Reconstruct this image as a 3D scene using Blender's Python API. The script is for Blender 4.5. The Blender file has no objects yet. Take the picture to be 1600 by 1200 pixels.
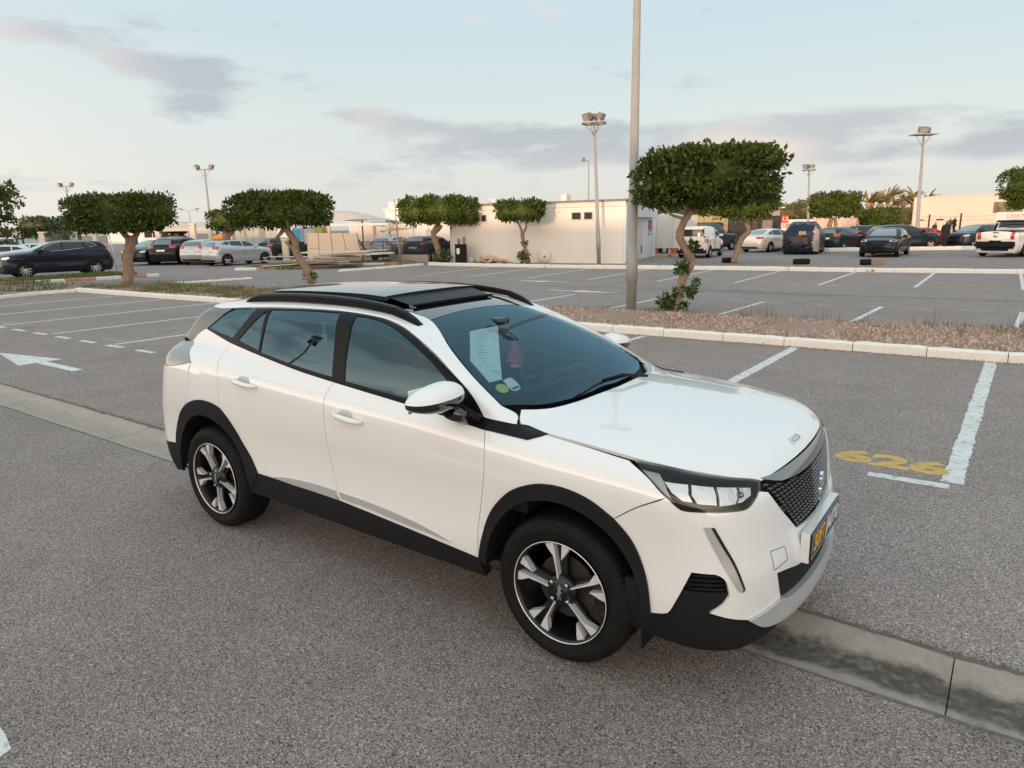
import bpy, bmesh, math, random
import numpy as np
from mathutils import Vector, Matrix, geometry
random.seed(4); RNG = np.random.default_rng(4)
R = math.radians
SC = bpy.context.scene; COL = SC.collection

# ------------------------------------------------------------------ camera
CAM_POS = Vector((1.4659, -3.2231, 1.8900))
CAM_FWD = Vector((-0.570302, 0.791665, -0.219140)).normalized()
CAM_RIGHT = Vector((0.813557, 0.581221, -0.017525)).normalized()
CAM_UP = CAM_RIGHT.cross(CAM_FWD).normalized()
CAM_RIGHT = CAM_FWD.cross(CAM_UP).normalized()
FOCAL = 1095.6                                  # pixels at 1600 wide
cd = bpy.data.cameras.new('camera'); cam = bpy.data.objects.new('camera', cd); COL.objects.link(cam)
cam.matrix_world = Matrix(((CAM_RIGHT.x, CAM_UP.x, -CAM_FWD.x, CAM_POS.x), (CAM_RIGHT.y, CAM_UP.y, -CAM_FWD.y, CAM_POS.y),
                           (CAM_RIGHT.z, CAM_UP.z, -CAM_FWD.z, CAM_POS.z), (0, 0, 0, 1)))
cd.sensor_width = 36; cd.lens = FOCAL / 1600 * 36; cd.clip_start = .05; cd.clip_end = 3000
SC.camera = cam
SC.render.resolution_x = 1024; SC.render.resolution_y = 768
SC.view_settings.view_transform = 'Standard'; SC.view_settings.look = 'None'
SC.view_settings.exposure = 0.07; SC.view_settings.gamma = 1.0

# ------------------------------------------------------------------ sky and sun
SUN_EL = R(5.2); SUN_DIR = Vector((.12, -.98, 0)).normalized() * math.cos(SUN_EL) + Vector((0, 0, math.sin(SUN_EL)))
W = bpy.data.worlds.new('World'); SC.world = W; W.use_nodes = True
nt = W.node_tree; nt.nodes.clear()
def N(t, **k):
    n = nt.nodes.new(t)
    for a, v in k.items(): setattr(n, a, v)
    return n
def L(a, b): nt.links.new(a, b)
def ramp(n, stops):
    r = n.color_ramp
    while len(r.elements) > 1: r.elements.remove(r.elements[-1])
    r.elements[0].position = stops[0][0]; r.elements[0].color = (*stops[0][1], 1)
    for p, c in stops[1:]:
        e = r.elements.new(p); e.color = (*c, 1)
def M(op, a, b=None, c=None, clamp=False):
    n = N('ShaderNodeMath', operation=op, use_clamp=clamp)
    for i, v in enumerate((a, b, c)):
        if v is None: continue
        if isinstance(v, (int, float)): n.inputs[i].default_value = v
        else: L(v, n.inputs[i])
    return n.outputs[0]
def VM(op, a, b):
    n = N('ShaderNodeVectorMath', operation=op)
    for i, v in enumerate((a, b)):
        if isinstance(v, (tuple, Vector)): n.inputs[i].default_value = tuple(v)
        else: L(v, n.inputs[i])
    return n
tc = N('ShaderNodeTexCoord'); sep = N('ShaderNodeSeparateXYZ'); L(tc.outputs['Generated'], sep.inputs[0])
el = N('ShaderNodeValToRGB')
ramp(el, [(.0, (.30, .29, .27)), (.495, (.36, .35, .33)), (.503, (.74, .73, .715)), (.53, (.745, .755, .735)), (.57, (.715, .785, .775)),
          (.62, (.625, .755, .80)), (.70, (.65, .80, .87)), (.82, (.76, .92, .97)), (1.0, (.80, .96, 1.02))])
L(M('MULTIPLY_ADD', sep.outputs[2], .5, .5), el.inputs[0])
sky = N('ShaderNodeTexSky', sky_type='NISHITA', sun_disc=False); sky.sun_elevation = R(8); sky.sun_rotation = math.atan2(SUN_DIR.x, SUN_DIR.y)
skym = N('ShaderNodeMixRGB', blend_type='MIX'); skym.inputs[0].default_value = .12
sk2 = N('ShaderNodeMixRGB', blend_type='MULTIPLY'); sk2.inputs[0].default_value = 1; L(sky.outputs[0], sk2.inputs[1]); sk2.inputs[2].default_value = (.14, .14, .14, 1)
L(el.outputs[0], skym.inputs[1]); L(sk2.outputs[0], skym.inputs[2])
# evening glow low in the west, where the sun has almost set
gd = N('ShaderNodeVectorMath', operation='DOT_PRODUCT'); L(tc.outputs['Generated'], gd.inputs[0]); gd.inputs[1].default_value = (SUN_DIR.x, SUN_DIR.y, 0)
ga = M('POWER', M('MULTIPLY_ADD', gd.outputs['Value'], .5, .5, clamp=True), 3.0)
ge = M('POWER', M('SUBTRACT', 1.0, M('ABSOLUTE', sep.outputs[2]), clamp=True), 3.2)
gl_ = N('ShaderNodeMixRGB', blend_type='ADD'); L(M('MULTIPLY', M('MULTIPLY', ga, ge), M('MULTIPLY_ADD', sep.outputs[2], 30, .5, clamp=True)), gl_.inputs[0])
L(skym.outputs[0], gl_.inputs[1]); gl_.inputs[2].default_value = (7.2, 4.95, 3.3, 1); skym = gl_
# clouds: noise stretched along the horizon, gathered into a few banks
st = VM('MULTIPLY', tc.outputs['Generated'], (3.0, 3.0, 9.5))
nz = N('ShaderNodeTexNoise'); nz.inputs['Scale'].default_value = 2.6; nz.inputs['Detail'].default_value = 10; nz.inputs['Roughness'].default_value = .60
L(st.outputs[0], nz.inputs['Vector'])
nz2 = N('ShaderNodeTexNoise'); nz2.inputs['Scale'].default_value = .9; nz2.inputs['Detail'].default_value = 2
L(st.outputs[0], nz2.inputs['Vector'])
BANKS = [  # direction, horizontal size, vertical size, weight
 ((-.900, .378, .216), .070, .010, .33), ((-.868, .456, .197), .045, .012, .22), ((-.845, .503, .185), .055, .018, .30), ((-.832, .527, .158), .050, .020, .30),
 ((-.735, .662, .146), .050, .009, .36), ((-.679, .721, .134), .060, .011, .34), ((-.603, .789, .117), .120, .020, .30), ((-.444, .888, .119), .140, .014, .23),
 ((-.215, .970, .114), .110, .014, .30), ((-.023, .996, .080), .120, .010, .34), ((-.279, .956, .088), .25, .012, .20), ((-.505, .859, .082), .25, .014, .20),
 ((-.20, .97, .05), .5, .02, .12), ((-.8, .58, .055), .3, .01, .10), ((.3, .93, .12), .25, .04, .22),
 ((-.84, -.45, .30), .16, .035, .30), ((-.80, -.45, .42), .22, .05, .28), ((-.62, -.66, .42), .20, .05, .30), ((.1, -.85, .5), .35, .08, .24), ((.8, -.4, .35), .3, .1, .22)]
acc = None
for c, sx, sz, w in BANKS:
    d = VM('SUBTRACT', tc.outputs['Generated'], Vector(c).normalized())
    d = VM('DIVIDE', d.outputs[0], (sx, sx, sz)); ln = N('ShaderNodeVectorMath', operation='LENGTH'); L(d.outputs[0], ln.inputs[0])
    g = M('MULTIPLY', M('SUBTRACT', 1.0, M('MULTIPLY', ln.outputs['Value'], .55), clamp=True), w)
    acc = g if acc is None else M('ADD', acc, g)
den = M('MULTIPLY', M('SUBTRACT', M('ADD', nz.outputs[0], acc), .605), 5.0, clamp=True)
den = M('MULTIPLY', M('SMOOTH_MIN', den, 1.0, .2), M('MULTIPLY_ADD', sep.outputs[2], 12, 0, clamp=True), clamp=True)
ccol = N('ShaderNodeValToRGB'); ramp(ccol, [(.45, (.42, .46, .52)), (.56, (.52, .53, .57)), (.67, (.88, .70, .63))])
L(nz2.outputs[0], ccol.inputs[0])
cm = N('ShaderNodeMixRGB'); L(M('MULTIPLY', den, .72), cm.inputs[0]); L(skym.outputs[0], cm.inputs[1]); L(ccol.outputs[0], cm.inputs[2])
bg = N('ShaderNodeBackground'); bg.inputs['Strength'].default_value = 1.0; L(cm.outputs[0], bg.inputs['Color'])
wo = N('ShaderNodeOutputWorld'); L(bg.outputs[0], wo.inputs[0])
sd = bpy.data.lights.new('sun', 'SUN'); sun = bpy.data.objects.new('sun', sd); COL.objects.link(sun)
sd.energy = 2.6; sd.angle = R(.6); sd.color = (1, .56, .33)
sun.rotation_euler = SUN_DIR.to_track_quat('Z', 'Y').to_euler()

# ------------------------------------------------------------------ materials
MATS = {}
def mat(name, color=(.5, .5, .5), rough=.5, metal=0, coat=0, spec=.5, noise=None, bump=None, color2=None, emit=None, ior=None, detail=6, coat_rough=.03, thresh=None, coords='Object', alpha=None, layer=None):
    """principled material; noise=(scale, amount) mottles the colour, bump=(scale, strength) roughens the surface"""
    if name in MATS: return MATS[name]
    m = bpy.data.materials.new(name); m.use_nodes = True; t = m.node_tree
    b = t.nodes['Principled BSDF']
    b.inputs['Base Color'].default_value = (*color, 1); b.inputs['Roughness'].default_value = rough; b.inputs['Metallic'].default_value = metal
    b.inputs['Coat Weight'].default_value = coat; b.inputs['Coat Roughness'].default_value = coat_rough; b.inputs['Specular IOR Level'].default_value = spec
    if ior: b.inputs['IOR'].default_value = ior
    co = t.nodes.new('ShaderNodeTexCoord')
    last = None
    if noise:
        layers = noise if isinstance(noise, list) else [(noise[0], noise[1], color2)]
        for sc_, am, c2 in layers:
            n = t.nodes.new('ShaderNodeTexNoise'); n.inputs['Scale'].default_value = sc_; n.inputs['Detail'].default_value = detail
            t.links.new(co.outputs[coords], n.inputs['Vector'])
            r = t.nodes.new('ShaderNodeMapRange'); lo, hi = thresh or (.35, .65); r.inputs[1].default_value = lo; r.inputs[2].default_value = hi
            t.links.new(n.outputs[0], r.inputs[0])
            mu = t.nodes.new('ShaderNodeMath'); mu.operation = 'MULTIPLY'; mu.inputs[1].default_value = am; t.links.new(r.outputs[0], mu.inputs[0])
            mx = t.nodes.new('ShaderNodeMixRGB'); t.links.new(mu.outputs[0], mx.inputs[0])
            if last: t.links.new(last, mx.inputs[1])
            else: mx.inputs[1].default_value = (*color, 1)
            mx.inputs[2].default_value = (*(c2 or tuple(c * .5 for c in color)), 1)
            last = mx.outputs[0]
        t.links.new(last, b.inputs['Base Color'])
    if bump:
        n = t.nodes.new('ShaderNodeTexNoise'); n.inputs['Scale'].default_value = bump[0]; n.inputs['Detail'].default_value = 5
        t.links.new(co.outputs[coords], n.inputs['Vector'])
        bp = t.nodes.new('ShaderNodeBump'); bp.inputs['Strength'].default_value = bump[1]; bp.inputs['Distance'].default_value = bump[2] if len(bump) > 2 else .01
        t.links.new(n.outputs[0], bp.inputs['Height']); t.links.new(bp.outputs[0], b.inputs['Normal'])
    if emit:
        b.inputs['Emission Color'].default_value = (*emit[0], 1); b.inputs['Emission Strength'].default_value = emit[1]
    MATS[name] = m
    return m
def glass_mat(name, tint=(.2, .3, .3), ior=1.55, refl=(1, 1, 1), rough=.0):
    if name in MATS: return MATS[name]
    m = bpy.data.materials.new(name); m.use_nodes = True; t = m.node_tree; t.nodes.clear()
    o = t.nodes.new('ShaderNodeOutputMaterial'); mx = t.nodes.new('ShaderNodeMixShader'); fr = t.nodes.new('ShaderNodeFresnel'); fr.inputs[0].default_value = ior
    tr = t.nodes.new('ShaderNodeBsdfTransparent'); tr.inputs[0].default_value = (*tint, 1)
    gl = t.nodes.new('ShaderNodeBsdfGlossy'); gl.inputs['Color'].default_value = (*refl, 1); gl.inputs['Roughness'].default_value = rough
    t.links.new(fr.outputs[0], mx.inputs[0]); t.links.new(tr.outputs[0], mx.inputs[1]); t.links.new(gl.outputs[0], mx.inputs[2]); t.links.new(mx.outputs[0], o.inputs[0])
    MATS[name] = m
    return m

# ------------------------------------------------------------------ object helpers
def tag(o, label=None, cat=None, group=None, kind=None):
    if label: o['label'] = label
    if cat: o['category'] = cat
    if group: o['group'] = group
    if kind: o['kind'] = kind
    return o
def empty(name, loc=(0, 0, 0), rz=0, label=None, cat=None, group=None):
    o = bpy.data.objects.new(name, None); COL.objects.link(o); o.location = loc; o.rotation_euler = (0, 0, rz); o.empty_display_size = .2
    return tag(o, label, cat, group)
def link_mesh(name, me, m, parent=None):
    o = bpy.data.objects.new(name, me); COL.objects.link(o)
    if m is not None and not me.materials: me.materials.append(m)
    if parent: o.parent = parent
    return o
class MB:
    """collects simple solids and links them as one mesh object"""
    def __init__(s): s.v = []; s.f = []; s.smooth = []
    def add(s, v, f, smooth=False):
        o = len(s.v); s.v += [tuple(p) for p in v]; s.f += [tuple(i + o for i in q) for q in f]; s.smooth += [smooth] * len(f); return s
    def box(s, a, b, rot=None, at=None):
        (x0, y0, z0), (x1, y1, z1) = a, b
        v = [Vector(p) for p in ((x0,y0,z0),(x1,y0,z0),(x1,y1,z0),(x0,y1,z0),(x0,y0,z1),(x1,y0,z1),(x1,y1,z1),(x0,y1,z1))]
        if rot is not None: v = [rot @ p for p in v]
        if at is not None: v = [p + Vector(at) for p in v]
        return s.add(v, [(3,2,1,0),(4,5,6,7),(0,1,5,4),(1,2,6,5),(2,3,7,6),(3,0,4,7)])
    def tube(s, pts, rad, n=8, smooth=True, cap=True):
        """round bar through points; rad is one radius or one per point"""
        pts = [Vector(p) for p in pts]; rad = rad if hasattr(rad, '__len__') else [rad] * len(pts)
        v = []; f = []; up = None
        for i, p in enumerate(pts):
            d = (pts[min(i+1, len(pts)-1)] - pts[max(i-1, 0)]).normalized()
            if up is None: up = Vector((0,0,1)) if abs(d.z) < .9 else Vector((1,0,0))
            a = d.cross(up).normalized(); b = a.cross(d).normalized(); up = b
            for k in range(n):
                t = 2*math.pi*k/n; v.append(p + (a*math.cos(t) + b*math.sin(t)) * rad[i])
        for i in range(len(pts)-1):
            for k in range(n):
                f.append((i*n+k, i*n+(k+1)%n, (i+1)*n+(k+1)%n, (i+1)*n+k))
        s.add(v, f, smooth)
        if cap:
            o = len(s.v) - len(v); s.f += [tuple(o+k for k in range(n))[::-1], tuple(o+(len(pts)-1)*n+k for k in range(n))]; s.smooth += [False]*2
        return s
    def lathe(s, prof, n=32, axis='z', at=(0,0,0), smooth=True, close=False):
        """profile of (radius, height) turned about an axis"""
        v = []; at = Vector(at)
        for r, h in prof:
            for k in range(n):
                t = 2*math.pi*k/n; c, q = r*math.cos(t), r*math.sin(t)
                v.append(at + Vector({'z': (c, q, h), 'y': (q, h, c), 'x': (h, c, q)}[axis]))
        f = []; m = len(prof)
        for i in range(m if close else m-1):
            j = (i+1) % m
            for k in range(n): f.append((i*n+k, i*n+(k+1)%n, j*n+(k+1)%n, j*n+k))
        return s.add(v, f, smooth)
    def prism(s, poly, z0, z1, M_=None):
        """polygon in xy, extruded in z"""
        n = len(poly); v = [Vector((*p, z0)) for p in poly] + [Vector((*p, z1)) for p in poly]
        if M_ is not None: v = [M_ @ p for p in v]
        return s.add(v, [tuple(range(n))[::-1], tuple(range(n, 2*n))] + [(i, (i+1)%n, n+(i+1)%n, n+i) for i in range(n)])
    def mesh(s, name, m=None):
        me = bpy.data.meshes.new(name); me.from_pydata(s.v, [], s.f); me.polygons.foreach_set('use_smooth', s.smooth)
        if m is not None: me.materials.append(m)
        me.update(); return me
    def build(s, name, m, parent=None):
        return link_mesh(name, s.mesh(name, m), m, parent)
def np_mesh(name, V, F, m, parent=None, smooth=True, normals=None):
    """V n x 3, F list/array of faces"""
    me = bpy.data.meshes.new(name); me.from_pydata([tuple(map(float, p)) for p in V], [], [tuple(int(i) for i in f) for f in F])
    if smooth: me.polygons.foreach_set('use_smooth', [True] * len(me.polygons))
    if m is not None: me.materials.append(m)
    me.update()
    if normals is not None:
        me.normals_split_custom_set([tuple(map(float, normals[l.vertex_index])) for l in me.loops])
    return link_mesh(name, me, m, parent)
def ground_at(u, depth, z=0.0):
    """the ground point seen in image column u (of 1600) at this distance along the view"""
    lo, hi = 200, 4000
    base = CAM_POS + CAM_FWD * depth + CAM_RIGHT * ((u - 800) / FOCAL * depth)
    k = (z - base.z) / CAM_UP.z
    return base + CAM_UP * k
def spl(pts, n=500):
    """smooth curve through (a, b) points, as a fast lookup"""
    p = sorted(pts); X = np.array([q[0] for q in p], float); Y = np.array([q[1] for q in p], float)
    h = np.diff(X); m = len(X)
    d = np.diff(Y) / h
    t = np.zeros(m); t[0] = d[0]; t[-1] = d[-1]
    for i in range(1, m - 1):
        t[i] = (d[i-1] * h[i] + d[i] * h[i-1]) / (h[i] + h[i-1])
    g = np.linspace(X[0], X[-1], n); k = np.clip(np.searchsorted(X, g) - 1, 0, m - 2)
    s = (g - X[k]) / h[k]
    v = ((2*s**3 - 3*s**2 + 1) * Y[k] + (s**3 - 2*s**2 + s) * h[k] * t[k]
         + (-2*s**3 + 3*s**2) * Y[k+1] + (s**3 - s**2) * h[k] * t[k+1])
    ker = np.ones(15) / 15                       # soften curvature jumps
    vp = np.concatenate([np.full(7, v[0]) + np.arange(-7, 0) * (v[1]-v[0]), v, np.full(7, v[-1]) + np.arange(1, 8) * (v[-1]-v[-2])])
    v = np.convolve(vp, ker, 'valid')
    s0 = (v[1]-v[0])/(g[1]-g[0]); s1 = (v[-1]-v[-2])/(g[-1]-g[-2])
    def f(a):
        r = np.interp(a, g, v)
        return r + np.minimum(a - g[0], 0) * s0 + np.maximum(a - g[-1], 0) * s1
    return f
def smax(a, b, k):
    h = np.maximum(k - np.abs(a - b), 0) / k
    return np.maximum(a, b) + h * h * k * 0.25
def smin(a, b, k): return -smax(-a, -b, k)
def bump(x, c, w): return np.exp(-((x - c) / w) ** 2)

class Body:
    """implicit car body: F(x, y, z) < 0 inside"""
    def __init__(s, d):
        s.d = d
        for k in ('sec', 'plan', 'nose', 'tail', 'top', 'ws', 'roof', 'bl', 'tumble'):
            setattr(s, k, spl(d[k]))
    def lower(s, x, y, z):
        d = s.d; ay = np.abs(y)
        side = ay - s.sec(z) - s.plan(x) - d['flare'] * (bump(x, 0, .36) + bump(x, -d['wb'], .40)) * bump(z, .62, .30)
        top = z - s.top(x) + d['crown'] * (ay / .85) ** 2.4
        u = ay / .9
        front = x - s.nose(z) + d['npl'][0] * u ** 2 + d['npl'][1] * u ** 6
        rear = s.tail(z) - x + d['tpl'][0] * u ** 2 + d['tpl'][1] * u ** 6
        f = smax(side, top, d['ksh'])
        f = smax(f, front, d['kf']); f = smax(f, rear, d['kr'])
        return smax(f, d['zb'] - z, .03)
    def cabin(s, x, y, z):
        d = s.d; ay = np.abs(y)
        side = (ay - s.tumble(z) + d['ctf'] * np.maximum(x - d['xc'], 0) ** 2 + d['ctr'] * np.maximum(d['xc'] - x, 0) ** 2) * .92
        roof = z - s.roof(x) + d['rcrown'] * (ay / .6) ** 2
        ws = (x - s.ws(z) + d['wsc'] * (ay / .7) ** 2) * .6
        bl = (s.bl(z) - x + d['blc'] * (ay / .7) ** 2.) * .8
        f = smax(side, roof, .07)
        f = smax(f, ws, .035); f = smax(f, bl, .05)
        return smax(f, d.get('czb', .95) - z, .05)
    def F(s, P):
        x, y, z = P[..., 0], P[..., 1], P[..., 2]
        return smin(s.lower(x, y, z), s.cabin(x, y, z), s.d['kcab'])
    def hit(s, O, D, L=3.0, n=90, F=None):
        """first crossing going from O along D"""
        F = F or s.F
        O = np.atleast_2d(O).astype(float); D = np.broadcast_to(D, O.shape)
        lo = np.zeros(len(O)); hi = np.full(len(O), float(L)); done = np.zeros(len(O), bool); last = np.zeros(len(O))
        for i in range(1, n + 1):
            t = np.full(len(O), L * i / n); f = F(O + D * t[:, None])
            new = (f < 0) & ~done
            lo[new] = last[new]; hi[new] = t[new]; done |= new; last = t
            if done.all(): break
        for _ in range(18):
            m = (lo + hi) / 2; f = F(O + D * m[:, None]); ins = f < 0
            hi = np.where(ins, m, hi); lo = np.where(ins, lo, m)
        return O + D * ((lo + hi) / 2)[:, None], done
    def normal(s, P, e=.004, F=None):
        F = F or s.F
        g = np.stack([F(P + np.eye(3)[i] * e) - F(P - np.eye(3)[i] * e) for i in range(3)], -1)
        return g / np.maximum(np.linalg.norm(g, axis=-1, keepdims=True), 1e-9)

HERO = dict(wb=2.605, flare=.020, crown=.075, ksh=.11, kf=.13, kr=.14, zb=.20, kcab=.035,
  sec=[(.15,.80),(.25,.835),(.35,.862),(.45,.868),(.55,.862),(.68,.862),(.80,.872),(.92,.872),(1.02,.862),(1.15,.835),(1.3,.80)],
  plan=[(-3.6,-.05),(-3.2,-.02),(-2.6,.003),(-1.9,.0),(-1.2,.0),(-.5,.0),(0,.0),(.4,-.01),(.8,-.04)],
  nose=[(.1,.78),(.2,.835),(.28,.865),(.36,.862),(.46,.862),(.55,.858),(.62,.842),(.7,.828),(.8,.812),(.9,.79),(.97,.755),(1.05,.7)],
  npl=(.13,.17),
  tail=[(.1,-3.26),(.25,-3.34),(.4,-3.40),(.55,-3.43),(.7,-3.42),(.85,-3.37),(1.0,-3.33),(1.15,-3.30),(1.3,-3.26)],
  tpl=(.07,.11),
  top=[(-3.6,1.17),(-3.0,1.21),(-2.4,1.205),(-1.8,1.165),(-1.2,1.13),(-.8,1.11),(-.5,1.085),(-.2,1.07),(.1,1.05),(.4,1.015),(.65,.968),(.8,.93),(.95,.88)],
  tumble=[(.9,.835),(1.05,.805),(1.15,.775),(1.25,.735),(1.35,.69),(1.45,.635),(1.55,.57)],
  ctf=.02, ctr=.035, xc=-1.6,
  roof=[(-3.4,1.34),(-3.1,1.415),(-2.8,1.458),(-2.4,1.485),(-1.9,1.497),(-1.5,1.490),(-1.2,1.462),(-.95,1.42),(-.7,1.35)],
  rcrown=.035,
  ws=[(.95,-.03),(1.03,-.16),(1.1,-.29),(1.2,-.50),(1.3,-.74),(1.4,-1.01),(1.46,-1.20),(1.52,-1.42)], wsc=.13,
  bl=[(.9,-3.38),(1.05,-3.33),(1.15,-3.27),(1.25,-3.19),(1.35,-3.09),(1.42,-2.99),(1.5,-2.85)], blc=-.0)
HERO['blc'] = .10
# ------------------------------------------------------------------ body panels cut from an implicit car body
def smooth_chain(segs, step):
    """segments (each a list of points) smoothed one by one and joined at their corners, resampled to step"""
    out = []
    for sg in segs:
        P = np.array(sg, float)
        if len(P) > 2:
            Q = []
            ext = np.vstack([2*P[0]-P[1], P, 2*P[-1]-P[-2]])
            for i in range(1, len(ext)-2):
                p0, p1, p2, p3 = ext[i-1:i+3]
                for t in np.linspace(0, 1, 9)[:-1]:
                    Q.append(.5*((2*p1)+(-p0+p2)*t+(2*p0-5*p1+4*p2-p3)*t*t+(-p0+3*p1-3*p2+p3)*t**3))
            Q.append(P[-1]); P = np.array(Q)
        d = np.concatenate([[0], np.cumsum(np.linalg.norm(np.diff(P, axis=0), axis=1))])
        n = max(1, int(math.ceil(d[-1]/step)))
        s = np.linspace(0, d[-1], n+1)
        P = np.stack([np.interp(s, d, P[:, k]) for k in range(P.shape[1])], 1)
        out += [p for p in P]
    res = []
    for p in out:
        if not res or np.linalg.norm(p - res[-1]) > step*.12: res.append(p)
    if np.linalg.norm(res[0]-res[-1]) < step*.12: res.pop()
    return np.array(res)
def inside(poly, pts):
    x, y = pts[:, 0], pts[:, 1]; c = np.zeros(len(pts), bool); n = len(poly)
    for i in range(n):
        x1, y1 = poly[i-1]; x2, y2 = poly[i]
        if y1 == y2: continue
        m = ((y1 > y) != (y2 > y)) & (x < (x2-x1)*(y-y1)/(y2-y1)+x1)
        c ^= m
    return c
def shrink_poly(P, s):
    n = len(P); a = np.sum(P[:, 0]*np.roll(P[:, 1], -1) - np.roll(P[:, 0], -1)*P[:, 1])
    T = np.roll(P, -1, 0) - np.roll(P, 1, 0); T /= np.maximum(np.linalg.norm(T, axis=1, keepdims=True), 1e-9)
    Nn = np.stack([-T[:, 1], T[:, 0]], 1) * (1 if a > 0 else -1)
    return P + Nn*s
q2 = 2**-.5
FR = {  # projection frames: u axis, v axis, look direction (towards the body), start offset
 'S': ((1,0,0), (0,0,1), (0,1,0)),
 'D': ((1,0,0), (0,q2,q2), (0,q2,-q2)),
 'T': ((1,0,0), (0,1,0), (0,0,-1)),
 'F': ((0,1,0), (0,0,1), (-1,0,0)),
 'Q': ((q2,q2,0), (0,0,1), (-q2,q2,0)),
 'Rq': ((q2,-q2,0), (0,0,1), (q2,q2,0)),
 'B': ((0,1,0), (0,0,1), (1,0,0)),
}
def to_uv(fr, P):
    P = np.array(P, float)
    if P.shape[1] == 2: return P
    u, v, d = (np.array(a, float) for a in FR[fr]); return np.stack([P@u, P@v], 1)
def cdt_fill(outer, holes, step):
    lo = outer.min(0); hi = outer.max(0)
    gx, gy = np.meshgrid(np.arange(lo[0]+step*.5, hi[0], step), np.arange(lo[1]+step*.5, hi[1], step))
    g = np.stack([gx.ravel(), gy.ravel()], 1)
    if len(g): g = g[inside(outer, g)]
    for h in holes:
        if len(g): g = g[~inside(h, g)]
    bd = np.vstack([outer]+holes)
    if len(g):
        d = np.min(((g[:, None, :]-bd[None])**2).sum(-1), 1)**.5 if len(g)*len(bd) < 4e7 else np.full(len(g), 9.)
        g = g[d > step*.45]
    pts = [Vector(p) for p in np.vstack([bd, g])]
    ed = []; o = 0
    for lp in [outer]+holes:
        n = len(lp); ed += [(o+i, o+(i+1) % n) for i in range(n)]; o += n
    V, E_, F, *_ = geometry.delaunay_2d_cdt(pts, ed, [], 0, 1e-6)
    V = np.array([tuple(p) for p in V]); F = np.array([f for f in F if len(f) == 3])
    c = V[F].mean(1); k = inside(outer, c)
    for h in holes: k &= ~inside(h, c)
    return V, F[k]
def panel(name, body, fr, segs, m, parent, off=0., depth=.015, holes=(), step=.03, gap=.002, F=None, side=-1, both=False, Fn=None, label=None):
    """sheet-metal panel: an outline in frame fr cut out of the body surface, moved out by off, with folded-in edges"""
    if not isinstance(segs[0][0], (tuple, list, np.ndarray)): segs = [list(segs)+[segs[0]]]
    to = lambda s: smooth_chain([to_uv(fr, q) for q in s], step)
    outer = shrink_poly(to(segs), gap)
    hs = []
    for h in holes:
        if not isinstance(h[0][0], (tuple, list, np.ndarray)):
            h = list(h)+[h[0]]; h = [[h[i], h[i+1]] for i in range(len(h)-1)]
        hs.append(shrink_poly(to(h), -gap))
    V2, T = cdt_fill(outer, hs, step)
    u, v, d = (np.array(a, float) for a in FR[fr])
    O = V2[:, :1]*u + V2[:, 1:]*v; O = O - d*(O@d)[:, None] - d*2.6
    if fr in ('B',): O = O - d*2.6
    if fr in ('Rq', 'S', 'D'): O = O - d*1.2
    P, ok = body.hit(O, d, L=5.6 if fr in ('B','Rq','S','D') else 3.6, n=150, F=F)
    Nn = body.normal(P, F=Fn or F)
    # snap strays onto neighbours' depth
    if (~ok).any(): P[~ok] = O[~ok] + d*np.median((P[ok]-O[ok])@d) if ok.any() else P[~ok]
    P = P + Nn*off
    flip = np.einsum('ij,ij->i', np.cross(P[T[:, 1]]-P[T[:, 0]], P[T[:, 2]]-P[T[:, 0]]), Nn[T].mean(1)) < 0
    T[flip] = T[flip][:, ::-1]
    e = {}
    for t in T:
        for a, b in ((t[0], t[1]), (t[1], t[2]), (t[2], t[0])):
            if (b, a) in e: del e[(b, a)]
            else: e[(a, b)] = 1
    V = list(P); NV = list(Nn); Fs = [tuple(t) for t in T]; mp = {}
    for (a, b) in e:
        for q in (a, b):
            if q not in mp:
                mp[q] = (len(V), len(V)+1); V.append(P[q]); V.append(P[q]-Nn[q]*depth); NV += [np.zeros(3)]*2
        Fs.append((mp[b][0], mp[a][0], mp[a][1], mp[b][1]))
    V = np.array(V); NV = np.array(NV)
    o = np_mesh(name, V, Fs, m, parent, True, NV)
    if label: o['label'] = label
    if both:
        V2_ = V*[1, -1, 1]; N2 = NV*[1, -1, 1]
        o2 = np_mesh(name, V2_, [f[::-1] for f in Fs], m, parent, True, N2)
        if label: o2['label'] = label
        return o, o2
    return o
def mirror_x(segs):
    return [[(p[0], -p[1]) if len(p) == 2 else (p[0], -p[1], p[2]) for p in s][::-1] for s in segs][::-1]
def text_obj(name, body, size, m, parent, mw, extrude=.002, shear=0., sx=1., align='CENTER', bold=0.):
    cu = bpy.data.curves.new(name, 'FONT'); cu.body = body; cu.size = size; cu.extrude = extrude; cu.align_x = align; cu.align_y = 'CENTER'; cu.shear = shear; cu.offset = bold
    cu.resolution_u = 3
    o = bpy.data.objects.new(name, cu); COL.objects.link(o)
    dg = bpy.context.evaluated_depsgraph_get(); dg.update()
    me = bpy.data.meshes.new_from_object(o.evaluated_get(dg)); COL.objects.unlink(o); bpy.data.objects.remove(o)
    me.transform(Matrix.Diagonal((sx, 1, 1, 1))); me.transform(mw); me.materials.clear(); me.materials.append(m)
    return link_mesh(name, me, None, parent)
def frame_mat(o, x, y):
    """matrix with local x, y axes and origin"""
    x = Vector(x).normalized(); y = Vector(y); z = x.cross(y).normalized(); y = z.cross(x)
    return Matrix(((x.x, y.x, z.x, o[0]), (x.y, y.y, z.y, o[1]), (x.z, y.z, z.z, o[2]), (0, 0, 0, 1)))
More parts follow.
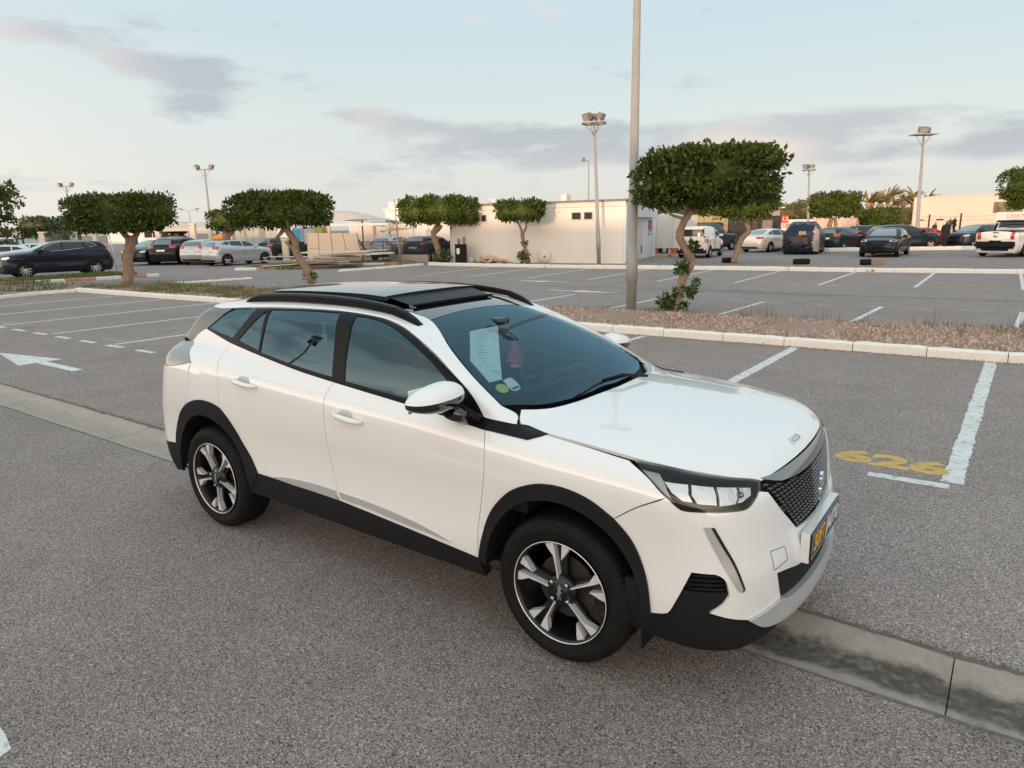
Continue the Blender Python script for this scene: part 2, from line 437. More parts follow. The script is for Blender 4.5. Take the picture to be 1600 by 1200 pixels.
def superell(c, r, n=(24, 16), ex=.8, warp=None):
    """rounded box-like ellipsoid"""
    V = []; F = []
    sg = lambda a, e: math.copysign(abs(a)**e, a)
    nu, nv = n
    for j in range(nv+1):
        ph = -math.pi/2 + math.pi*j/nv
        for i in range(nu):
            th = 2*math.pi*i/nu
            p = Vector((r[0]*sg(math.cos(ph), ex)*sg(math.cos(th), ex), r[1]*sg(math.cos(ph), ex)*sg(math.sin(th), ex), r[2]*sg(math.sin(ph), ex)))
            if warp: p = warp(p)
            V.append(p+Vector(c))
    for j in range(nv):
        for i in range(nu): F.append((j*nu+i, j*nu+(i+1) % nu, (j+1)*nu+(i+1) % nu, (j+1)*nu+i))
    return V, F

# ---- car materials
WHITE = mat('car_white_paint', (.83, .83, .83), .40, coat=1.0, spec=.5)
WHITE.node_tree.nodes['Principled BSDF'].inputs['Coat IOR'].default_value = 1.75
def paint(name, c, metal=.0, rough=.3): return mat(name, c, rough, metal=metal, coat=1.0)
GLOSSBLACK = mat('gloss_black', (.008, .008, .009), .06, coat=1.0)
PLASTIC = mat('black_plastic', (.010, .011, .012), .65, bump=(900, .15, .002), spec=.22)
PLASTIC2 = mat('satin_black', (.006, .006, .007), .35, spec=.15)
VOID = mat('dark_inner', (.006, .006, .006), .9)
SILVER = mat('silver_trim', (.56, .57, .58), .33, metal=.45)
CHROME = mat('chrome', (.85, .85, .86), .08, metal=1.0)
MACH = mat('machined_alloy', (.86, .86, .87), .34, metal=.45)
TYRE = mat('tyre_rubber', (.006, .006, .0063), .7, bump=(220, .25, .002), noise=(9, .5), color2=(.014, .013, .012), spec=.2)
RIMBLK = mat('rim_black', (.006, .006, .007), .35)
DISC = mat('brake_steel', (.05, .045, .042), .5, metal=.5)
GLASS = glass_mat('windscreen_glass', (.88, .97, .97), 1.62, (.50, .82, 1.0))
SGLASS = glass_mat('side_glass', (.12, .17, .17), 2.1, (.52, .84, 1.0))
FGLASS = glass_mat('front_side_glass', (.40, .50, .49), 2.0, (.55, .86, 1.0))
LENS = glass_mat('lamp_lens', (.97, .98, .98), 1.4)
FABRIC = mat('seat_fabric', (.03, .035, .04), .85, noise=(30, .5), color2=(.05, .055, .06))
DASH = mat('dash_plastic', (.022, .026, .03), .6)
LIGHTTRIM = mat('roof_lining', (.36, .36, .34), .9)
PAPER = mat('white_paper', (.78, .78, .75), .7)
INK = mat('black_ink', (.03, .03, .04), .6)
YELLOW = mat('sticker_yellow', (.60, .66, .10), .5)
PINK = mat('air_freshener_pink', (.95, .13, .20), .6)
REDLAMP = mat('tail_lamp_red', (.45, .015, .015), .15, coat=1.0)
HEADREF = mat('lamp_reflector', (.75, .77, .78), .12, metal=.9)

# ---- wheels
def wheel_parts(root_name, parent, loc, rr, w, rim_r, spoke_mats, seg=120, detailed=True, blades=None, steer=0., side=-1, spin=0.):
    """a wheel whose outer face looks along side*y; parent > wheel > tyre, rim, spokes, disc"""
    wh = empty(root_name, loc, 0); wh.rotation_euler = (0, 0, steer); wh.parent = parent
    def flipy(mb):
        if side > 0: mb.v = [(-p[0], -p[1], p[2]) for p in mb.v]
        return mb
    h = w/2
    b = MB(); lip = rim_r+.012
    prof = [(lip-.02, h-.012), (lip, h-.006), (lip+.03, h+.004), ((lip+rr)/2, h+.008), (rr-.03, h-.002), (rr-.012, h-.016), (rr-.003, h-.034), (rr, h-.055), (rr, -h+.05), (rr-.006, -h+.03), (rr-.03, -h), (lip, -h), (lip-.02, -h+.02)]
    b.lathe([(a, -y) for a, y in prof], seg, 'y')
    if detailed:
        # tread: shoulder lugs and circumferential grooves as real relief
        nv = len(prof); V = [list(p) for p in b.v]
        for k in range(seg):
            g = k % 2
            for j in (5, 6, 7):
                if g:
                    s = .991 if j == 5 else .984
                    i = j*seg+k; V[i][0] *= s; V[i][2] *= s
        b.v = [tuple(p) for p in V]
        b.smooth = [(fi//seg) not in (4, 5, 6, 7) for fi in range(len(b.f))]
    flipy(b).build('tyre', TYRE, wh)
    b = MB(); b.lathe([(rim_r+.004, -h+.002), (rim_r-.004, -h+.0), (rim_r-.010, -h+.012), (rim_r-.018, -h+.05), (rim_r-.03, h-.05)], 64, 'y'); flipy(b).build('rim_barrel', RIMBLK, wh)
    b = MB(); b.lathe([(rim_r+.002, -h-.001), (rim_r+.001, -h-.004), (rim_r-.0012, -h-.003), (rim_r-.002, -h+.004)], 72, 'y'); flipy(b).build('rim_edge', spoke_mats[0], wh)
    b = MB(); b.lathe([(.0, -h+.075), (rim_r*.62, -h+.075), (rim_r*.62, -h+.085), (.0, -h+.085)], 40, 'y', smooth=False); flipy(b).build('brake_disc', DISC if detailed else RIMBLK, wh)
    yo = -h+.012
    def polar(pts, y0, y1):
        P = [(r*math.cos(R(a)+spin), r*math.sin(R(a)+spin)) for r, a in pts]
        n = len(P); v = [(x, y0, z) for x, z in P]+[(x, y1, z) for x, z in P]
        return v, [tuple(range(n)), tuple(range(n, 2*n))[::-1]]+[(i, n+i, n+(i+1) % n, (i+1) % n) for i in range(n)]
    r0 = rim_r-.006
    if detailed:
        for k in range(5):
            a = 90+72*k
            b = MB()
            v, f = polar([(r0, a-15), (r0, a-8), (r0, a), (r0, a+8), (r0, a+16), (.15, a+13), (.06, a+26), (.05, a), (.06, a-26), (.15, a-10)], yo+.030, yo+.050); b.add(v, f)
            flipy(b).build('spoke', spoke_mats[1], wh)
            b = MB(); v, f = polar([(r0, a+5.5), (r0, a+17), (.196, a+14.5), (.165, a+9), (.11, a+8), (.062, a+10), (.060, a+4), (.11, a+5), (.17, a+5)], yo, yo+.03); b.add(v, f)
            flipy(b).build('spoke_blade', spoke_mats[0], wh)
            b = MB(); v, f = polar([(r0, a-5.5), (.150, a-5.5), (.165, a-8.5), (.198, a-14), (r0, a-16)], yo, yo+.03); b.add(v, f)
            flipy(b).build('spoke_blade', spoke_mats[0], wh)
        b = MB(); b.lathe([(.075, yo+.03), (.072, yo+.012), (.062, yo+.004), (.034, yo+.006), (.033, yo-.002), (.030, yo-.005), (0, yo-.005)], 32, 'y'); flipy(b).build('hub', spoke_mats[1], wh)
        for k in range(4):
            a = R(45+90*k)+spin; x, z = .054*math.cos(a), .054*math.sin(a)
            b = MB(); b.lathe([(.0085, yo+.01), (.0085, yo-.006), (.005, yo-.009), (0, yo-.009)], 6, 'y', at=(x, 0, z), smooth=False); flipy(b).build('wheel_nut', CHROME, wh)
        b = MB(); lion_emblem(b, (0, yo-.006, 0), .036, 'y'); flipy(b).build('cap_emblem', CHROME, wh)
    else:
        n = blades or 5
        for k in range(n):
            a = 90+360/n*k; w_ = 200/n*.5
            b = MB(); v, f = polar([(r0, a-w_*.55), (r0, a+w_*.55), (.05, a+w_*1.6), (.05, a-w_*1.6)], yo, yo+.03); b.add(v, f); flipy(b).build('spoke', spoke_mats[0], wh)
        b = MB(); b.lathe([(.06, yo+.03), (.055, yo), (0, yo-.004)], 16, 'y'); flipy(b).build('hub', spoke_mats[0], wh)
    return wh
LION = [(-.10, .95), (.10, 1.0), (.30, .92), (.42, .75), (.36, .62), (.50, .55), (.72, .62), (.80, .52), (.55, .38), (.30, .35), (.34, .15), (.55, .02), (.78, .06), (.80, -.06), (.52, -.18),
        (.25, -.12), (.18, -.35), (.40, -.55), (.38, -.80), (.55, -.95), (.20, -.98), (.14, -.78), (.12, -.60), (-.10, -.42), (-.22, -.55), (-.20, -.80), (-.02, -1.0), (-.38, -1.0), (-.46, -.70),
        (-.48, -.40), (-.62, -.30), (-.85, -.45), (-.72, -.15), (-.42, -.15), (-.40, .15), (-.52, .30), (-.46, .52), (-.32, .62), (-.28, .82)]
def lion_emblem(b, c, s, axis):
    n = len(LION); c = Vector(c)
    if axis == 'y': v = [c+Vector((x*s*.5, 0, z*s)) for x, z in LION]+[c+Vector((x*s*.5, .008, z*s)) for x, z in LION]
    else: v = [c+Vector((0, x*s*.5, z*s)) for x, z in LION]+[c+Vector((-.012, x*s*.5, z*s)) for x, z in LION]
    b.add(v, [tuple(range(n)), tuple(range(n, 2*n))[::-1]]+[(i, n+i, n+(i+1) % n, (i+1) % n) for i in range(n)])

# ------------------------------------------------------------------ the white crossover in front
def build_hero():
    B = Body(HERO)
    car = empty('parked_car', (0, 0, 0), 0, 'white crossover with black roof and open sunroof standing in the foreground across the gutter', 'car')
    BELT = [(-2.84,1.272),(-2.51,1.212),(-2.16,1.168),(-1.78,1.122),(-1.46,1.092),(-1.20,1.070),(-.96,1.050),(-.61,1.018),(-.42,1.003)]
    cut = lambda a, b: [p for p in BELT if a <= p[0] <= b]
    DTOP = [(-2.60,1.412),(-2.30,1.430),(-2.04,1.441),(-1.83,1.448),(-1.56,1.450),(-1.31,1.437),(-1.15,1.408),(-1.01,1.362),(-.83,1.285),(-.69,1.212),(-.57,1.148),(-.50,1.100),(-.44,1.045)]
    DMID = [(-1.46,1.092),(-1.478,1.03),(-1.475,.96),(-1.468,.81),(-1.448,.63),(-1.42,.52),(-1.405,.452)]
    DF = [(-.42,1.003),(-.388,.93),(-.392,.80),(-.425,.62),(-.442,.49),(-.438,.378)]
    DRR = [(-2.51,1.212),(-2.515,1.14),(-2.46,1.06),(-2.44,.96),(-2.43,.835)]
    AF = [(-.438,.378),(-.412,.49),(-.375,.60),(-.315,.69),(-.23,.765),(-.12,.815),(-.02,.832),(.08,.825),(.17,.798),(.25,.752),(.31,.70),(.355,.64),(.39,.56),(.413,.48),(.425,.375)]
    ARC = [(-3.03,.42),(-3.035,.53),(-3.0,.62),(-2.94,.71),(-2.86,.78),(-2.76,.832),(-2.64,.858),(-2.52,.855),(-2.43,.835),(-2.36,.78),(-2.30,.71),(-2.24,.63),(-2.18,.56),(-2.12,.467)]
    SILL = [(-2.12,.467),(-1.86,.462),(-1.58,.457),(-1.405,.452),(-1.03,.425),(-.65,.395),(-.438,.378)]
    rv = lambda s: s[::-1]
    # doors
    d1 = panel('front_door', B, 'S', [cut(-1.46, -.42), DF, rv([p for p in SILL if p[0] >= -1.405]), rv(DMID)], WHITE, car, both=True)
    d2 = panel('rear_door', B, 'S', [cut(-2.51, -1.46), DMID, rv([p for p in SILL if p[0] <= -1.405]), rv([p for p in ARC if p[0] >= -2.43]), rv(DRR)], WHITE, car, both=True)
    # front fender
    fen = [[(-.42,-.82,1.003),(-.34,-.79,1.022),(-.265,-.748,1.022)], [(-.265,-.748,1.022),(-.12,-.757,1.008),(.09,-.760,.990),(.28,-.757,.969)],
           [(.28,-.757,.969),(.34,-.80,.948),(.40,-.83,.92),(.47,-.85,.872)], [(.47,-.85,.872),(.36,-.865,.815),(.262,-.872,.745)]]
    AFu = [(x, -.87, z) for x, z in AF]
    fl = to_uv
    S3 = lambda s: [(x, -.87, z) for x, z in s]
    # the fender is cut in side view; its upper edge follows the bonnet line
    fenS = [[(p[0], p[2]) for p in s] for s in fen] + [[(.262,.745)]+[p for p in rv(AF) if p[0] < .25]] + [rv(DF)]
    panel('front_fender', B, 'S', fenS, WHITE, car, both=True, step=.025)
    # rear quarter
    quart = [rv(DRR), rv([p for p in ARC if -2.86 <= p[0] <= -2.43])[0:], [(-2.86,.78),(-2.80,.90),(-2.785,.98),(-2.77,1.08)], [(-2.77,1.08),(-2.86,1.13),(-2.975,1.185)], [(-2.975,1.185),(-2.92,1.235),(-2.84,1.272)], rv(cut(-2.84, -2.51))[::-1]]
    qs = [[(-2.84,1.272),(-2.51,1.212)], DRR, [p for p in rv(ARC) if -2.86 <= p[0] <= -2.43], [(-2.86,.78),(-2.80,.90),(-2.785,.98),(-2.77,1.08)], [(-2.77,1.08),(-2.86,1.13),(-2.975,1.185)], [(-2.975,1.185),(-2.92,1.235),(-2.84,1.272)]]
    panel('rear_quarter', B, 'S', qs, WHITE, car, both=True)
    # bonnet
    HS = [(-.33,-.655),(-.285,-.745),]
    half = [[(-.165,0),(-.175,-.17),(-.195,-.34),(-.245,-.51),(-.335,-.655)], [(-.335,-.655),(-.30,-.72),(-.265,-.748)], [(-.265,-.748),(-.12,-.757),(.09,-.760),(.28,-.757),(.42,-.738),(.54,-.70),(.64,-.628),(.728,-.505)],
            [(.728,-.505),(.742,-.42),(.757,-.30),(.768,-.15),(.772,0)]]
    panel('bonnet', B, 'T', half+mirror_x(half), WHITE, car, step=.03)
    # roof sides with the windscreen pillars
    rs = [[(-.40,-.715,1.085),(-.60,-.665,1.188),(-.81,-.575,1.288),(-.98,-.475,1.37),(-1.09,-.425,1.41),(-1.21,-.425,1.435)], [(-1.21,-.425,1.435),(-1.5,-.432,1.47),(-2.0,-.435,1.48),(-2.55,-.43,1.475),(-2.80,-.42,1.45)], [(-2.80,-.42,1.45),(-2.95,-.45,1.42)], [(-2.95,-.45,1.42),(-2.93,-.53,1.40),(-2.86,-.57,1.385)],
          [(-2.86,-.57,1.385),(-2.74,-.60,1.395),(-2.60,-.61,1.412)], [(p[0], -.61-.55*(1.41-p[1]) if p[1] < 1.41 else -.61, p[1]) for p in DTOP], [(-.44,-.80,1.045),(-.36,-.80,1.035),(-.285,-.765,1.03)], [(-.285,-.765,1.03),(-.325,-.70,1.055),(-.40,-.715,1.085)]]
    panel('roof_side', B, 'D', rs, WHITE, car, both=True, step=.022)
    # rear roof end and spoiler
    rr_ = [[(-2.555,-.432),(-2.80,-.425),(-2.95,-.455)], [(-2.95,-.455),(-2.93,-.53),(-2.88,-.575)], [(-2.88,-.575),(-3.02,-.55),(-3.08,-.45),(-3.12,-.2),(-3.13,0)]]
    rr_ = [[(-2.555,0),(-2.555,-.43)], [(-2.555,-.43),(-2.80,-.425),(-2.95,-.455)], [(-2.95,-.455),(-3.02,-.44),(-3.07,-.30),(-3.085,0)]]
    panel('roof_rear', B, 'T', rr_+mirror_x(rr_), WHITE, car)
    # black glass roof, its opening and the raised sliding panel
    rb = [[(-1.105,0),(-1.10,-.2),(-1.085,-.42)], [(-1.085,-.42),(-1.21,-.42),(-1.5,-.427),(-2.0,-.43),(-2.55,-.425)], [(-2.55,-.425),(-2.55,0)]]
    hole = [(-1.27,.36),(-1.27,-.36),(-2.2,-.36),(-2.2,.36)]
    hole = [[(-1.265,.36),(-1.235,0),(-1.265,-.36)], [(-1.265,-.36),(-2.3,-.36)], [(-2.3,-.36),(-2.3,.36)], [(-2.3,.36),(-1.265,.36)]]
    panel('glass_roof', B, 'T', rb+mirror_x(rb), GLOSSBLACK, car, off=-.003, holes=[hole], depth=.05)
    sp = [[(-1.44,.41),(-1.405,0),(-1.44,-.41)], [(-1.44,-.41),(-2.44,-.42)], [(-2.44,-.42),(-2.47,0),(-2.44,.42)], [(-2.44,.42),(-1.44,.41)]]
    panel('sliding_roof', B, 'T', sp, mat('roof_glass', (.02, .028, .03), .12, coat=.6), car, off=.046, depth=.022)
    b = MB()
    for k in range(13):
        pass
    dfp = [[(-1.262,.355),(-1.232,0),(-1.262,-.355)], [(-1.262,-.355),(-1.455,-.375)], [(-1.455,-.375),(-1.425,0),(-1.455,.375)], [(-1.455,.375),(-1.262,.355)]]
    dn = panel('wind_net', B, 'T', dfp, mat('deflector_net', (.008, .009, .010), .55), car, off=.004, depth=.002, step=.04, gap=0)
    for v_ in dn.data.vertices: v_.co.z += max(0, (-1.25-v_.co.x))*.16
    pts, ok = B.hit(np.array([(-1.262+.022*(1-(y/.36)**2), y, 3) for y in np.linspace(-.36, .36, 15)]), (0, 0, -1))
    b.tube([(p[0], p[1], p[2]+.012) for p in pts], .008, 6); b.build('wind_deflector', PLASTIC2, car)
    # rails
    for s in (-1, 1):
        b = MB(); xs = [-1.06,-1.10,-1.16,-1.24,-1.36,-1.5,-1.7,-1.9,-2.1,-2.3,-2.42,-2.50,-2.56]; hs = [.004,.020,.034,.041,.043,.045,.047,.048,.048,.047,.043,.030,.005]
        Pb, _ = B.hit(np.array([(x, -.525, 3) for x in xs]), (0, 0, -1))
        for i in range(len(xs)):
            x, y, z = Pb[i]; h = hs[i]; lo_ = z-.012 if (i < 3 or i > 9) else z+.010
            b.v += [(x, s*.502, lo_), (x, s*.552, lo_-.006), (x, s*.550, z+h-.010), (x, s*.538, z+h), (x, s*.512, z+h+.003), (x, s*.502, z+h-.006)]
        for i in range(len(xs)-1):
            for k in range(6): b.f.append((i*6+k, i*6+(k+1) % 6, (i+1)*6+(k+1) % 6, (i+1)*6+k)); b.smooth.append(False)
        b.f += [tuple(range(6)), tuple(range((len(xs)-1)*6, len(xs)*6))]; b.smooth += [False]*2
        b.build('roof_rail', PLASTIC2, car)
    # window surround with three side windows
    WF = [[(-1.440,1.432),(-1.30,1.421),(-1.17,1.398),(-1.03,1.350),(-.87,1.275),(-.74,1.200),(-.665,1.150)], [(-.665,1.150),(-.655,1.045)], [(-.655,1.045),(-.95,1.072),(-1.385,1.108)], [(-1.385,1.108),(-1.405,1.2),(-1.44,1.432)]]
    WR = [[(-2.195,1.425),(-1.9,1.436),(-1.575,1.440)], [(-1.575,1.440),(-1.52,1.25),(-1.49,1.118)], [(-1.49,1.118),(-1.8,1.145),(-2.165,1.188)], [(-2.165,1.188),(-2.195,1.425)]]
    WT = [[(-2.225,1.420),(-2.19,1.196)], [(-2.19,1.196),(-2.425,1.235)], [(-2.425,1.235),(-2.33,1.33),(-2.225,1.420)]]
    WQ = [[(-2.60,1.407),(-2.345,1.424)], [(-2.345,1.424),(-2.41,1.34),(-2.50,1.242)], [(-2.50,1.242),(-2.83,1.283)], [(-2.83,1.283),(-2.72,1.345),(-2.60,1.407)]]
    tr = [rv(DTOP), [(-2.60,1.412),(-2.74,1.345),(-2.84,1.272)], cut(-2.84, -.42), [(-.42,1.003),(-.44,1.045)]]
    panel('window_surround', B, 'S', tr, PLASTIC2, car, off=-.002, holes=[WF, WR, WT, WQ], both=True, step=.022)
    for nm, w in (('front_window', WF), ('rear_window', WR), ('rear_window', WT), ('quarter_window', WQ)):
        panel(nm, B, 'S', w, FGLASS if nm == 'front_window' else SGLASS, car, off=-.006, depth=.003, gap=-.004, both=True)
    # black arrow between door mirror and fender
    panel('fender_trim', B, 'S', [[(-.455,1.040),(-.27,1.022)], [(-.27,1.022),(-.12,1.007)], [(-.12,1.007),(-.185,.986)], [(-.185,.986),(-.43,.995)], [(-.43,.995),(-.58,1.008)], [(-.58,1.008),(-.455,1.040)]], PLASTIC2, car, off=.005, both=True, step=.015, gap=0)
    # windscreen
    wsr = [[(-.21,0),(-.22,-.17),(-.24,-.34),(-.29,-.51),(-.375,-.66),(-.40,-.712)], [(-.40,-.712),(-.60,-.662),(-.81,-.572),(-.98,-.472),(-1.085,-.42)], [(-1.085,-.42),(-1.10,-.2),(-1.105,0)]]
    panel('windscreen', B, 'T', wsr+mirror_x(wsr), GLASS, car, off=-.004, depth=.004)
    fin = [[(-.293,0),(-.30,-.30),(-.345,-.54),(-.375,-.63),(-.43,-.665)], [(-.43,-.665),(-.53,-.632),(-.72,-.55),(-.93,-.42),(-1.01,-.34)], [(-1.01,-.34),(-1.04,-.22),(-1.045,0)]]
    panel('windscreen_frit', B, 'T', wsr+mirror_x(wsr), mat('ceramic_black', (.01, .012, .014), .3), car, off=-.010, depth=.003, holes=[fin+mirror_x(fin)])
    cow = [[(-.10,0),(-.12,-.34),(-.19,-.55),(-.31,-.68),(-.36,-.70)], [(-.36,-.70),(-.46,-.70)], [(-.46,-.70),(-.42,-.5),(-.33,0)]]
    panel('scuttle', B, 'T', cow+mirror_x(cow), PLASTIC, car, off=-.035, depth=.02, both=False)
    for y0, y1, xo in ((-.36, .20, 0),):
        q = np.array([(-.215-.02*(1-abs(t))-.05*max(0, (y0+(y1-y0)*(t+1)/2)-.2)**1*.6, y0+(y1-y0)*(t+1)/2, 3) for t in np.linspace(-1, 1, 12)])
        P_, _ = B.hit(q, (0, 0, -1)); b = MB(); b.tube([p+np.array([0, 0, .014]) for p in P_], .007, 6)
        b.tube([P_[6]+np.array([.0, 0, .02]), P_[6]+np.array([.05, .12, .035]), P_[11]+np.array([.09, .05, .01])], .009, 6)
        b.build('wiper', PLASTIC2, car)
    # ---- front end
    left = lambda s: [(p[0], -p[1], p[2]) for p in s]
    G0 = [(.757,-.508,.842),(.79,-.43,.75),(.815,-.36,.682),(.834,-.31,.63)]
    GB = [(.834,-.31,.63),(.842,-.16,.616),(.845,0,.612)]
    FOG = [(.43,-.865,.375),(.475,-.86,.39),(.50,-.85,.42)]
    bump = [[(.47,-.85,.872),(.50,-.845,.848),(.53,-.835,.828),(.61,-.79,.822),(.67,-.72,.815),(.715,-.65,.812),(.732,-.60,.832),(.735,-.56,.858)], [(.735,-.56,.858),(.757,-.508,.842)], G0, GB, [(.845,0,.612),(.862,0,.455)],
            [(.862,0,.455),(.85,-.28,.468),(.83,-.41,.495),(.812,-.515,.512)], [(.812,-.515,.512),(.822,-.50,.45),(.832,-.485,.392)], [(.832,-.485,.392),(.80,-.60,.376),(.77,-.70,.368)], [(.77,-.70,.368),(.71,-.77,.395),(.655,-.815,.42)],
            [(.655,-.815,.42),(.685,-.775,.455),(.702,-.757,.492)], [(.702,-.757,.492),(.69,-.765,.545),(.672,-.777,.568),(.65,-.785,.578)], [(.65,-.785,.578),(.575,-.83,.582)], [(.575,-.83,.582),(.525,-.848,.46),(.50,-.855,.40),(.475,-.858,.385)], [(.475,-.858,.385),(.427,-.865,.375)],
            [(.427,-.865,.375),(.413,-.868,.48),(.39,-.87,.56),(.355,-.87,.64),(.31,-.87,.70),(.262,-.872,.745)], [(.262,-.872,.745),(.36,-.865,.815),(.47,-.85,.872)]]
    br = panel('front_bumper', B, 'Q', bump, WHITE, car, both=True, step=.022, gap=.001)
    # closing body below: black lower valance, set just inside the bumper
    lo = [[(.30,-.86,.62),(.30,-.86,.22)], [(.30,-.86,.22),(.6,-.80,.205),(.80,-.55,.20),(.87,0,.20)], [(.87,0,.20),(.87,0,.70)], [(.87,0,.70),(.30,-.86,.62)]]
    val = [[(.30,-.86,.50),(.30,-.86,.27)], [(.30,-.86,.27),(.45,-.86,.25),(.62,-.83,.235),(.78,-.62,.225),(.87,0,.215)], [(.87,0,.215),(.87,0,.50)], [(.87,0,.50),(.30,-.86,.50)]]
    panel('lower_valance', B, 'Q', val, PLASTIC, car, off=-.012, both=True, step=.03, gap=0, depth=.03)
    panel('fog_recess', B, 'Q', [[(.50,-.85,.62),(.72,-.74,.62)], [(.72,-.74,.62),(.73,-.74,.38)], [(.73,-.74,.38),(.46,-.86,.36)], [(.46,-.86,.36),(.50,-.85,.62)]], PLASTIC2, car, off=-.030, both=True, step=.04, gap=0)
    for k in range(7):
        z = .455+k*.018
        xa = .555+.0*k; s_ = [(.565+.003*k,-.835,z),(.66,-.785,z),(.695,-.762,z)]
        for sg in (-1, 1):
            q = np.array(s_); O = q.copy(); O = O - np.array([-q2, q2, 0])*2.; P_, _ = B.hit(O, (-q2, q2, 0))
            P_ = P_*[1, -sg, 1]; b = MB(); b.tube([p*np.array([.984, .984, 1]) for p in P_], .005, 5); b.build('grille_fin', PLASTIC, car)
    # daytime light blade
    drl = [[(.602,-.806,.768),(.628,-.79,.765)], [(.628,-.79,.765),(.662,-.765,.69),(.70,-.737,.61),(.737,-.712,.508)], [(.737,-.712,.508),(.733,-.716,.497),(.722,-.725,.503)], [(.722,-.725,.503),(.69,-.755,.575),(.64,-.785,.68),(.602,-.806,.768)]]
    panel('light_blade', B, 'Q', drl, SILVER, car, off=.004, both=True, step=.015, gap=0)
    dr2 = [[(.628,-.79,.765),(.64,-.782,.764)], [(.64,-.782,.764),(.674,-.757,.69),(.71,-.73,.61),(.744,-.706,.508)], [(.744,-.706,.508),(.737,-.712,.495)], [(.737,-.712,.508),(.70,-.737,.61),(.662,-.765,.69),(.628,-.79,.765)]]
    panel('light_blade_edge', B, 'Q', dr2, GLOSSBLACK, car, off=.005, both=True, step=.015, gap=0)
    # number plate, skid, lower grille
    sk = [[(.832,-.485,.392),(.855,-.43,.372),(.872,-.25,.362),(.875,0,.36)], [(.875,0,.36),(.875,0,.275)], [(.875,0,.275),(.868,-.28,.278),(.842,-.48,.290),(.805,-.62,.315),(.77,-.70,.368)], [(.77,-.70,.368),(.80,-.60,.376),(.832,-.485,.392)]]
    panel('skid_plate', B, 'Q', sk, SILVER, car, off=.012, both=True, step=.025, gap=0, depth=.03)
    lg = [[(.80,-.54,.53),(.87,0,.53)], [(.87,0,.53),(.87,0,.33)], [(.87,0,.33),(.81,-.54,.36)], [(.81,-.54,.36),(.80,-.54,.53)]]
    panel('lower_grille', B, 'Q', lg, VOID, car, off=-.045, both=True, step=.05, gap=0)
    for k in range(6):
        z = .382+.018*k; q = np.array([(2.5, y, z) for y in np.linspace(-.50, .50, 21)]); P_, _ = B.hit(q, (-1, 0, 0)); b = MB(); b.tube([p-np.array([.025, 0, 0]) for p in P_], .0045, 5); b.build('lower_grille_bar', PLASTIC2, car)
    # grille: dark back, staggered bright dashes, bar above
    gr = [[(.757,-.508,.842)]+G0[1:], GB]
    gp = [G0, GB, left(GB)[::-1], left(G0)[::-1], [(.757,.508,.842),(.735,.50,.888)], [(.735,.50,.888),(.772,.37,.852),(.80,.17,.834),(.806,0,.829),(.80,-.17,.834),(.772,-.37,.852),(.735,-.50,.888)], [(.735,-.50,.888),(.757,-.508,.842)]]
    panel('grille', B, 'F', gp, mat('grille_black', (.005, .005, .006), .4), car, off=-.022, gap=-.01, step=.04)
    outline = smooth_chain([to_uv('F', s) for s in gp], .03)
    b = MB(); rows = []
    for r in range(14):
        z = .622+.0185*r
        for k in range(-16, 17):
            y = k*.036+(r % 2)*.018
            rows.append((y, z, .0125))
    pts = np.array([(a, c) for a, c, _ in rows]); ok = inside(shrink_poly(outline, .012), pts)
    pts = pts[ok]
    def on_front(y, z): return B.hit(np.stack([np.full(len(y), 2.5), y, z], 1), (-1, 0, 0))[0]
    Lp = on_front(pts[:, 0]-.0125, pts[:, 1]+.002*np.sign(-pts[:, 0])); Rp = on_front(pts[:, 0]+.0125, pts[:, 1]-.002*np.sign(-pts[:, 0]))
    for a, c in zip(Lp, Rp):
        h = np.array([0, 0, .0022]); o = np.array([-.004, 0, 0]); i = np.array([-.014, 0, 0])
        b.add([a+h+o, c+h+o, c-h+o, a-h+o, a+h*2.4+i, c+h*2.4+i, c-h*2.4+i, a-h*2.4+i], [(0,1,2,3),(4,5,1,0),(3,2,6,7),(0,3,7,4),(1,5,6,2)])
    go = b.build('grille_mesh', mat('grille_dash', (.22, .22, .23), .3, metal=.7), car); go['kind'] = 'stuff'
    b = MB()
    for r in range(15):
        z = .613+.0185*r
        for k in range(-16, 17):
            y = k*.036+(r % 2)*.018
            rows.append((y, z))
    pl = []
    for r in range(15):
        for k in range(-17, 18):
            for dk in (.5, -.5):
                y0 = k*.036+(r % 2)*.018; z0 = .6125+.0185*r; y1 = y0+dk*.036; z1 = z0+.0185
                pl.append((y0, z0, y1, z1))
    pl = np.array(pl); ok = inside(outline, pl[:, :2]) & inside(outline, pl[:, 2:]); pl = pl[ok]
    A_ = on_front(pl[:, 0], pl[:, 1]); C_ = on_front(pl[:, 2], pl[:, 3])
    for a, c in zip(A_, C_):
        n_ = np.array([0, .0022, 0]); i = np.array([-.008, 0, 0]); j = np.array([-.020, 0, 0])
        b.add([a+n_+i, c+n_+i, c-n_+i, a-n_+i, a+n_+j, c+n_+j, c-n_+j, a-n_+j], [(0,3,2,1),(0,1,5,4),(3,7,6,2)])
    go = b.build('grille_lattice', PLASTIC2, car); go['kind'] = 'stuff'
    tb = [[(.730,-.498,.893),(.745,-.41,.888),(.757,-.30,.888),(.768,-.15,.888),(.772,0,.888)], [(.772,0,.888),(.806,0,.831)], [(.806,0,.831),(.80,-.17,.836),(.772,-.37,.854),(.737,-.495,.887)], [(.737,-.495,.887),(.730,-.498,.893)]]
    panel('grille_bar', B, 'F', [tb[0], left(tb[0])[::-1], [(.730,.498,.893),(.737,.495,.887)], left(tb[2])[::-1], tb[2], [(.737,-.495,.887),(.730,-.498,.893)]], mat('smoked_chrome', (.28, .30, .31), .16, metal=.9), car, off=.002, step=.025, gap=0)
    b = MB(); lion_emblem(b, (.858, -.02, .735), .066, 'x'); b.build('grille_emblem', CHROME, car)
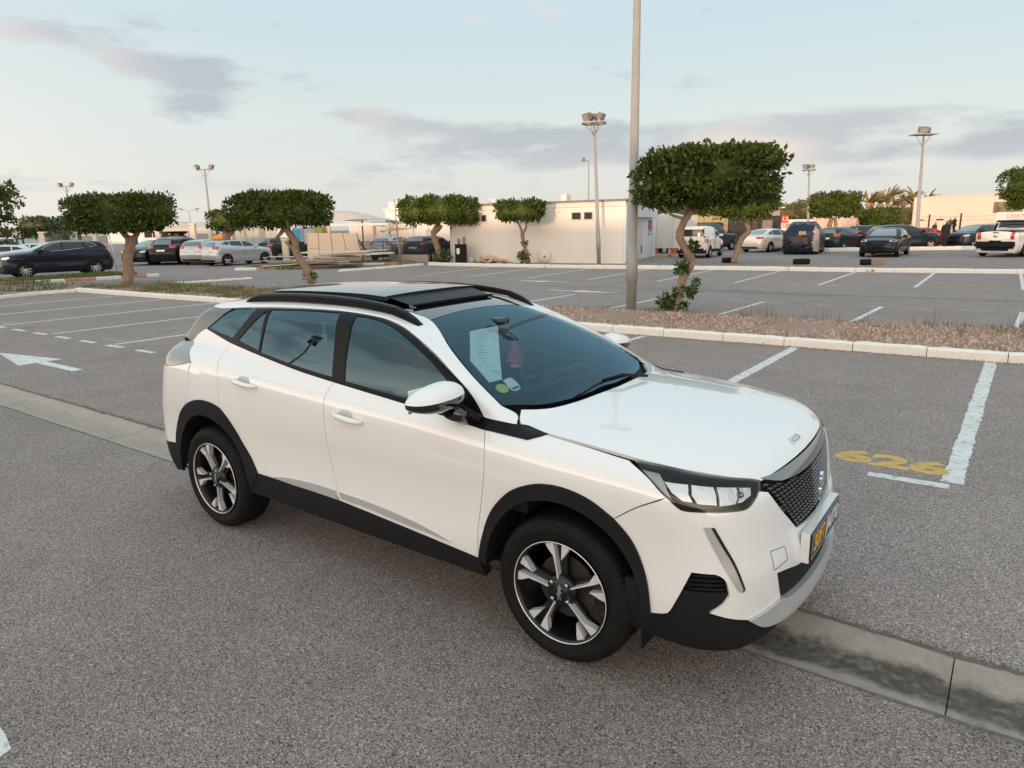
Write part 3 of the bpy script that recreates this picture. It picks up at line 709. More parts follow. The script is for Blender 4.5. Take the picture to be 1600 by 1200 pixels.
    text_obj('model_lettering', '2008', .046, CHROME, car, frame_mat((.728, -.025, .9345), (0, 1, 0), (-.93, 0, .37)), extrude=.0035, sx=1.45)
    # plate on its white holder
    P0 = Vector((.885, -.02, .545)); b = MB(); b.box((.845, -.295, .478), (.880, .255, .612)); b.build('plate_holder', WHITE, car)
    b = MB(); b.box((.881, -.285, .486), (.888, .245, .604)); pl_ = b.build('number_plate', mat('plate_black', (.012, .012, .014), .25), car)
    b = MB()
    for a, c in (((.888, -.281, .490), (.8895, .241, .493)), ((.888, -.281, .597), (.8895, .241, .600)), ((.888, -.281, .493), (.8895, -.278, .597)), ((.888, .238, .493), (.8895, .241, .597))): b.box(a, c)
    b.build('plate_border', mat('plate_rim', (.25, .35, .45), .3), pl_)
    text_obj('plate_lettering', 'SOFT', .095, mat('plate_yellow', (.80, .42, .02), .4), pl_, frame_mat((.889, -.150, .545), (0, 1, 0), (0, 0, 1)), .001, .25, .86, bold=.0012)
    text_obj('plate_lettering', 'AUTO', .095, mat('plate_white', (.72, .72, .72), .4), pl_, frame_mat((.889, .105, .545), (0, 1, 0), (0, 0, 1)), .001, .25, .86, bold=.0012)
    b = MB(); b.add([(.8895, -.035, .495), (.8895, -.020, .495), (.8895, .003, .595), (.8895, -.012, .595)], [(0, 1, 2, 3)]); b.build('plate_slash', mat('plate_white', (.7, .7, .7)), pl_)
    # small square cover line low on the bumper
    for sg in (-1,):
        q = [(.82,-.545,.612),(.835,-.455,.602),(.842,-.435,.595),(.846,-.43,.54),(.82,-.54,.532)]
        rng_ = smooth_chain([[q[0], q[1]], [q[1], q[2]], [q[2], q[3]], [q[3], q[4]], [q[4], q[0]]], .01)
        O = rng_.copy(); O[:, 0] = 2.5; P_, _ = B.hit(O, (-1, 0, 0)); b = MB(); b.tube([p for p in P_]+[P_[0]], .0016, 4); b.build('tow_cover_seam', PLASTIC2, car)
    # headlights
    HL = [[(.28,-.757,.969),(.42,-.735,.958),(.54,-.70,.94),(.64,-.628,.917),(.70,-.56,.900),(.728,-.52,.885)], [(.728,-.52,.885),(.738,-.555,.855)], [(.738,-.555,.855),(.732,-.60,.830),(.715,-.65,.810),(.67,-.72,.813),(.61,-.79,.820),(.53,-.835,.826),(.50,-.845,.848)], [(.50,-.845,.848),(.46,-.85,.88),(.40,-.83,.92),(.34,-.80,.948),(.28,-.757,.969)]]
    for sd_, s in ((-1, 'r'), (1, 'l')):
        hl = empty('headlight', (0, 0, 0)); hl.parent = car
        fl_ = (lambda o: None)
        def pn(name, segs, m, off, depth=.01, gap=0, step=.02):
            o, o2 = panel(name, B, 'Q', segs, m, hl, off=off, both=True, gap=gap, depth=depth, step=step)
            bpy.data.objects.remove(o2 if sd_ < 0 else o)
        pn('lamp_housing', HL, mat('lamp_bezel', (.012, .013, .015), .25, coat=.5), -.05, .0, -.004)
        rim = [[tuple(p) for p in s_] for s_ in HL]
        ctr = np.array([.56, -.74, .875])
        inner = [[tuple(ctr+(np.array(p)-ctr)*np.array([.96, .96, .92])) for p in s_] for s_ in HL]
        o, o2 = panel('lamp_rim', B, 'Q', HL, GLOSSBLACK, hl, off=-.004, both=True, gap=0, depth=.05, step=.02, holes=[inner]); bpy.data.objects.remove(o2 if sd_ < 0 else o)
        pn('lamp_cover', HL, LENS, .001, .001)
        CR = mat('crystal_reflector', (.93, .94, .95), .18, metal=.25, bump=(30, .35, .02))
        mods = [[(.415,-.783,.932),(.500,-.745,.926),(.515,-.775,.892),(.545,-.79,.858),(.505,-.805,.862),(.455,-.805,.893)],
                [(.512,-.740,.925),(.590,-.690,.912),(.612,-.712,.880),(.632,-.738,.842),(.565,-.785,.852),(.530,-.775,.888)],
                [(.602,-.682,.910),(.668,-.618,.895),(.682,-.640,.862),(.690,-.672,.836),(.642,-.732,.838),(.624,-.708,.876)],
                [(.678,-.610,.892),(.716,-.565,.880),(.726,-.585,.852),(.708,-.645,.836),(.696,-.660,.838),(.690,-.635,.862)]]
        for md in mods: pn('reflector', [[md[i], md[(i+1) % len(md)]] for i in range(len(md))], CR, -.020, .010, .001, .012)
        for c_ in ((.545,-.752,.872), (.628,-.700,.862), (.690,-.640,.858)):
            v2, f2 = superell((c_[0]-.006, c_[1]*(-sd_)+.006*sd_*-1, c_[2]), (.014, .014, .012), (14, 8), 1.); b = MB(); b.add(v2, f2, True); b.build('projector', mat('projector_glass', (.25, .28, .30), .03, metal=.6), hl)
        pn('side_marker', [[(.315,-.775,.958),(.40,-.77,.950)], [(.40,-.77,.950),(.45,-.82,.90),(.485,-.84,.868)], [(.485,-.84,.868),(.46,-.845,.885),(.40,-.825,.922),(.315,-.775,.958)]], mat('marker_reflection', (.50, .47, .43), .35, metal=.4), -.018, .004)  # beige of this piece is a reflection put into its colour
    # ---- cladding
    AI = [(.405*math.cos(R(a)), .345+.425*math.sin(R(a))) for a in range(180-2, -1, -10)]
    def ring(outer, cx, x_end0, x_end1, zb_):
        inn = [(cx+.392*math.cos(R(a)), .345+.418*math.sin(R(a))) for a in range(2, 181, 8)]
        return inn
    inn = ring(AF, 0, 0, 0, 0); panel('arch_cladding', B, 'S', [AF, [AF[-1], inn[0]], inn, [inn[-1], AF[0]]], PLASTIC, car, off=.010, depth=.075, both=True, step=.022, gap=0)
    inn = ring(ARC, -2.605, 0, 0, 0); panel('arch_cladding', B, 'S', [ARC, [ARC[-1], (-2.19,.36)], [(-2.19,.36)]+[(-2.605+.392*math.cos(R(a)), .345+.418*math.sin(R(a))) for a in range(2, 181, 8)], [(-3.0,.345),(-3.02,.36),(-3.03,.42)]], PLASTIC, car, off=.010, depth=.075, both=True, step=.022, gap=0)
    panel('sill_cladding', B, 'S', [SILL, [(-.438,.378),(-.41,.29)], [(-.41,.29),(-.9,.295),(-1.6,.31),(-2.22,.33)], [(-2.22,.33),(-2.19,.39),(-2.12,.467)]], PLASTIC, car, off=.006, both=True, step=.04, gap=0, depth=.05)
    panel('door_strip', B, 'S', [[(-1.99,.470),(-1.90,.487),(-1.78,.499),(-1.58,.507),(-1.425,.503)], [(-1.425,.503),(-1.408,.456)], [(-1.408,.456),(-1.6,.461),(-1.8,.463),(-1.99,.470)]], SILVER, car, off=.006, both=True, step=.02, gap=0, depth=.008)
    panel('door_strip', B, 'S', [[(-1.395,.502),(-1.22,.497),(-1.06,.487),(-.90,.472),(-.76,.452),(-.60,.418)], [(-.60,.418),(-.92,.438),(-1.20,.461),(-1.385,.468)], [(-1.385,.468),(-1.395,.502)]], SILVER, car, off=.006, both=True, step=.02, gap=0, depth=.008)
    # ---- rear corner, tail lamps, tailgate
    q3 = lambda s: s
    TL = [[(-2.775,-.845,1.082),(-2.86,-.80,1.13),(-2.975,-.72,1.185)], [(-2.975,-.72,1.185),(-3.10,-.66,1.165),(-3.2,-.60,1.12)], [(-3.2,-.60,1.12),(-3.2,-.65,1.02),(-3.15,-.72,.985)], [(-3.15,-.72,.985),(-2.97,-.80,1.02),(-2.775,-.845,1.082)]]
    TL = [[(-2.775,-.845,1.082),(-2.86,-.80,1.13),(-2.975,-.72,1.185)], [(-2.975,-.72,1.185),(-3.22,-.60,1.15)], [(-3.22,-.60,1.15),(-3.23,-.62,1.03)], [(-3.23,-.62,1.03),(-3.05,-.80,1.03),(-2.90,-.835,1.05),(-2.775,-.845,1.082)]]
    panel('tail_lamp', B, 'Rq', TL, mat('tail_lamp_clear', (.20, .22, .22), .12, coat=1.0), car, both=True, gap=.001)
    RB = [[(-2.775,-.845,1.080),(-2.785,-.87,.98),(-2.80,-.88,.90),(-2.86,-.88,.785)], [(-2.86,-.88,.785),(-2.94,-.87,.71),(-3.0,-.86,.62),(-3.035,-.855,.53),(-3.03,-.85,.50)], [(-3.03,-.85,.50),(-3.25,-.74,.48),(-3.42,0,.48)], [(-3.42,0,.48),(-3.40,0,.80)], [(-3.40,0,.80),(-3.27,-.60,.82)], [(-3.27,-.60,.82),(-3.23,-.62,1.03)], [(-3.23,-.62,1.03),(-3.05,-.80,1.03),(-2.90,-.835,1.05),(-2.775,-.845,1.080)]]
    panel('rear_bumper', B, 'Rq', RB, WHITE, car, both=True, step=.035)
    RL = [[(-3.03,-.85,.50),(-3.25,-.74,.48),(-3.42,0,.48)], [(-3.42,0,.48),(-3.36,0,.27)], [(-3.36,0,.27),(-3.2,-.70,.27),(-3.02,-.84,.30)], [(-3.02,-.84,.30),(-3.03,-.85,.50)]]
    panel('rear_valance', B, 'Rq', RL, PLASTIC, car, both=True, step=.04)
    panel('tailgate', B, 'B', [[(-.60,.815),(.60,.815)], [(.60,.815),(.62,1.03)], [(.62,1.03),(.60,1.14)], [(.60,1.14),(-.60,1.14)], [(-.60,1.14),(-.62,1.03)], [(-.62,1.03),(-.60,.815)]], WHITE, car, step=.06)
    TG = [[(-.66,1.18),(.66,1.18)], [(.66,1.18),(.56,1.30),(.47,1.395)], [(.47,1.395),(0,1.41),(-.47,1.395)], [(-.47,1.395),(-.56,1.30),(-.66,1.18)]]
    panel('rear_screen', B, 'B', TG, SGLASS, car, off=-.002, step=.05, depth=.004)
    panel('rear_trim', B, 'B', [[(-.60,1.14),(.60,1.14)], [(.60,1.14),(.66,1.18)], [(.66,1.18),(-.66,1.18)], [(-.66,1.18),(-.60,1.14)]], GLOSSBLACK, car, step=.05)
    panel('pillar_trim', B, 'D', [[(-2.60,-.61,1.412),(-2.74,-.60,1.395),(-2.86,-.57,1.385)], [(-2.86,-.57,1.385),(-3.0,-.53,1.33),(-3.12,-.60,1.22),(-3.15,-.63,1.17)], [(-3.15,-.63,1.17),(-2.975,-.72,1.188)], [(-2.975,-.72,1.188),(-2.84,-.685,1.275)], [(-2.84,-.685,1.275),(-2.72,-.655,1.345),(-2.60,-.61,1.412)]], GLOSSBLACK, car, off=-.001, both=True)
    # ---- inner dark shell under the panels, arch liners, floor
    sh = [[(-3.2,.3),(-3.3,.6),(-3.2,1.0),(-2.84,1.24)], [(-2.84,1.24),(-2.0,1.13),(-1.2,1.05),(-.42,.98),(.28,.93),(.62,.82)], [(.62,.82),(.65,.45),(.43,.3)]]+[[(.41,.3),(.41,.345)]+[(.41*math.cos(R(a)), .345+.44*math.sin(R(a))) for a in range(0, 181, 10)]+[(-.41,.3)]]+[[(-.41,.3),(-2.19,.3)], [(-2.19,.3)]+[(-2.605+.41*math.cos(R(a)), .345+.44*math.sin(R(a))) for a in range(0, 181, 10)]+[(-3.02,.3)], [(-3.02,.3),(-3.2,.3)]]
    panel('inner_shell', B, 'S', sh, VOID, car, off=-.030, depth=.0, both=True, step=.06, gap=0)
    panel('engine_cover', B, 'T', [[(-.35,-.66),(.25,-.70),(.60,-.60),(.70,-.4),(.72,0),(.70,.4),(.60,.60),(.25,.70),(-.35,.66)], [(-.35,.66),(-.35,-.66)]], VOID, car, off=-.045, depth=.0, step=.08, gap=0)
    b = MB()
    for cx in (0, -2.605):
        for sg in (-1, 1):
            n = 24; v = []; f = []
            for k in range(n+1):
                a = math.pi*k/n
                for y in (.60, .835): v.append((cx+.412*math.cos(a), sg*y, .345+.435*math.sin(a)))
            for k in range(n): f.append((2*k, 2*k+1, 2*k+3, 2*k+2))
            o_ = len(v); v += [(cx+.412*math.cos(math.pi*k/n), sg*.60, .345+.435*math.sin(math.pi*k/n)) for k in range(n+1)]+[(cx, sg*.60, .345)]
            f += [(o_+k, o_+k+1, o_+n+1) for k in range(n)]
            b.add(v, f)
    b.box((-3.2,-.70,.29),(.70,.70,.34)); b.box((-.35,-.60,.3),(.55,.60,.80)); b.build('underbody', VOID, car)
    # ---- handles
    for x0, x1, z in ((-1.395, -1.165, .938), (-2.285, -2.055, 1.018)):
        for sg in (-1, 1):
            zz_ = z+.01; q = np.array([(x, -3, zz_-.02*(x-x0)/(x1-x0)) for x in np.linspace(x0, x1, 9)]); P_, _ = B.hit(q, (0, 1, 0)); P_ = P_*[1, -sg, 1]
            out = np.array([0, sg*1., 0]); arch = [.004, .020, .028, .031, .032, .031, .028, .020, .004]
            b = MB(); b.tube([p+out*h for p, h in zip(P_, arch)], [.010, .014, .0165, .017, .017, .017, .016, .013, .008], 8); b.build('door_handle', WHITE, car)
            v, f = superell(P_[4]+np.array([-.02, 0, .004]), (.055, .006, .036), (20, 10), .9); b = MB(); b.add([tuple(p) for p in v], f, True); b.build('handle_cup', mat('handle_shade', (.52, .515, .50), .3, coat=1.), car)  # greyed white puts the hollow's shade into the cup's colour
    # ---- mirrors
    for sg in (-1, 1):
        mr = empty('door_mirror', (0, 0, 0) if sg < 0 else (-.06, -.065, -.012)); mr.parent = car
        def warp(p):
            t = (p.y+.15)/.30                        # 0 outer tip .. 1 inner
            w = .62+.48*min(1, max(0, t))**.6
            x = p.x*(1.0 if p.x > 0 else .55)
            return Vector((x-.03*(1-t), p.y, p.z*w*(1 if p.z > 0 else .82)+.012*t))
        v, f = superell((-.59, -.955, 1.133), (.105, .150, .074), (36, 24), .82, warp)
        v = [(p[0], p[1]*(-sg) if sg > 0 else p[1], p[2]) for p in v]
        top = f[13*36:]; bot = [q for q in f if q not in set(top)]
        for nm, fs, m_ in (('mirror_shell', top, WHITE), ('mirror_base', bot, GLOSSBLACK)):
            used = sorted({i for q in fs for i in q}); ix = {a: k for k, a in enumerate(used)}
            b = MB(); b.add([v[i] for i in used], [tuple(ix[i] for i in q) for q in fs], True); b.build(nm, m_, mr)
        b = MB(); b.tube([(-.56, sg*.90, 1.085), (-.55, sg*.84, 1.045), (-.53, sg*.79, 1.03)], [.040, .036, .045], 8); b.build('mirror_arm', GLOSSBLACK, mr)
        b = MB(); b.box((-.655, sg*.955-.11, 1.09), (-.650, sg*.955+.11, 1.195)); b.build('mirror_glass', CHROME, mr)
        b = MB(); b.tube([(-.665, sg*(.80), 1.10), (-.56, sg*.80, 1.06), (-.45, sg*.805, 1.03)], [.02, .03, .02], 6); b.build('mirror_sail', PLASTIC2, mr)
    # ---- wheels
    for cx in (0, -2.605):
        for sg in (-1, 1):
            wheel_parts('wheel', car, (cx, sg*.765, .338), .338, .215, .232, (MACH, RIMBLK), seg=144, side=sg, spin=R(3 if cx == 0 else 27))
    b = MB(); b.box((.36,-.80,.16),(.365,-.60,.26)); b.box((.36,.60,.16),(.365,.80,.26)); b.build('mud_flap', PLASTIC, car)
    # ---- interior
    b = MB()
    prof = [(-.25,.80),(-.30,.98),(-.45,1.015),(-.62,1.03),(-.74,1.005),(-.78,.93),(-.76,.80),(-.80,.60),(-.25,.60)]
    v = [(x, y, z) for y in (-.74, .74) for x, z in prof]; n = len(prof)
    b.add(v, [tuple(range(n)), tuple(range(n, 2*n))[::-1]]+[(i, n+i, n+(i+1) % n, (i+1) % n) for i in range(n)]); b.box((-.70,.22,1.02),(-.58,.52,1.06)); b.box((-1.6,-.12,.45),(-.78,.12,.72)); b.build('dashboard', DASH, car)
    b = MB(); Mt = Matrix.Translation((-.90,.37,.98)) @ Matrix.Rotation(R(62), 4, 'Y')
    b.tube([Mt @ Vector((.18*math.cos(t), .18*math.sin(t), 0)) for t in np.linspace(0, 2*math.pi, 33)], .014, 8, cap=False)
    b.tube([Mt @ Vector((0, -.17, 0)), Mt @ Vector((0, .17, 0))], .02, 6); b.tube([Mt @ Vector((0, 0, 0)), (-.72,.37,.90)], .04, 8); b.build('steering_wheel', DASH, car)
    for sx, sy, wd in ((-1.42, -.37, .25), (-1.42, .37, .25), (-2.28, -.36, .32), (-2.28, .36, .32)):
        st_ = empty('seat', (sx, sy, .45)); st_.parent = car
        v, f = superell((.25, 0, .12), (.26, wd, .10), (20, 10), .6); b = MB(); b.add(v, f, True); b.build('cushion', FABRIC, st_)
        v, f = superell((0, 0, .42), (.09, wd, .33), (20, 14), .6, lambda p: Vector((p.x-.25*p.z, p.y*(1-.25*max(0, p.z)), p.z))); b = MB(); b.add(v, f, True); b.build('backrest', FABRIC, st_)
        v, f = superell((-.13, 0, .80), (.05, .13, .09), (16, 10), .7); b = MB(); b.add(v, f, True); b.tube([(-.11, .05, .66), (-.13, .05, .76)], .006, 6); b.tube([(-.11, -.05, .66), (-.13, -.05, .76)], .006, 6); b.build('headrest', FABRIC, st_)
    panel('roof_lining', B, 'T', [[(-1.08,-.44),(-1.08,.44)], [(-1.08,.44),(-1.24,.44)], [(-1.24,.44),(-1.24,-.44)], [(-1.24,-.44),(-1.08,-.44)]], LIGHTTRIM, car, off=-.055, depth=.01, step=.1, gap=0)
    panel('roof_lining', B, 'T', [[(-2.3,-.50),(-2.3,.50)], [(-2.3,.50),(-2.9,.45)], [(-2.9,.45),(-2.9,-.45)], [(-2.9,-.45),(-2.3,-.50)]], LIGHTTRIM, car, off=-.055, depth=.01, step=.1, gap=0)
    v, f = superell((-.86, 0, 1.27), (.018, .125, .04), (24, 10), .7); b = MB(); b.add(v, f, True); b.tube([(-.86, 0, 1.30), (-.90, 0, 1.355)], .010, 6); b.box((-.99, -.05, 1.36), (-.90, .05, 1.38)); b.build('rear_view_mirror', mat('mirror_grey', (.06, .08, .09), .5), car)
    # papers and stickers inside the windscreen
    panel('price_sheet', B, 'T', [[(-.899,-.317),(-.882,-.085)], [(-.882,-.085),(-.70,-.32),(-.518,-.548)], [(-.518,-.548),(-.537,-.626)], [(-.537,-.626),(-.70,-.565)], [(-.70,-.565),(-.80,-.44),(-.899,-.317)]], PAPER, car, off=-.008, depth=.0005, gap=0)
    A3 = np.array([-.899,-.317]); B3 = np.array([-.882,-.085]); D3 = np.array([-.62,-.60]); C3 = np.array([-.518,-.548])
    b = MB(); RN = random.Random(3)
    for r, (a0, a1) in enumerate([(.25,.75),(.3,.7),(.1,.9),(.1,.4),(.1,.35),(.1,.42),(.1,.45),(.1,.5),(.1,.3),(.15,.35),(.2,.45),(.35,.65),(.5,.95)]):
        t = .10+r*.068; l = A3+(D3-A3)*t; rr2 = B3+(C3-B3)*t; d_ = (C3-B3)/np.linalg.norm(C3-B3)*.0035
        a = l+(rr2-l)*a0; c = l+(rr2-l)*a1; m_ = 8
        for k in range(m_):
            if RN.random() < .2: continue
            p0 = a+(c-a)*k/m_; p1 = a+(c-a)*(k+.75)/m_; Q = np.array([[*p0, 3], [*p1, 3], [*(p1+d_), 3], [*(p0+d_), 3]]); H, _ = B.hit(Q, (0, 0, -1)); H = H-B.normal(H)*.0065
            b.add(H, [(0, 1, 2, 3)])
    b.build('sheet_writing', INK, car)
    panel('round_sticker', B, 'T', [[(-.476+.030*math.cos(t)-.0, -.604+.036*math.sin(t)) for t in np.linspace(0, 2*math.pi, 17)]], YELLOW, car, off=-.008, depth=.0005, gap=0, step=.012)
    panel('small_sticker', B, 'T', [(-.512,-.550),(-.502,-.491),(-.431,-.514),(-.438,-.573)], PAPER, car, off=-.008, depth=.0005, gap=0, step=.02)
    panel('sticker_print', B, 'T', [(-.452,-.562),(-.448,-.512),(-.436,-.517),(-.440,-.567)], mat('sticker_teal', (.02, .25, .33), .5), car, off=-.0065, depth=.0003, gap=0, step=.02)
    # hanging tree-shaped air freshener, a thing of its own
    fr = empty('air_freshener', (-.80, -.045, 1.13), R(-55), 'pink tree-shaped air freshener hanging behind the windscreen of the white crossover', 'air freshener')
    tree = [(0,.14),(.018,.115),(.012,.11),(.03,.08),(.02,.078),(.043,.045),(.03,.043),(.05,.012),(.014,.010),(.014,.0),(.026,.0),(.026,-.022),(-.026,-.022),(-.026,.0),(-.014,0),(-.014,.010),(-.05,.012),(-.03,.043),(-.043,.045),(-.02,.078),(-.03,.08),(-.012,.11),(-.018,.115)]
    n = len(tree); b = MB(); b.add([(0, x, z) for x, z in tree]+[(-.003, x, z) for x, z in tree], [tuple(range(n)), tuple(range(n, 2*n))[::-1]]+[(i, n+i, n+(i+1) % n, (i+1) % n) for i in range(n)]); b.build('card', PINK, fr)
    b = MB(); b.tube([(0,0,.14),(0,.0,.17)], .0012, 4); b.box((-.005,-.022,-.018),(.002,.022,-.006)); b.build('string', PAPER, fr)
    return car, B
# ------------------------------------------------------------------ ground materials
def asphalt(name, base, dark, light, scale, warm, bumpk, rough=.85, patches=None):
    m = bpy.data.materials.new(name); m.use_nodes = True; t = m.node_tree; b = t.nodes['Principled BSDF']
    def n_(ty, **k):
        n = t.nodes.new(ty)
        for a, v in k.items(): setattr(n, a, v)
        return n
    co = n_('ShaderNodeTexCoord')
    v = n_('ShaderNodeTexVoronoi'); v.inputs['Scale'].default_value = scale; t.links.new(co.outputs['Object'], v.inputs['Vector'])
    sp = n_('ShaderNodeSeparateXYZ'); t.links.new(v.outputs['Color'], sp.inputs[0])
    r = n_('ShaderNodeValToRGB'); ramp(r, [(0, dark), (.30, tuple(c*.75 for c in base)), (.62, base), (.86, tuple(c*1.15 for c in base)), (.97, light)])
    n0 = n_('ShaderNodeTexNoise'); n0.inputs['Scale'].default_value = scale*.45; n0.inputs['Detail'].default_value = 4; t.links.new(co.outputs['Object'], n0.inputs['Vector'])
    ad = n_('ShaderNodeMath', operation='MULTIPLY_ADD'); t.links.new(n0.outputs[0], ad.inputs[0]); ad.inputs[1].default_value = .5; ad.inputs[2].default_value = -.25
    ad2 = n_('ShaderNodeMath', operation='ADD', use_clamp=True); t.links.new(ad.outputs[0], ad2.inputs[0]); t.links.new(sp.outputs[0], ad2.inputs[1]); t.links.new(ad2.outputs[0], r.inputs[0])
    last = r.outputs[0]
    for sc_, amt, col in ((.35, .55, warm), (1.7, .35, tuple(c*.80 for c in base)), (6.0, .22, tuple(c*1.12 for c in base)), (.12, .45, tuple(c*.86 for c in base))):
        n = n_('ShaderNodeTexNoise'); n.inputs['Scale'].default_value = sc_; n.inputs['Detail'].default_value = 7; n.inputs['Roughness'].default_value = .6; t.links.new(co.outputs['Object'], n.inputs['Vector'])
        mr = n_('ShaderNodeMapRange'); mr.inputs[1].default_value = .42; mr.inputs[2].default_value = .68; mr.inputs[4].default_value = min(1, amt*1.6); t.links.new(n.outputs[0], mr.inputs[0])
        mx = n_('ShaderNodeMixRGB', blend_type='MULTIPLY'); t.links.new(mr.outputs[0], mx.inputs[0]); t.links.new(last, mx.inputs[1]); mx.inputs[2].default_value = (*[a_/b_ for a_, b_ in zip(col, base)], 1); last = mx.outputs[0]
    # oil drips and dark tar spots
    v2 = n_('ShaderNodeTexNoise'); v2.inputs['Scale'].default_value = .9; v2.inputs['Detail'].default_value = 8; t.links.new(co.outputs['Object'], v2.inputs['Vector'])
    mr = n_('ShaderNodeMapRange'); mr.inputs[1].default_value = .66; mr.inputs[2].default_value = .78; mr.inputs[4].default_value = .5; t.links.new(v2.outputs[0], mr.inputs[0])
    mx = n_('ShaderNodeMixRGB'); t.links.new(mr.outputs[0], mx.inputs[0]); t.links.new(last, mx.inputs[1]); mx.inputs[2].default_value = (*dark, 1); last = mx.outputs[0]
    t.links.new(last, b.inputs['Base Color']); b.inputs['Roughness'].default_value = rough; b.inputs['Specular IOR Level'].default_value = .35
    bp = n_('ShaderNodeBump'); bp.inputs['Strength'].default_value = bumpk; bp.inputs['Distance'].default_value = .006; t.links.new(v.outputs['Distance'], bp.inputs['Height']); t.links.new(bp.outputs[0], b.inputs['Normal'])
    return m
ROADM = asphalt('road_asphalt', (.345, .288, .272), (.045, .040, .036), (.66, .61, .57), 200, (.29, .24, .21), .8)
LOTM = asphalt('lot_asphalt', (.345, .285, .268), (.08, .070, .064), (.66, .60, .55), 170, (.31, .255, .225), .6)
FARM = asphalt('far_asphalt', (.305, .258, .242), (.13, .115, .105), (.46, .41, .38), 60, (.30, .26, .235), .3)
EARTH = mat('earth', (.24, .20, .16), .95, noise=[(1.5, .6, (.16, .14, .10)), (.3, .5, (.14, .15, .08))], bump=(8, .4, .03))
def worn_paint(name, col, under, amount=.5, scale=14):
    m = bpy.data.materials.new(name); m.use_nodes = True; t = m.node_tree; b = t.nodes['Principled BSDF']
    co = t.nodes.new('ShaderNodeTexCoord')
    def nz(s, lo, hi, k):
        n = t.nodes.new('ShaderNodeTexNoise'); n.inputs['Scale'].default_value = s; n.inputs['Detail'].default_value = 8; t.links.new(co.outputs['Object'], n.inputs['Vector'])
        mr = t.nodes.new('ShaderNodeMapRange'); mr.inputs[1].default_value = lo; mr.inputs[2].default_value = hi; mr.inputs[4].default_value = k; t.links.new(n.outputs[0], mr.inputs[0]); return mr.outputs[0]
    mx = t.nodes.new('ShaderNodeMixRGB'); mx.inputs[1].default_value = (*col, 1); mx.inputs[2].default_value = (*tuple(c*.80 for c in col), 1); t.links.new(nz(5, .4, .7, .8), mx.inputs[0])
    m2 = t.nodes.new('ShaderNodeMixRGB'); t.links.new(mx.outputs[0], m2.inputs[1]); m2.inputs[2].default_value = (*under, 1); t.links.new(nz(scale, .62-amount*.25, .74-amount*.2, .9), m2.inputs[0])
    m3 = t.nodes.new('ShaderNodeMixRGB'); t.links.new(m2.outputs[0], m3.inputs[1]); m3.inputs[2].default_value = (*under, 1); t.links.new(nz(150, .58-amount*.1, .66, .8), m3.inputs[0])
    t.links.new(m3.outputs[0], b.inputs['Base Color']); b.inputs['Roughness'].default_value = .8
    return m
LINEP = worn_paint('white_line_paint', (.74, .75, .74), (.27, .25, .235), .25)
LINEF = worn_paint('faded_line_paint', (.60, .61, .60), (.27, .25, .235), .6)
YELP = worn_paint('yellow_number_paint', (.68, .43, .10), (.27, .25, .235), .3)
YELF = worn_paint('faded_yellow_paint', (.50, .34, .12), (.27, .25, .235), 1.0, 6)
KERBW = mat('kerb_whitewash', (.84, .81, .76), .85, noise=[(7, .3, (.68, .63, .56)), (28, .22, (.42, .38, .32))], bump=(40, .4, .01), thresh=(.5, .75))
KERBR = mat('kerb_red_paint', (.55, .20, .14), .85, noise=[(6, .6, (.50, .34, .28)), (25, .3, (.36, .30, .26))], bump=(40, .4, .01))
CONC = mat('gutter_concrete', (.42, .355, .295), .85, noise=[(3.2, .55, (.31, .26, .215)), (14, .4, (.48, .41, .345)), (60, .25, (.25, .215, .185))], bump=(120, .35, .004))

# dirt washed into the channel: a brown band along its bed, heavier in front of the car
t_ = CONC.node_tree; b_ = t_.nodes['Principled BSDF']; src = b_.inputs['Base Color'].links[0].from_socket
def tn(ty, **k):
    n = t_.nodes.new(ty)
    for a, v in k.items(): setattr(n, a, v)
    return n
ge_ = tn('ShaderNodeNewGeometry'); sx_ = tn('ShaderNodeSeparateXYZ'); t_.links.new(ge_.outputs['Position'], sx_.inputs[0])
dn_ = tn('ShaderNodeTexNoise'); dn_.inputs['Scale'].default_value = 3.5; dn_.inputs['Detail'].default_value = 9; dn_.inputs['Roughness'].default_value = .65; t_.links.new(ge_.outputs['Position'], dn_.inputs['Vector'])
def tm(op, a, b=None, clamp=False):
    n = tn('ShaderNodeMath', operation=op, use_clamp=clamp)
    for i, v in enumerate((a, b)):
        if v is None: continue
        if isinstance(v, (int, float)): n.inputs[i].default_value = v
        else: t_.links.new(v, n.inputs[i])
    return n.outputs[0]
wy_ = tm('ADD', sx_.outputs[1], tm('MULTIPLY', tm('SUBTRACT', dn_.outputs[0], .5), .30))
band = tm('SUBTRACT', 1.0, tm('MULTIPLY', tm('ABSOLUTE', tm('ADD', wy_, .135)), 6.2), True)
band = tm('MULTIPLY', tm('MULTIPLY', band, 2.2, True), tm('ADD', tm('MULTIPLY', tm('MULTIPLY', tm('ADD', sx_.outputs[0], .1), 1.6, True), .85), .12))
dn2 = tn('ShaderNodeTexNoise'); dn2.inputs['Scale'].default_value = 6; dn2.inputs['Detail'].default_value = 10; dn2.inputs['Roughness'].default_value = .7; t_.links.new(ge_.outputs['Position'], dn2.inputs['Vector'])
gen = tm('MULTIPLY', tm('MULTIPLY', tm('SUBTRACT', dn2.outputs[0], .30), 1.7, True), tm('ADD', tm('MULTIPLY', tm('MULTIPLY', tm('ADD', sx_.outputs[0], .1), 1.6, True), .38), .10))
band = tm('MAXIMUM', band, gen)
dm_ = tn('ShaderNodeMixRGB'); t_.links.new(band, dm_.inputs[0]); t_.links.new(src, dm_.inputs[1])
dc_ = tn('ShaderNodeTexNoise'); dc_.inputs['Scale'].default_value = 26; dc_.inputs['Detail'].default_value = 8; t_.links.new(ge_.outputs['Position'], dc_.inputs['Vector'])
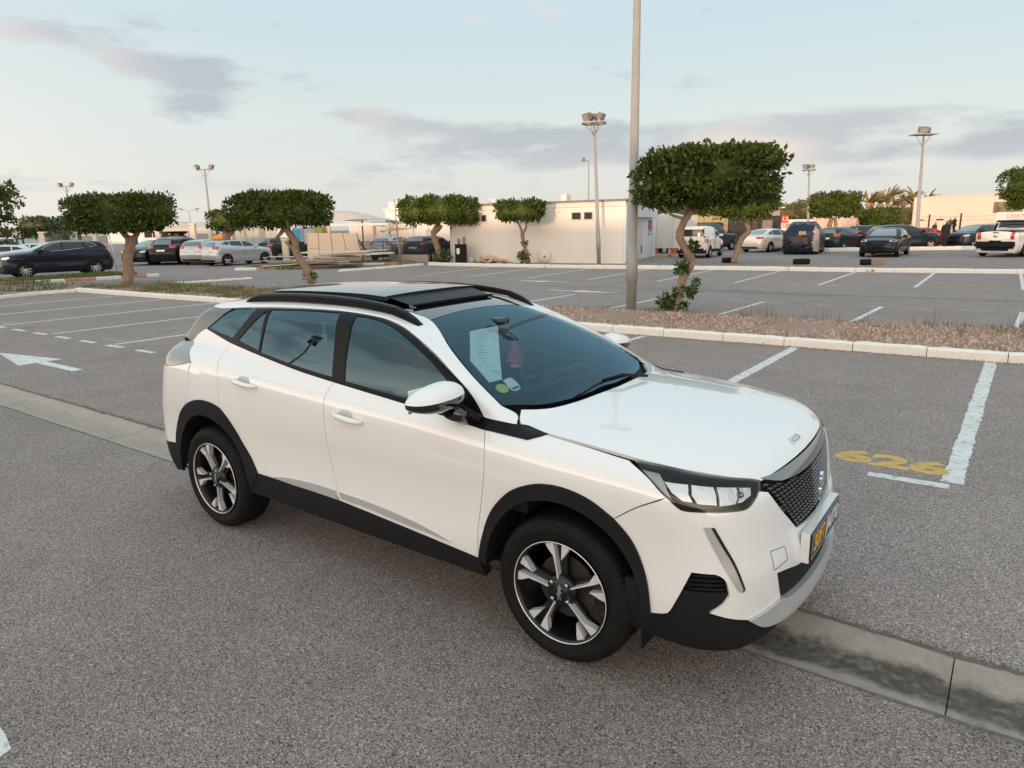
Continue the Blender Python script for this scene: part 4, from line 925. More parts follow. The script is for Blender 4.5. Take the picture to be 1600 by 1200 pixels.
dr_ = tn('ShaderNodeValToRGB'); ramp(dr_, [(.35, (.055, .046, .038)), (.55, (.105, .088, .072)), (.70, (.20, .168, .138))]); t_.links.new(dc_.outputs[0], dr_.inputs[0]); t_.links.new(dr_.outputs[0], dm_.inputs[2])
t_.links.new(dm_.outputs[0], b_.inputs['Base Color'])
def quad_sheet(name, poly, z, m, kind='structure', parent=None):
    b = MB(); b.add([(x, y, z) for x, y in poly], [tuple(range(len(poly)))])
    o = b.build(name, m, parent)
    if kind: o['kind'] = kind
    return o
quad_sheet('ground', [(-900, -500), (700, -500), (700, 1500), (-900, 1500)], -.10, EARTH)
def slab(name, x0, y0, x1, y1, z, m):
    b = MB(); b.box((x0, y0, -.099), (x1, y1, z)); o = b.build(name, m); o['kind'] = 'structure'; return o
slab('road', -160, -26, 60, -.325, 0, ROADM)
slab('parking_lot', -24.35, .145, 60, 24.0, 0, LOTM)
slab('driveway', -160, .145, -24.35, 24.0, -.0, FARM)
slab('rear_parking_lot', -160, 24.0, 60, 70, -.004, FARM)

# ---- gutter of concrete slabs
gut = empty('gutter', (0, 0, 0)); gut['kind'] = 'structure'
prof = [(-.325, -.004), (-.30, -.003), (-.262, -.008), (-.14, -.026), (-.03, -.022), (.05, -.008), (.115, .004), (.145, .003)]
for v in range(3):
    b = MB(); n = 14
    rr = random.Random(v)
    V = []
    for i in range(n+1):
        x = -.485+.97*i/n
        for y, z in prof: V.append((x, y+(rr.uniform(-.006, .006) if y in (-.325, .145) else 0), z+rr.uniform(-.0012, .0012)+(-.004 if i in (0, n) else 0)))
    k = len(prof); F = [(i*k+j, (i+1)*k+j, (i+1)*k+j+1, i*k+j+1) for i in range(n) for j in range(k-1)]
    o_ = len(V); V += [(x, y, -.08) for x in (-.485, .485) for y in (prof[0][0], prof[-1][0])]
    F += [tuple(range(k))+(o_+1, o_), tuple(n*k+j for j in range(k))[::-1]+(o_+2, o_+3)]
    b.add(V, F, False); me = b.mesh('slab', CONC)
    for i in range(-40, 18):
        if (i % 3) != v: continue
        o = bpy.data.objects.new('slab', me); COL.objects.link(o); o.parent = gut; o.location = (-6.86+.975*i+.975*1, 0, random.uniform(-.002, .002)); o.rotation_euler = (random.uniform(-.004, .004), random.uniform(-.003, .003), random.uniform(-.004, .004))
# silt lying in the gutter in front of the car and a broken asphalt lip along its edge
SILT = mat('silt', (.105, .086, .070), .95, noise=[(5, .75, (.20, .165, .13)), (50, .5, (.06, .050, .042))], bump=(160, .6, .006), thresh=(.4, .62))
SILT2 = mat('dusty_silt', (.20, .165, .13), .95, noise=[(9, .7, (.30, .26, .21)), (60, .5, (.10, .085, .07))], bump=(160, .6, .006), thresh=(.4, .62))
def blob_strip(name, x0, x1, yc, hw, z, m, seed, step=.04, wob=.35, parent=None, hz=.006, freq=6.0):
    rr = random.Random(seed); n = int((x1-x0)/step); V = []; F = []
    ph = [rr.uniform(0, 6.28) for _ in range(6)]
    nz = lambda x, k: math.sin(x*freq*.37+ph[k])*.5+math.sin(x*freq+ph[k+1])*.3+math.sin(x*freq*2.7+ph[k+2])*.2
    for i in range(n+1):
        x = x0+(x1-x0)*i/n; e = min(1, min(i, n-i)/4)
        a = hw*(1+wob*nz(x, 0))*e+rr.uniform(-.012, .012)*min(1, hw/.05); c = hw*(1+wob*nz(x, 3))*e+rr.uniform(-.012, .012)*min(1, hw/.05)
        yc_ = yc(x) if callable(yc) else yc; z_ = z(x) if callable(z) else z
        V += [(x, yc_-a, z_), (x, yc_-a*.4, z_+hz), (x, yc_+c*.4, z_+hz), (x, yc_+c, z_)]
    for i in range(n): F += [(i*4+j, (i+1)*4+j, (i+1)*4+j+1, i*4+j+1) for j in range(3)]
    b = MB(); b.add(V, F, True); o = b.build(name, m, parent); o['kind'] = 'stuff'; return o
CRUMB = mat('crumbled_asphalt', (.12, .105, .09), .95, noise=[(30, .6, (.22, .19, .16))], bump=(120, .8, .01))
blob_strip('asphalt_edge', -30, 8, .155, .018, .002, CRUMB, 9, wob=.8, hz=.006, freq=9)
blob_strip('asphalt_edge', -30, 8, -.330, .009, .001, CRUMB, 10, wob=.8, hz=.003, freq=9)

# ---- painted lines
def stripe(name, p0, p1, w, m, jag=.006, seed=0, z=.0012, kind='structure', parent=None, step=.05):
    p0 = Vector((*p0, 0)); p1 = Vector((*p1, 0)); d = (p1-p0); ln = d.length; d.normalize(); nrm = Vector((-d.y, d.x, 0)); n = max(2, int(ln/step)); rr = random.Random(seed)
    V = []
    for i in range(n+1):
        p = p0+d*(ln*i/n)
        V += [p+nrm*(w/2+rr.uniform(-jag, jag)), p-nrm*(w/2+rr.uniform(-jag, jag))]
    V = [(p.x, p.y, z) for p in V]
    b = MB(); b.add(V, [(2*i, 2*i+1, 2*i+3, 2*i+2) for i in range(n)])
    o = b.build(name, m, parent)
    if kind: o['kind'] = kind
    return o
kerb_y = lambda x: 8.05+.0225*x
for k in range(-2, 10):
    x = 1.24-2.5*k
    if k >= 9 or x > 4: pass
    lean = .07 if k < 3 else 0
    stripe('bay_line', (x, 2.58), (x+lean*.8, kerb_y(x)-.06), .135 if k < 2 else .10, LINEP, .010 if k < 4 else .004, k+20, step=.035)
for n in range(-26, 4):
    x = .70+n
    if -9.2 < x < .5 and False: continue
    stripe('bay_dash', (x, 2.47), (x+.53, 2.485), .105, LINEP, .007, n+200)
for k, lx in enumerate((-8.76, -11.26, -13.76, -16.26, -18.76)):
    rr = random.Random(k)
    for j in range(3):
        cx = lx-.85+.28*j; b = MB(); P = [(cx+.11*math.cos(t)*(1+rr.uniform(-.2, .2)), 2.82+.16*math.sin(t)*(1+rr.uniform(-.2, .2)), .0013) for t in np.linspace(0, 2*math.pi, 15)[:-1]]
        b.add(P, [tuple(range(len(P)))]); b.build('faded_number', YELF)['kind'] = 'structure'
num = text_obj('bay_number', '626', .42, YELP, None, Matrix.Translation((.80, 2.85, .0014)), extrude=0, sx=1.28, bold=.022); num['kind'] = 'structure'
# arrow in the near aisle, arrows in the far aisle
def arrow(p, s, m, flip=1, z=.0012):
    b = MB(); P = [(-2.0, .0), (-.15, .42), (-.15, .10), (1.2, .10), (1.2, -.10), (-.15, -.10), (-.15, -.42)]
    b.add([(p[0]+x*s*flip, p[1]+y*s*.8, z) for x, y in P], [tuple(range(7)) if flip > 0 else tuple(range(7))[::-1]]); o = b.build('lane_arrow', m); o['kind'] = 'structure'
arrow((-10.35, 1.12), .90, LINEP); arrow((-9.2, 14.75), .75, LINEP, -1); arrow((-11.8, 17.5), .7, LINEP)
b = MB(); b.add([(-2.4, -2.42, .0012), (-1.55, -2.465, .0012), (-1.425, -2.485, .0012), (-1.40, -2.55, .0012), (-2.4, -2.75, .0012)], [(4, 3, 2, 1, 0)]); b.build('lane_arrow', LINEP)['kind'] = 'structure'
# far double row
rowA = lambda x: 14.33+.05*x; rowB = lambda x: 19.86+.095*x; farK = lambda x: 26.35+.085*x if x > -9 else 25.585+.045*(x+9)*2 if x > -14 else 25.135+.09*(x+14)
farK = lambda x: float(np.interp(x, [-26, -23.3, -18.5, -15.3, -12.5, -9.6, -6.5, -3.3, 1.6, 10], [24.6, 24.25, 24.2, 24.48, 24.8, 25.35, 25.7, 25.95, 26.75, 27.9]))
for k in range(-1, 4): x = -.94-2.56*k; stripe('bay_line', (x-.12, 10.4), (x, rowA(x)), .10, LINEP, .003, k+60, step=.1)
for k in range(-1, 8): x = -.90-2.52*k; stripe('bay_line', (x, rowB(x)), (x-.1-.12*max(0, k-1), farK(x)-.12), .10, LINEP, .003, k+80, step=.1)
for n in range(-18, 6):
    x = .04+n; stripe('bay_dash', (x-.5, rowA(x)), (x, rowA(x)), .07, LINEF, .003, n+300, step=.1); stripe('bay_dash', (x-.42, rowB(x)), (x+.1, rowB(x)), .07, LINEF, .003, n+400, step=.1)
blob_strip('drain_joint', -16, 8, lambda x: 16.63+.055*x, .045, .002, CRUMB, 12, step=.12, wob=.5, hz=.004, freq=3)
for i, (x0, x1, y) in enumerate(((-7.6, -3.2, 16.75), (-6.4, -4.2, 16.95), (-6.9, -2.2, 16.2))):
    blob_strip('oil_stain', x0, x1, y, .06+.02*i, .0016, mat('oil_stain', (.15, .135, .125), .7, noise=[(4, .6, (.25, .23, .215))]), 30+i, step=.08, wob=.9, hz=.0002, freq=5)
for p0, p1 in (((-28.6, 11.6), (-25.2, 14.6)), ((-28.5, 15.0), (-25.0, 18.4))): stripe('bay_line', p0, p1, .09, LINEF, .003, 3, step=.2)
for k in range(5): stripe('bay_dash', (-33.2+.9*k, 17.2+.75*k), (-32.8+.9*k, 17.55+.75*k), .09, LINEP, .003, k)

# ---- kerbs
def kerb(name, path, w, h, mats, length=1.0, label=None, seed=0, kind='structure', gapw=.012):
    root = empty(name, (0, 0, 0)); root['kind'] = kind
    P = [Vector((x, y, 0)) for x, y in path]; rr = random.Random(seed); cum = [0]
    for a, c in zip(P, P[1:]): cum.append(cum[-1]+(c-a).length)
    def at_(s):
        for i in range(len(P)-1):
            if s <= cum[i+1] or i == len(P)-2: return P[i].lerp(P[i+1], (s-cum[i])/(cum[i+1]-cum[i]))
    s = 0; k = 0; cache = {}
    while s < cum[-1]-.15:
        e = min(cum[-1], s+length*rr.uniform(.94, 1.06)); a = at_(s); c = at_(e); ln = (c-a).length-gapw; d = (c-a).normalized(); nr = Vector((-d.y, d.x, 0))
        v_ = k % 4; key = (round(ln, 1), v_, id(mats[k % len(mats)]))
        if key not in cache:
            n = 8; V = []; r2 = random.Random(v_+seed*7); sec = [(-w/2, -.09), (-w/2+.002, h*.82), (-w/2+.022, h-.004), (-w/2+.05, h), (w/2-.02, h), (w/2, h-.02), (w/2, -.09)]
            L_ = round(ln, 1)
            for i in range(n+1):
                x = -L_/2+L_*i/n; q = .012 if i in (0, n) else 0
                for y, z in sec: V.append((x, y+r2.uniform(-.005, .005)+(q*.5 if y < 0 else -q*.5), z+(r2.uniform(-.006, .006) if z > 0 else 0)-(q*.7 if z > 0 else 0)))
            m_ = len(sec); F = [(i*m_+j, (i+1)*m_+j, (i+1)*m_+j+1, i*m_+j+1) for i in range(n) for j in range(m_-1)]+[tuple(range(m_)), tuple(n*m_+j for j in range(m_))[::-1]]
            b = MB(); b.add(V, [f[::-1] for f in F], False); cache[key] = b.mesh('kerb_stone', mats[k % len(mats)])
        o = bpy.data.objects.new('kerb_stone', cache[key]); COL.objects.link(o); o.parent = root; mid = (a+c)/2; o.location = mid+nr*rr.uniform(-.006, .006)+Vector((0, 0, rr.uniform(-.006, .004)))
        o.rotation_euler = (rr.uniform(-.01, .01), rr.uniform(-.004, .004), math.atan2(d.y, d.x)+rr.uniform(-.006, .006)); o.scale = ((c-a).length-gapw)/round(ln, 1), 1, 1
        s = e; k += 1
    return root
kerb('kerb', [(-24.35, 7.58), (14, kerb_y(14)+.07)], .15, .135, [KERBW], 1.0, seed=1)
kerb('kerb', [(-23.2, 4.0), (-24.0, 5.4), (-24.45, 6.6), (-24.30, 7.5)], .14, .10, [KERBW], .9, seed=2)
kerb('kerb', [(x, farK(x)+.07) for x in (-23.6, -20, -16, -12.5, -9.6, -6.5, -3.3, 1.6, 9)], .18, .15, [KERBW], 1.25, seed=3)
kerb('kerb', [(-24.55, 9.7), (-23.9, 14.0)], .16, .07, [KERBW], 1.0, seed=4)
kerb('kerb', [(-23.9, 18.6), (-23.85, 22.0), (-23.9, 24.2)], .16, .10, [KERBW], 1.0, seed=5)
kerb('kerb', [(-31.2, 6.6), (-30.35, 9.0), (-29.85, 11.0), (-29.75, 13.3)], .15, .13, [KERBW, KERBR], 1.05, seed=6)
kerb('kerb', [(-30.2, 17.4), (-28.7, 18.6), (-27.6, 20.6), (-26.9, 22.6), (-25.6, 24.1)], .16, .13, [KERBW, KERBR], 1.1, seed=7)
kerb('kerb', [(-15.8, 47.9), (-9.0, 44.9), (-2.6, 48.4), (12, 54)], .2, .22, [KERBW], 2.0, seed=8)
kerb('kerb', [(-47, 22.8), (-43, 28.5)], .2, .16, [KERBW], 2.0, seed=9)

# ---- gravel islands with weeds
GRAV = mat('island_gravel', (.40, .285, .225), .95, noise=[(60, .6, (.25, .165, .125)), (140, .6, (.58, .47, .40)), (2.2, .3, (.29, .24, .17))], bump=(90, .9, .03), thresh=(.42, .6))
def mound(name, poly, h, m, seed=0, n=60, kind='stuff'):
    P = smooth_chain([list(poly)+[poly[0]]], .35); V2, T = cdt_fill(P, [], .28); rr = np.random.default_rng(seed)
    d = np.min(((V2[:, None]-P[None])**2).sum(-1), 1)**.5
    z = .004+h*np.minimum(1, d/.5)*(1+.5*np.sin(V2[:, 0]*1.7+seed)*np.cos(V2[:, 1]*2.3))+rr.uniform(-.012, .012, len(d))*(d > .05)
    o = np_mesh(name, np.column_stack([V2, z]), [t if (np.cross(V2[t[1]]-V2[t[0]], V2[t[2]]-V2[t[0]]) > 0) else t[::-1] for t in T], m); o['kind'] = kind; return o
back = lambda x: float(np.interp(x, [-28, -24, -20, -14, -7, -5, -2.4, 0, 2, 8], [9.6, 10.2, 10.5, 10.5, 10.35, 10.5, 10.65, 10.85, 11.2, 11.6]))
isl = [(x, kerb_y(x)+.13) for x in np.linspace(-24.2, 14, 20)]+[(x, back(x)) for x in np.linspace(14, -23.8, 22)]
mound('gravel_island', isl, .09, GRAV, 1)
mound('gravel_island', [(-24.5, 7.5), (-24.3, 9.7), (-27.8, 9.3), (-28.9, 8.0), (-28.6, 5), (-25, 3.2), (-24.3, 5.2)], .06, GRAV, 2)
mound('grass_verge', [(-31.4, 6.7), (-30.5, 9.0), (-30.0, 11.0), (-29.9, 13.2), (-31.5, 13.3), (-34.0, 12.4), (-34.5, 8.5), (-33, 6)], .08, mat('verge_soil', (.20, .18, .12), .95, noise=[(12, .7, (.09, .12, .04)), (50, .5, (.25, .2, .14))]), 3)
mound('grass_verge', [(-30.1, 17.5), (-28.6, 18.8), (-27.4, 20.6), (-26.7, 22.6), (-25.7, 24.0), (-27.5, 27.5), (-31.5, 25.5), (-31.8, 20)], .08, MATS['verge_soil'], 4)
mound('far_kerb_strip', [(x, farK(x)+.18) for x in np.linspace(-23.5, 9, 16)]+[(x, farK(x)+2.2) for x in np.linspace(9, -23.5, 16)], .04, mat('dusty_strip', (.30, .27, .235), .95, noise=[(3, .6, (.20, .17, .13)), (40, .4, (.38, .34, .30))]), 5)
# loose stones
def stones(name, n, xr, yf, m, seed, s=(.012, .035), z=.07):
    rr = random.Random(seed); b = MB()
    for _ in range(n):
        x = rr.uniform(*xr); y0, y1 = yf(x); y = rr.uniform(y0, y1); r = rr.uniform(*s); V = []
        for k in range(5): t = 2*math.pi*k/5+rr.uniform(-.4, .4); V.append((x+r*math.cos(t)*rr.uniform(.7, 1.2), y+r*math.sin(t), z-.02))
        V.append((x+rr.uniform(-.3, .3)*r, y, z+r*rr.uniform(.5, 1)))
        b.add(V, [(k, (k+1) % 5, 5) for k in range(5)])
    o = b.build(name, m); o['kind'] = 'stuff'; return o
STONE1 = mat('pale_stone', (.58, .47, .41), .9, noise=[(9, .8, (.28, .19, .15))], thresh=(.4, .6)); STONE2 = mat('brown_stone', (.27, .17, .12), .9, noise=[(7, .8, (.40, .30, .22))])
isy = lambda x: (kerb_y(x)+.15, back(x)-.05)
stones('island_stones', 8500, (-7, 4), isy, STONE1, 3, (.012, .04), z=.105); stones('island_stones', 7000, (-7, 4), isy, STONE2, 4, (.012, .04), z=.105)
stones('island_stones', 2500, (-24, -7), isy, STONE1, 5, (.02, .05), z=.095); stones('island_stones', 2500, (-24, -7), isy, STONE2, 6, (.02, .05), z=.095)
stones('asphalt_edge', 1500, (-8, 6), lambda x: (.13, .19), mat('crumb_stone', (.20, .18, .155), .9), 7, (.004, .012), z=.008)
stones('kerb_litter', 900, (-9, 5), lambda x: (kerb_y(x)-.22, kerb_y(x)-.03), STONE2, 8, (.008, .02), z=.012)
# grass and weeds as real blades
def blades(name, spots, m, seed=0, h=(.05, .2), w=.006, lean=.5, z=.05):
    rr = random.Random(seed); b = MB()
    for x, y, k, r in spots:
        for _ in range(k):
            a = rr.uniform(0, 6.28); q = r*rr.random()**.7; px, py = x+q*math.cos(a), y+q*math.sin(a); hh = rr.uniform(*h); t = rr.uniform(0, 6.28); l = rr.uniform(0, lean)*hh; c, s_ = math.cos(t), math.sin(t); ww = w*rr.uniform(.6, 1.5)
            b.add([(px-s_*ww, py+c*ww, z-.03), (px+s_*ww, py-c*ww, z-.03), (px+c*l*.4+s_*ww*.7, py+s_*l*.4-c*ww*.7, z+hh*.6), (px+c*l*.4-s_*ww*.7, py+s_*l*.4+c*ww*.7, z+hh*.6), (px+c*l, py+s_*l, z+hh)], [(0, 1, 2, 3), (3, 2, 4)])
    o = b.build(name, m); o['kind'] = 'stuff'; return o
GRASS = mat('weed_green', (.085, .13, .03), .8, noise=[(3, .7, (.16, .15, .05))]); DRY = mat('dry_grass', (.26, .21, .11), .9, noise=[(3, .6, (.15, .12, .06))])
rr = random.Random(11)
sp1 = [(rr.uniform(-24, 4), 0, rr.randint(8, 26), rr.uniform(.06, .25)) for _ in range(75)]; sp1 = [(x, rr.uniform(*isy(x)), k, r) for x, _, k, r in sp1]
sp1 += [(x, back(x)-rr.uniform(.0, .35), rr.randint(8, 22), .15) for x in [rr.uniform(-24, 4) for _ in range(75)]]
blades('weeds', sp1, GRASS, 1, (.03, .12), .005, z=.09); blades('dry_weeds', [(x+.2, y, k//2, r) for x, y, k, r in sp1], DRY, 2, (.03, .14), .004, z=.09)
blades('tall_weeds', [(rr.uniform(-6.5, 3), 0, 0, 0)]+[(x, back(x)-.35*rr.random(), 5, .05) for x in [rr.uniform(-3.6, 3.2) for _ in range(26)]], DRY, 3, (.15, .38), .004, .25, z=.08)
blades('weeds', [(rr.uniform(-24, -15), rr.uniform(8.2, 10.3), 40, .35) for _ in range(110)], GRASS, 5, (.04, .13), .008, z=.08)
blades('dry_weeds', [(rr.uniform(-24, -13), rr.uniform(8.0, 10.3), 40, .35) for _ in range(90)], DRY, 6, (.05, .2), .007, z=.08)
blades('grass', [(rr.uniform(-33.5, -30.3), rr.uniform(7, 13), 60, .5) for _ in range(90)], GRASS, 7, (.05, .16), .012, z=.07)
blades('grass', [(rr.uniform(-31, -28), rr.uniform(18.6, 22), 60, .5) for _ in range(60)]+[(-27.0, 24.4, 60, .5), (-26.5, 23.8, 50, .4)], GRASS, 8, (.05, .16), .012, z=.07)
blades('weeds', [(rr.uniform(-30, -25), rr.uniform(4, 9), 40, .5) for _ in range(60)], GRASS, 9, (.04, .12), .010, z=.06)
blades('weeds', [(x, farK(x)+rr.uniform(-.05, .3), 16, .2) for x in [-17, -16.4, -12.4, -11.9, -6.4, -5.9, -3.1, .4, 1.6, 3.0]], DRY, 10, (.03, .12), .012, z=.05)
# ------------------------------------------------------------------ helpers that measure the place along the view
def scale_at(depth): return FOCAL/depth                    # pixels (of 1600) per metre
RIGHT2 = Vector((CAM_RIGHT.x, CAM_RIGHT.y, 0)).normalized(); AWAY2 = Vector((CAM_FWD.x, CAM_FWD.y, 0)).normalized()
def row_of(P):
    d = P-CAM_POS; return 600-FOCAL*d.dot(CAM_UP)/d.dot(CAM_FWD)
def col_of(P):
    d = P-CAM_POS; return 800+FOCAL*d.dot(CAM_RIGHT)/d.dot(CAM_FWD)
def height_for(base, v):
    lo, hi = -1, 40
    for _ in range(22):
        m = (lo+hi)/2
        if row_of(base+Vector((0, 0, m))) > v: lo = m
        else: hi = m
    return m
# ------------------------------------------------------------------ trees
LEAF = mat('ficus_leaf', (.046, .075, .010), .5, noise=[(3.0, .55, (.020, .038, .006)), (14, .65, (.105, .145, .022))], spec=.25)
LEAFD = mat('hedge_leaf', (.035, .058, .014), .55, noise=[(1.2, .6, (.018, .032, .008)), (6, .6, (.075, .10, .02))])
LEAFO = mat('olive_leaf', (.11, .115, .045), .6, noise=[(1.0, .6, (.06, .065, .025)), (5, .5, (.17, .16, .06))])
BARK = mat('ficus_bark', (.34, .225, .15), .9, noise=[(7, .7, (.16, .115, .085)), (30, .5, (.36, .28, .21))], bump=(45, .7, .02))
def leaf_quads(n, C, Rr, seed, leaf, ex=.62, shell=(.80, 1.04), flat=.0, lump=.10):
    """leaf-sized rhombs through the outer volume of lobes; returns n x 4 x 3"""
    rg = np.random.default_rng(seed)
    th = rg.uniform(0, 2*np.pi, n); cz = rg.uniform(-1, 1, n); sz = np.sqrt(1-cz**2)
    sg = lambda a: np.sign(a)*np.abs(a)**ex
    D = np.stack([sg(np.cos(th))*sg(sz), sg(np.sin(th))*sg(sz), sg(cz)], 1)
    f = 1+lump*(np.sin(D[:, 0]*5+seed)+np.sin(D[:, 1]*6+seed*2)+np.sin(D[:, 2]*4+D[:, 0]*7))/2
    s = rg.uniform(shell[0], shell[1], n)**1.0*f
    P = D*s[:, None]*np.array(Rr)+np.array(C)
    Nn = D/np.array(Rr); Nn /= np.linalg.norm(Nn, axis=1, keepdims=True)
    # gather leaves into tufts
    A = Nn*rg.uniform(.2, 1, (n, 1))+rg.normal(0, .55, (n, 3)); A[:, 2] += .1; A /= np.linalg.norm(A, axis=1, keepdims=True)
    B_ = np.cross(A, rg.normal(0, 1, (n, 3))); B_ /= np.linalg.norm(B_, axis=1, keepdims=True)
    L_ = leaf*rg.uniform(.6, 1.25, (n, 1)); up = np.cross(A, B_)
    return np.stack([P, P+A*L_*.5+B_*L_*.26+up*L_*.08, P+A*L_, P+A*L_*.5-B_*L_*.26+up*L_*.08], 1)
def quads_obj(name, Q, m, parent=None):
    n = len(Q); me = bpy.data.meshes.new(name); me.vertices.add(n*4); me.vertices.foreach_set('co', Q.reshape(-1).astype(np.float32))
    me.loops.add(n*4); me.loops.foreach_set('vertex_index', np.arange(n*4, dtype=np.int32)); me.polygons.add(n); me.polygons.foreach_set('loop_start', np.arange(0, n*4, 4, dtype=np.int32))
    me.update(calc_edges=True); me.materials.append(m); return link_mesh(name, me, None, parent)
def core_blob(b, C, Rr, seed, k=.78, ex=.62):
    v, f = superell(C, [r*k for r in Rr], (28, 14), ex, lambda p: p*(1+.05*math.sin(p.x*7+seed)+.05*math.sin(p.y*8)+.04*math.sin(p.z*9+p.x*5)))
    b.add(v, f, True)
def tree(u, depth, lobes, trunks, label, group=None, leaf=.09, dens=1.0, lm=None, seed=0, ydepth=.85, cat='tree', name='ficus_tree', tufts=(), ex=.62, core=.8, v0=None):
    base = ground_at(u, depth)
    root = empty(name, base, 0, label, cat, group); s = scale_at(depth); vb = row_of(base)
    def loc(du, v, dy=0):
        a = (du-u)/s; P = base.copy()
        for _ in range(5):
            g = base+RIGHT2*a+AWAY2*dy; P = g+Vector((0, 0, height_for(g, v))); a += (du-col_of(P))/s
        return P-base
    Qs = []; cb = MB(); rg = random.Random(seed); rot = np.array(Matrix((RIGHT2, AWAY2, (0, 0, 1))).transposed())
    for i, lb in enumerate(lobes):
        cu, cv, hw, hh = lb[:4]; dy = lb[4] if len(lb) > 4 else 0
        rx, rz = hw/s*.89, hh/s*.77; ry = max(rx*ydepth, rz*.9)
        area = 4*3.14*((rx*ry)**1.6/3+(rx*rz)**1.6/3+(ry*rz)**1.6/3)**(1/1.6)
        n = int(dens*area/(leaf**2*.16)); c = loc(cu, cv, dy)
        Q = leaf_quads(n, (0, 0, 0), (rx, ry, rz), seed*10+i, leaf, ex); Q = Q@rot.T+np.array(c); Qs.append(Q)
        Q = leaf_quads(n//7, (0, 0, 0), (rx, ry, rz), seed*10+i+5, leaf*1.25, ex, (1.0, 1.10)); Q = Q@rot.T+np.array(c); Qs.append(Q)
        v, f = superell((0, 0, 0), [rx*core, ry*core, rz*core], (28, 14), ex, lambda p: p*(1+.05*math.sin(p.x*7+seed)+.05*math.sin(p.y*8)+.04*math.sin(p.z*9+p.x*5)))
        Rm = Matrix((RIGHT2, AWAY2, (0, 0, 1))).transposed(); cb.add([Rm @ Vector(p)+c for p in v], f, True)
    o = quads_obj('crown', np.concatenate(Qs), lm or LEAF, root); o['kind'] = 'stuff'
    if core > .05: o = cb.build('inner_foliage', lm or LEAF, root); o['kind'] = 'stuff'
    for tr in trunks:
        pts = [loc(p[0], p[1], p[3] if len(p) > 3 else 0) for p in tr]; rad = [p[2] for p in tr]
        P = np.array([list(p) for p in pts]); k = len(P); t = np.arange(k); tt = np.linspace(0, k-1, (k-1)*5+1)
        if k > 2:
            sm = smooth_chain([[tuple(np.append(p, r)) for p, r in zip(P, rad)]], .05 if depth < 20 else .15)
            pts = [Vector(p[:3])+Vector((rg.uniform(-1, 1), rg.uniform(-1, 1), 0))*p[3]*.10 for p in sm]; rad = [p[3]*rg.uniform(.92, 1.1) for p in sm]
        b = MB(); b.tube(pts, rad, 12 if depth < 20 else 7); b.build('trunk', BARK, root)
    for (tu, tv, r_, n) in tufts:
        Q = leaf_quads(n, (0, 0, 0), (r_, r_, r_*.9), seed+n, leaf*1.1, 1.0, (.2, 1.0))@rot.T+np.array(loc(tu, tv, -.05)); o = quads_obj('shoot', Q, MATS['fresh_leaf'], root); o['kind'] = 'stuff'
    return root
mat('fresh_leaf', (.06, .11, .02), .4, noise=[(12, .5, (.03, .06, .012))])
GF = 'clipped ficus trees of the parking lot'
tree(1050, 15.1, [(1110, 271, 98, 43), (1060, 280, 62, 50, -.1), (1168, 274, 50, 50, .1), (1024, 292, 34, 38, -.1), (1110, 286, 70, 44), (1090, 246, 50, 18), (1150, 244, 46, 18)],
     [[(1048, 493, .10), (1062, 455, .088), (1068, 432, .085), (1080, 412, .082), (1076, 396, .080), (1066, 380, .082), (1062, 368, .085), (1066, 352, .075), (1076, 335, .070), (1083, 327, .068)],
      [(1083, 329, .06), (1073, 316, .045), (1068, 302, .035), (1060, 285, .025)], [(1082, 330, .06), (1096, 318, .048), (1112, 311, .04), (1130, 300, .03), (1150, 285, .02)],
      [(1066, 341, .030, -.2), (1050, 336, .028, -.3), (1040, 328, .024, -.35), (1035, 321, .018, -.4)], [(1064, 366, .05), (1060, 372, .035), (1057, 370, .02)]],
     'nearest clipped tree with a twisted trunk sprouting leafy shoots behind the tall grey pole', GF, .105, .85, seed=1, core=.62,
     tufts=[(1083, 383, .10, 60), (1066, 418, .15, 130), (1080, 455, .13, 90), (1060, 455, .12, 80), (1042, 473, .20, 260), (1068, 478, .10, 50), (1086, 442, .08, 30)])
tree(1150, 33.5, [(1162, 316, 48, 32), (1112, 322, 30, 16), (1188, 306, 30, 26)], [[(1146, 411, .14), (1152, 392, .13), (1160, 372, .12), (1170, 362, .12), (1166, 348, .11), (1158, 335, .11), (1150, 325, .08)], [(1160, 338, .08), (1140, 330, .06)]],
     'clipped tree with a leaning elbowed trunk and yellow mark, behind the nearest tree', GF, .15, .8, seed=2)
tree(200, 27.1, [(146, 330, 42, 26), (188, 330, 62, 30), (238, 328, 34, 28), (188, 345, 66, 20)], [[(200, 444, .20), (202, 425, .19), (200, 405, .18), (204, 385, .18), (206, 372, .16)], [(206, 375, .12), (196, 368, .10), (186, 358, .07)], [(205, 374, .12), (214, 366, .10), (218, 355, .07)]],
     'clipped flat topped tree on the left island in front of the blue parasol', GF, .13, 1.0, seed=3)
tree(489, 22.5, [(400, 330, 46, 28), (452, 328, 62, 29), (430, 318, 58, 20), (496, 330, 18, 24)], [[(492, 466, .12), (488, 440, .13), (478, 418, .13), (468, 404, .13), (462, 392, .12), (461, 376, .11), (452, 364, .11), (444, 354, .10)], [(446, 356, .08), (436, 368, .06), (428, 376, .04)], [(448, 358, .08), (440, 350, .06), (430, 342, .05)], [(461, 392, .07), (452, 383, .05), (446, 378, .04)]],
     'clipped tree with a crooked leaning trunk between the silver hatchback and leaning boards', GF, .12, 1.0, seed=4, tufts=[(485, 432, .22, 90)])
tree(352, 46, [(352, 344, 26, 19)], [[(352, 384, .28), (354, 368, .25), (352, 355, .2)], [(354, 370, .15), (362, 364, .14), (367, 356, .12)]], 'smaller round clipped tree with a pale trunk behind the silver hatchback', GF, .2, .8, seed=5)
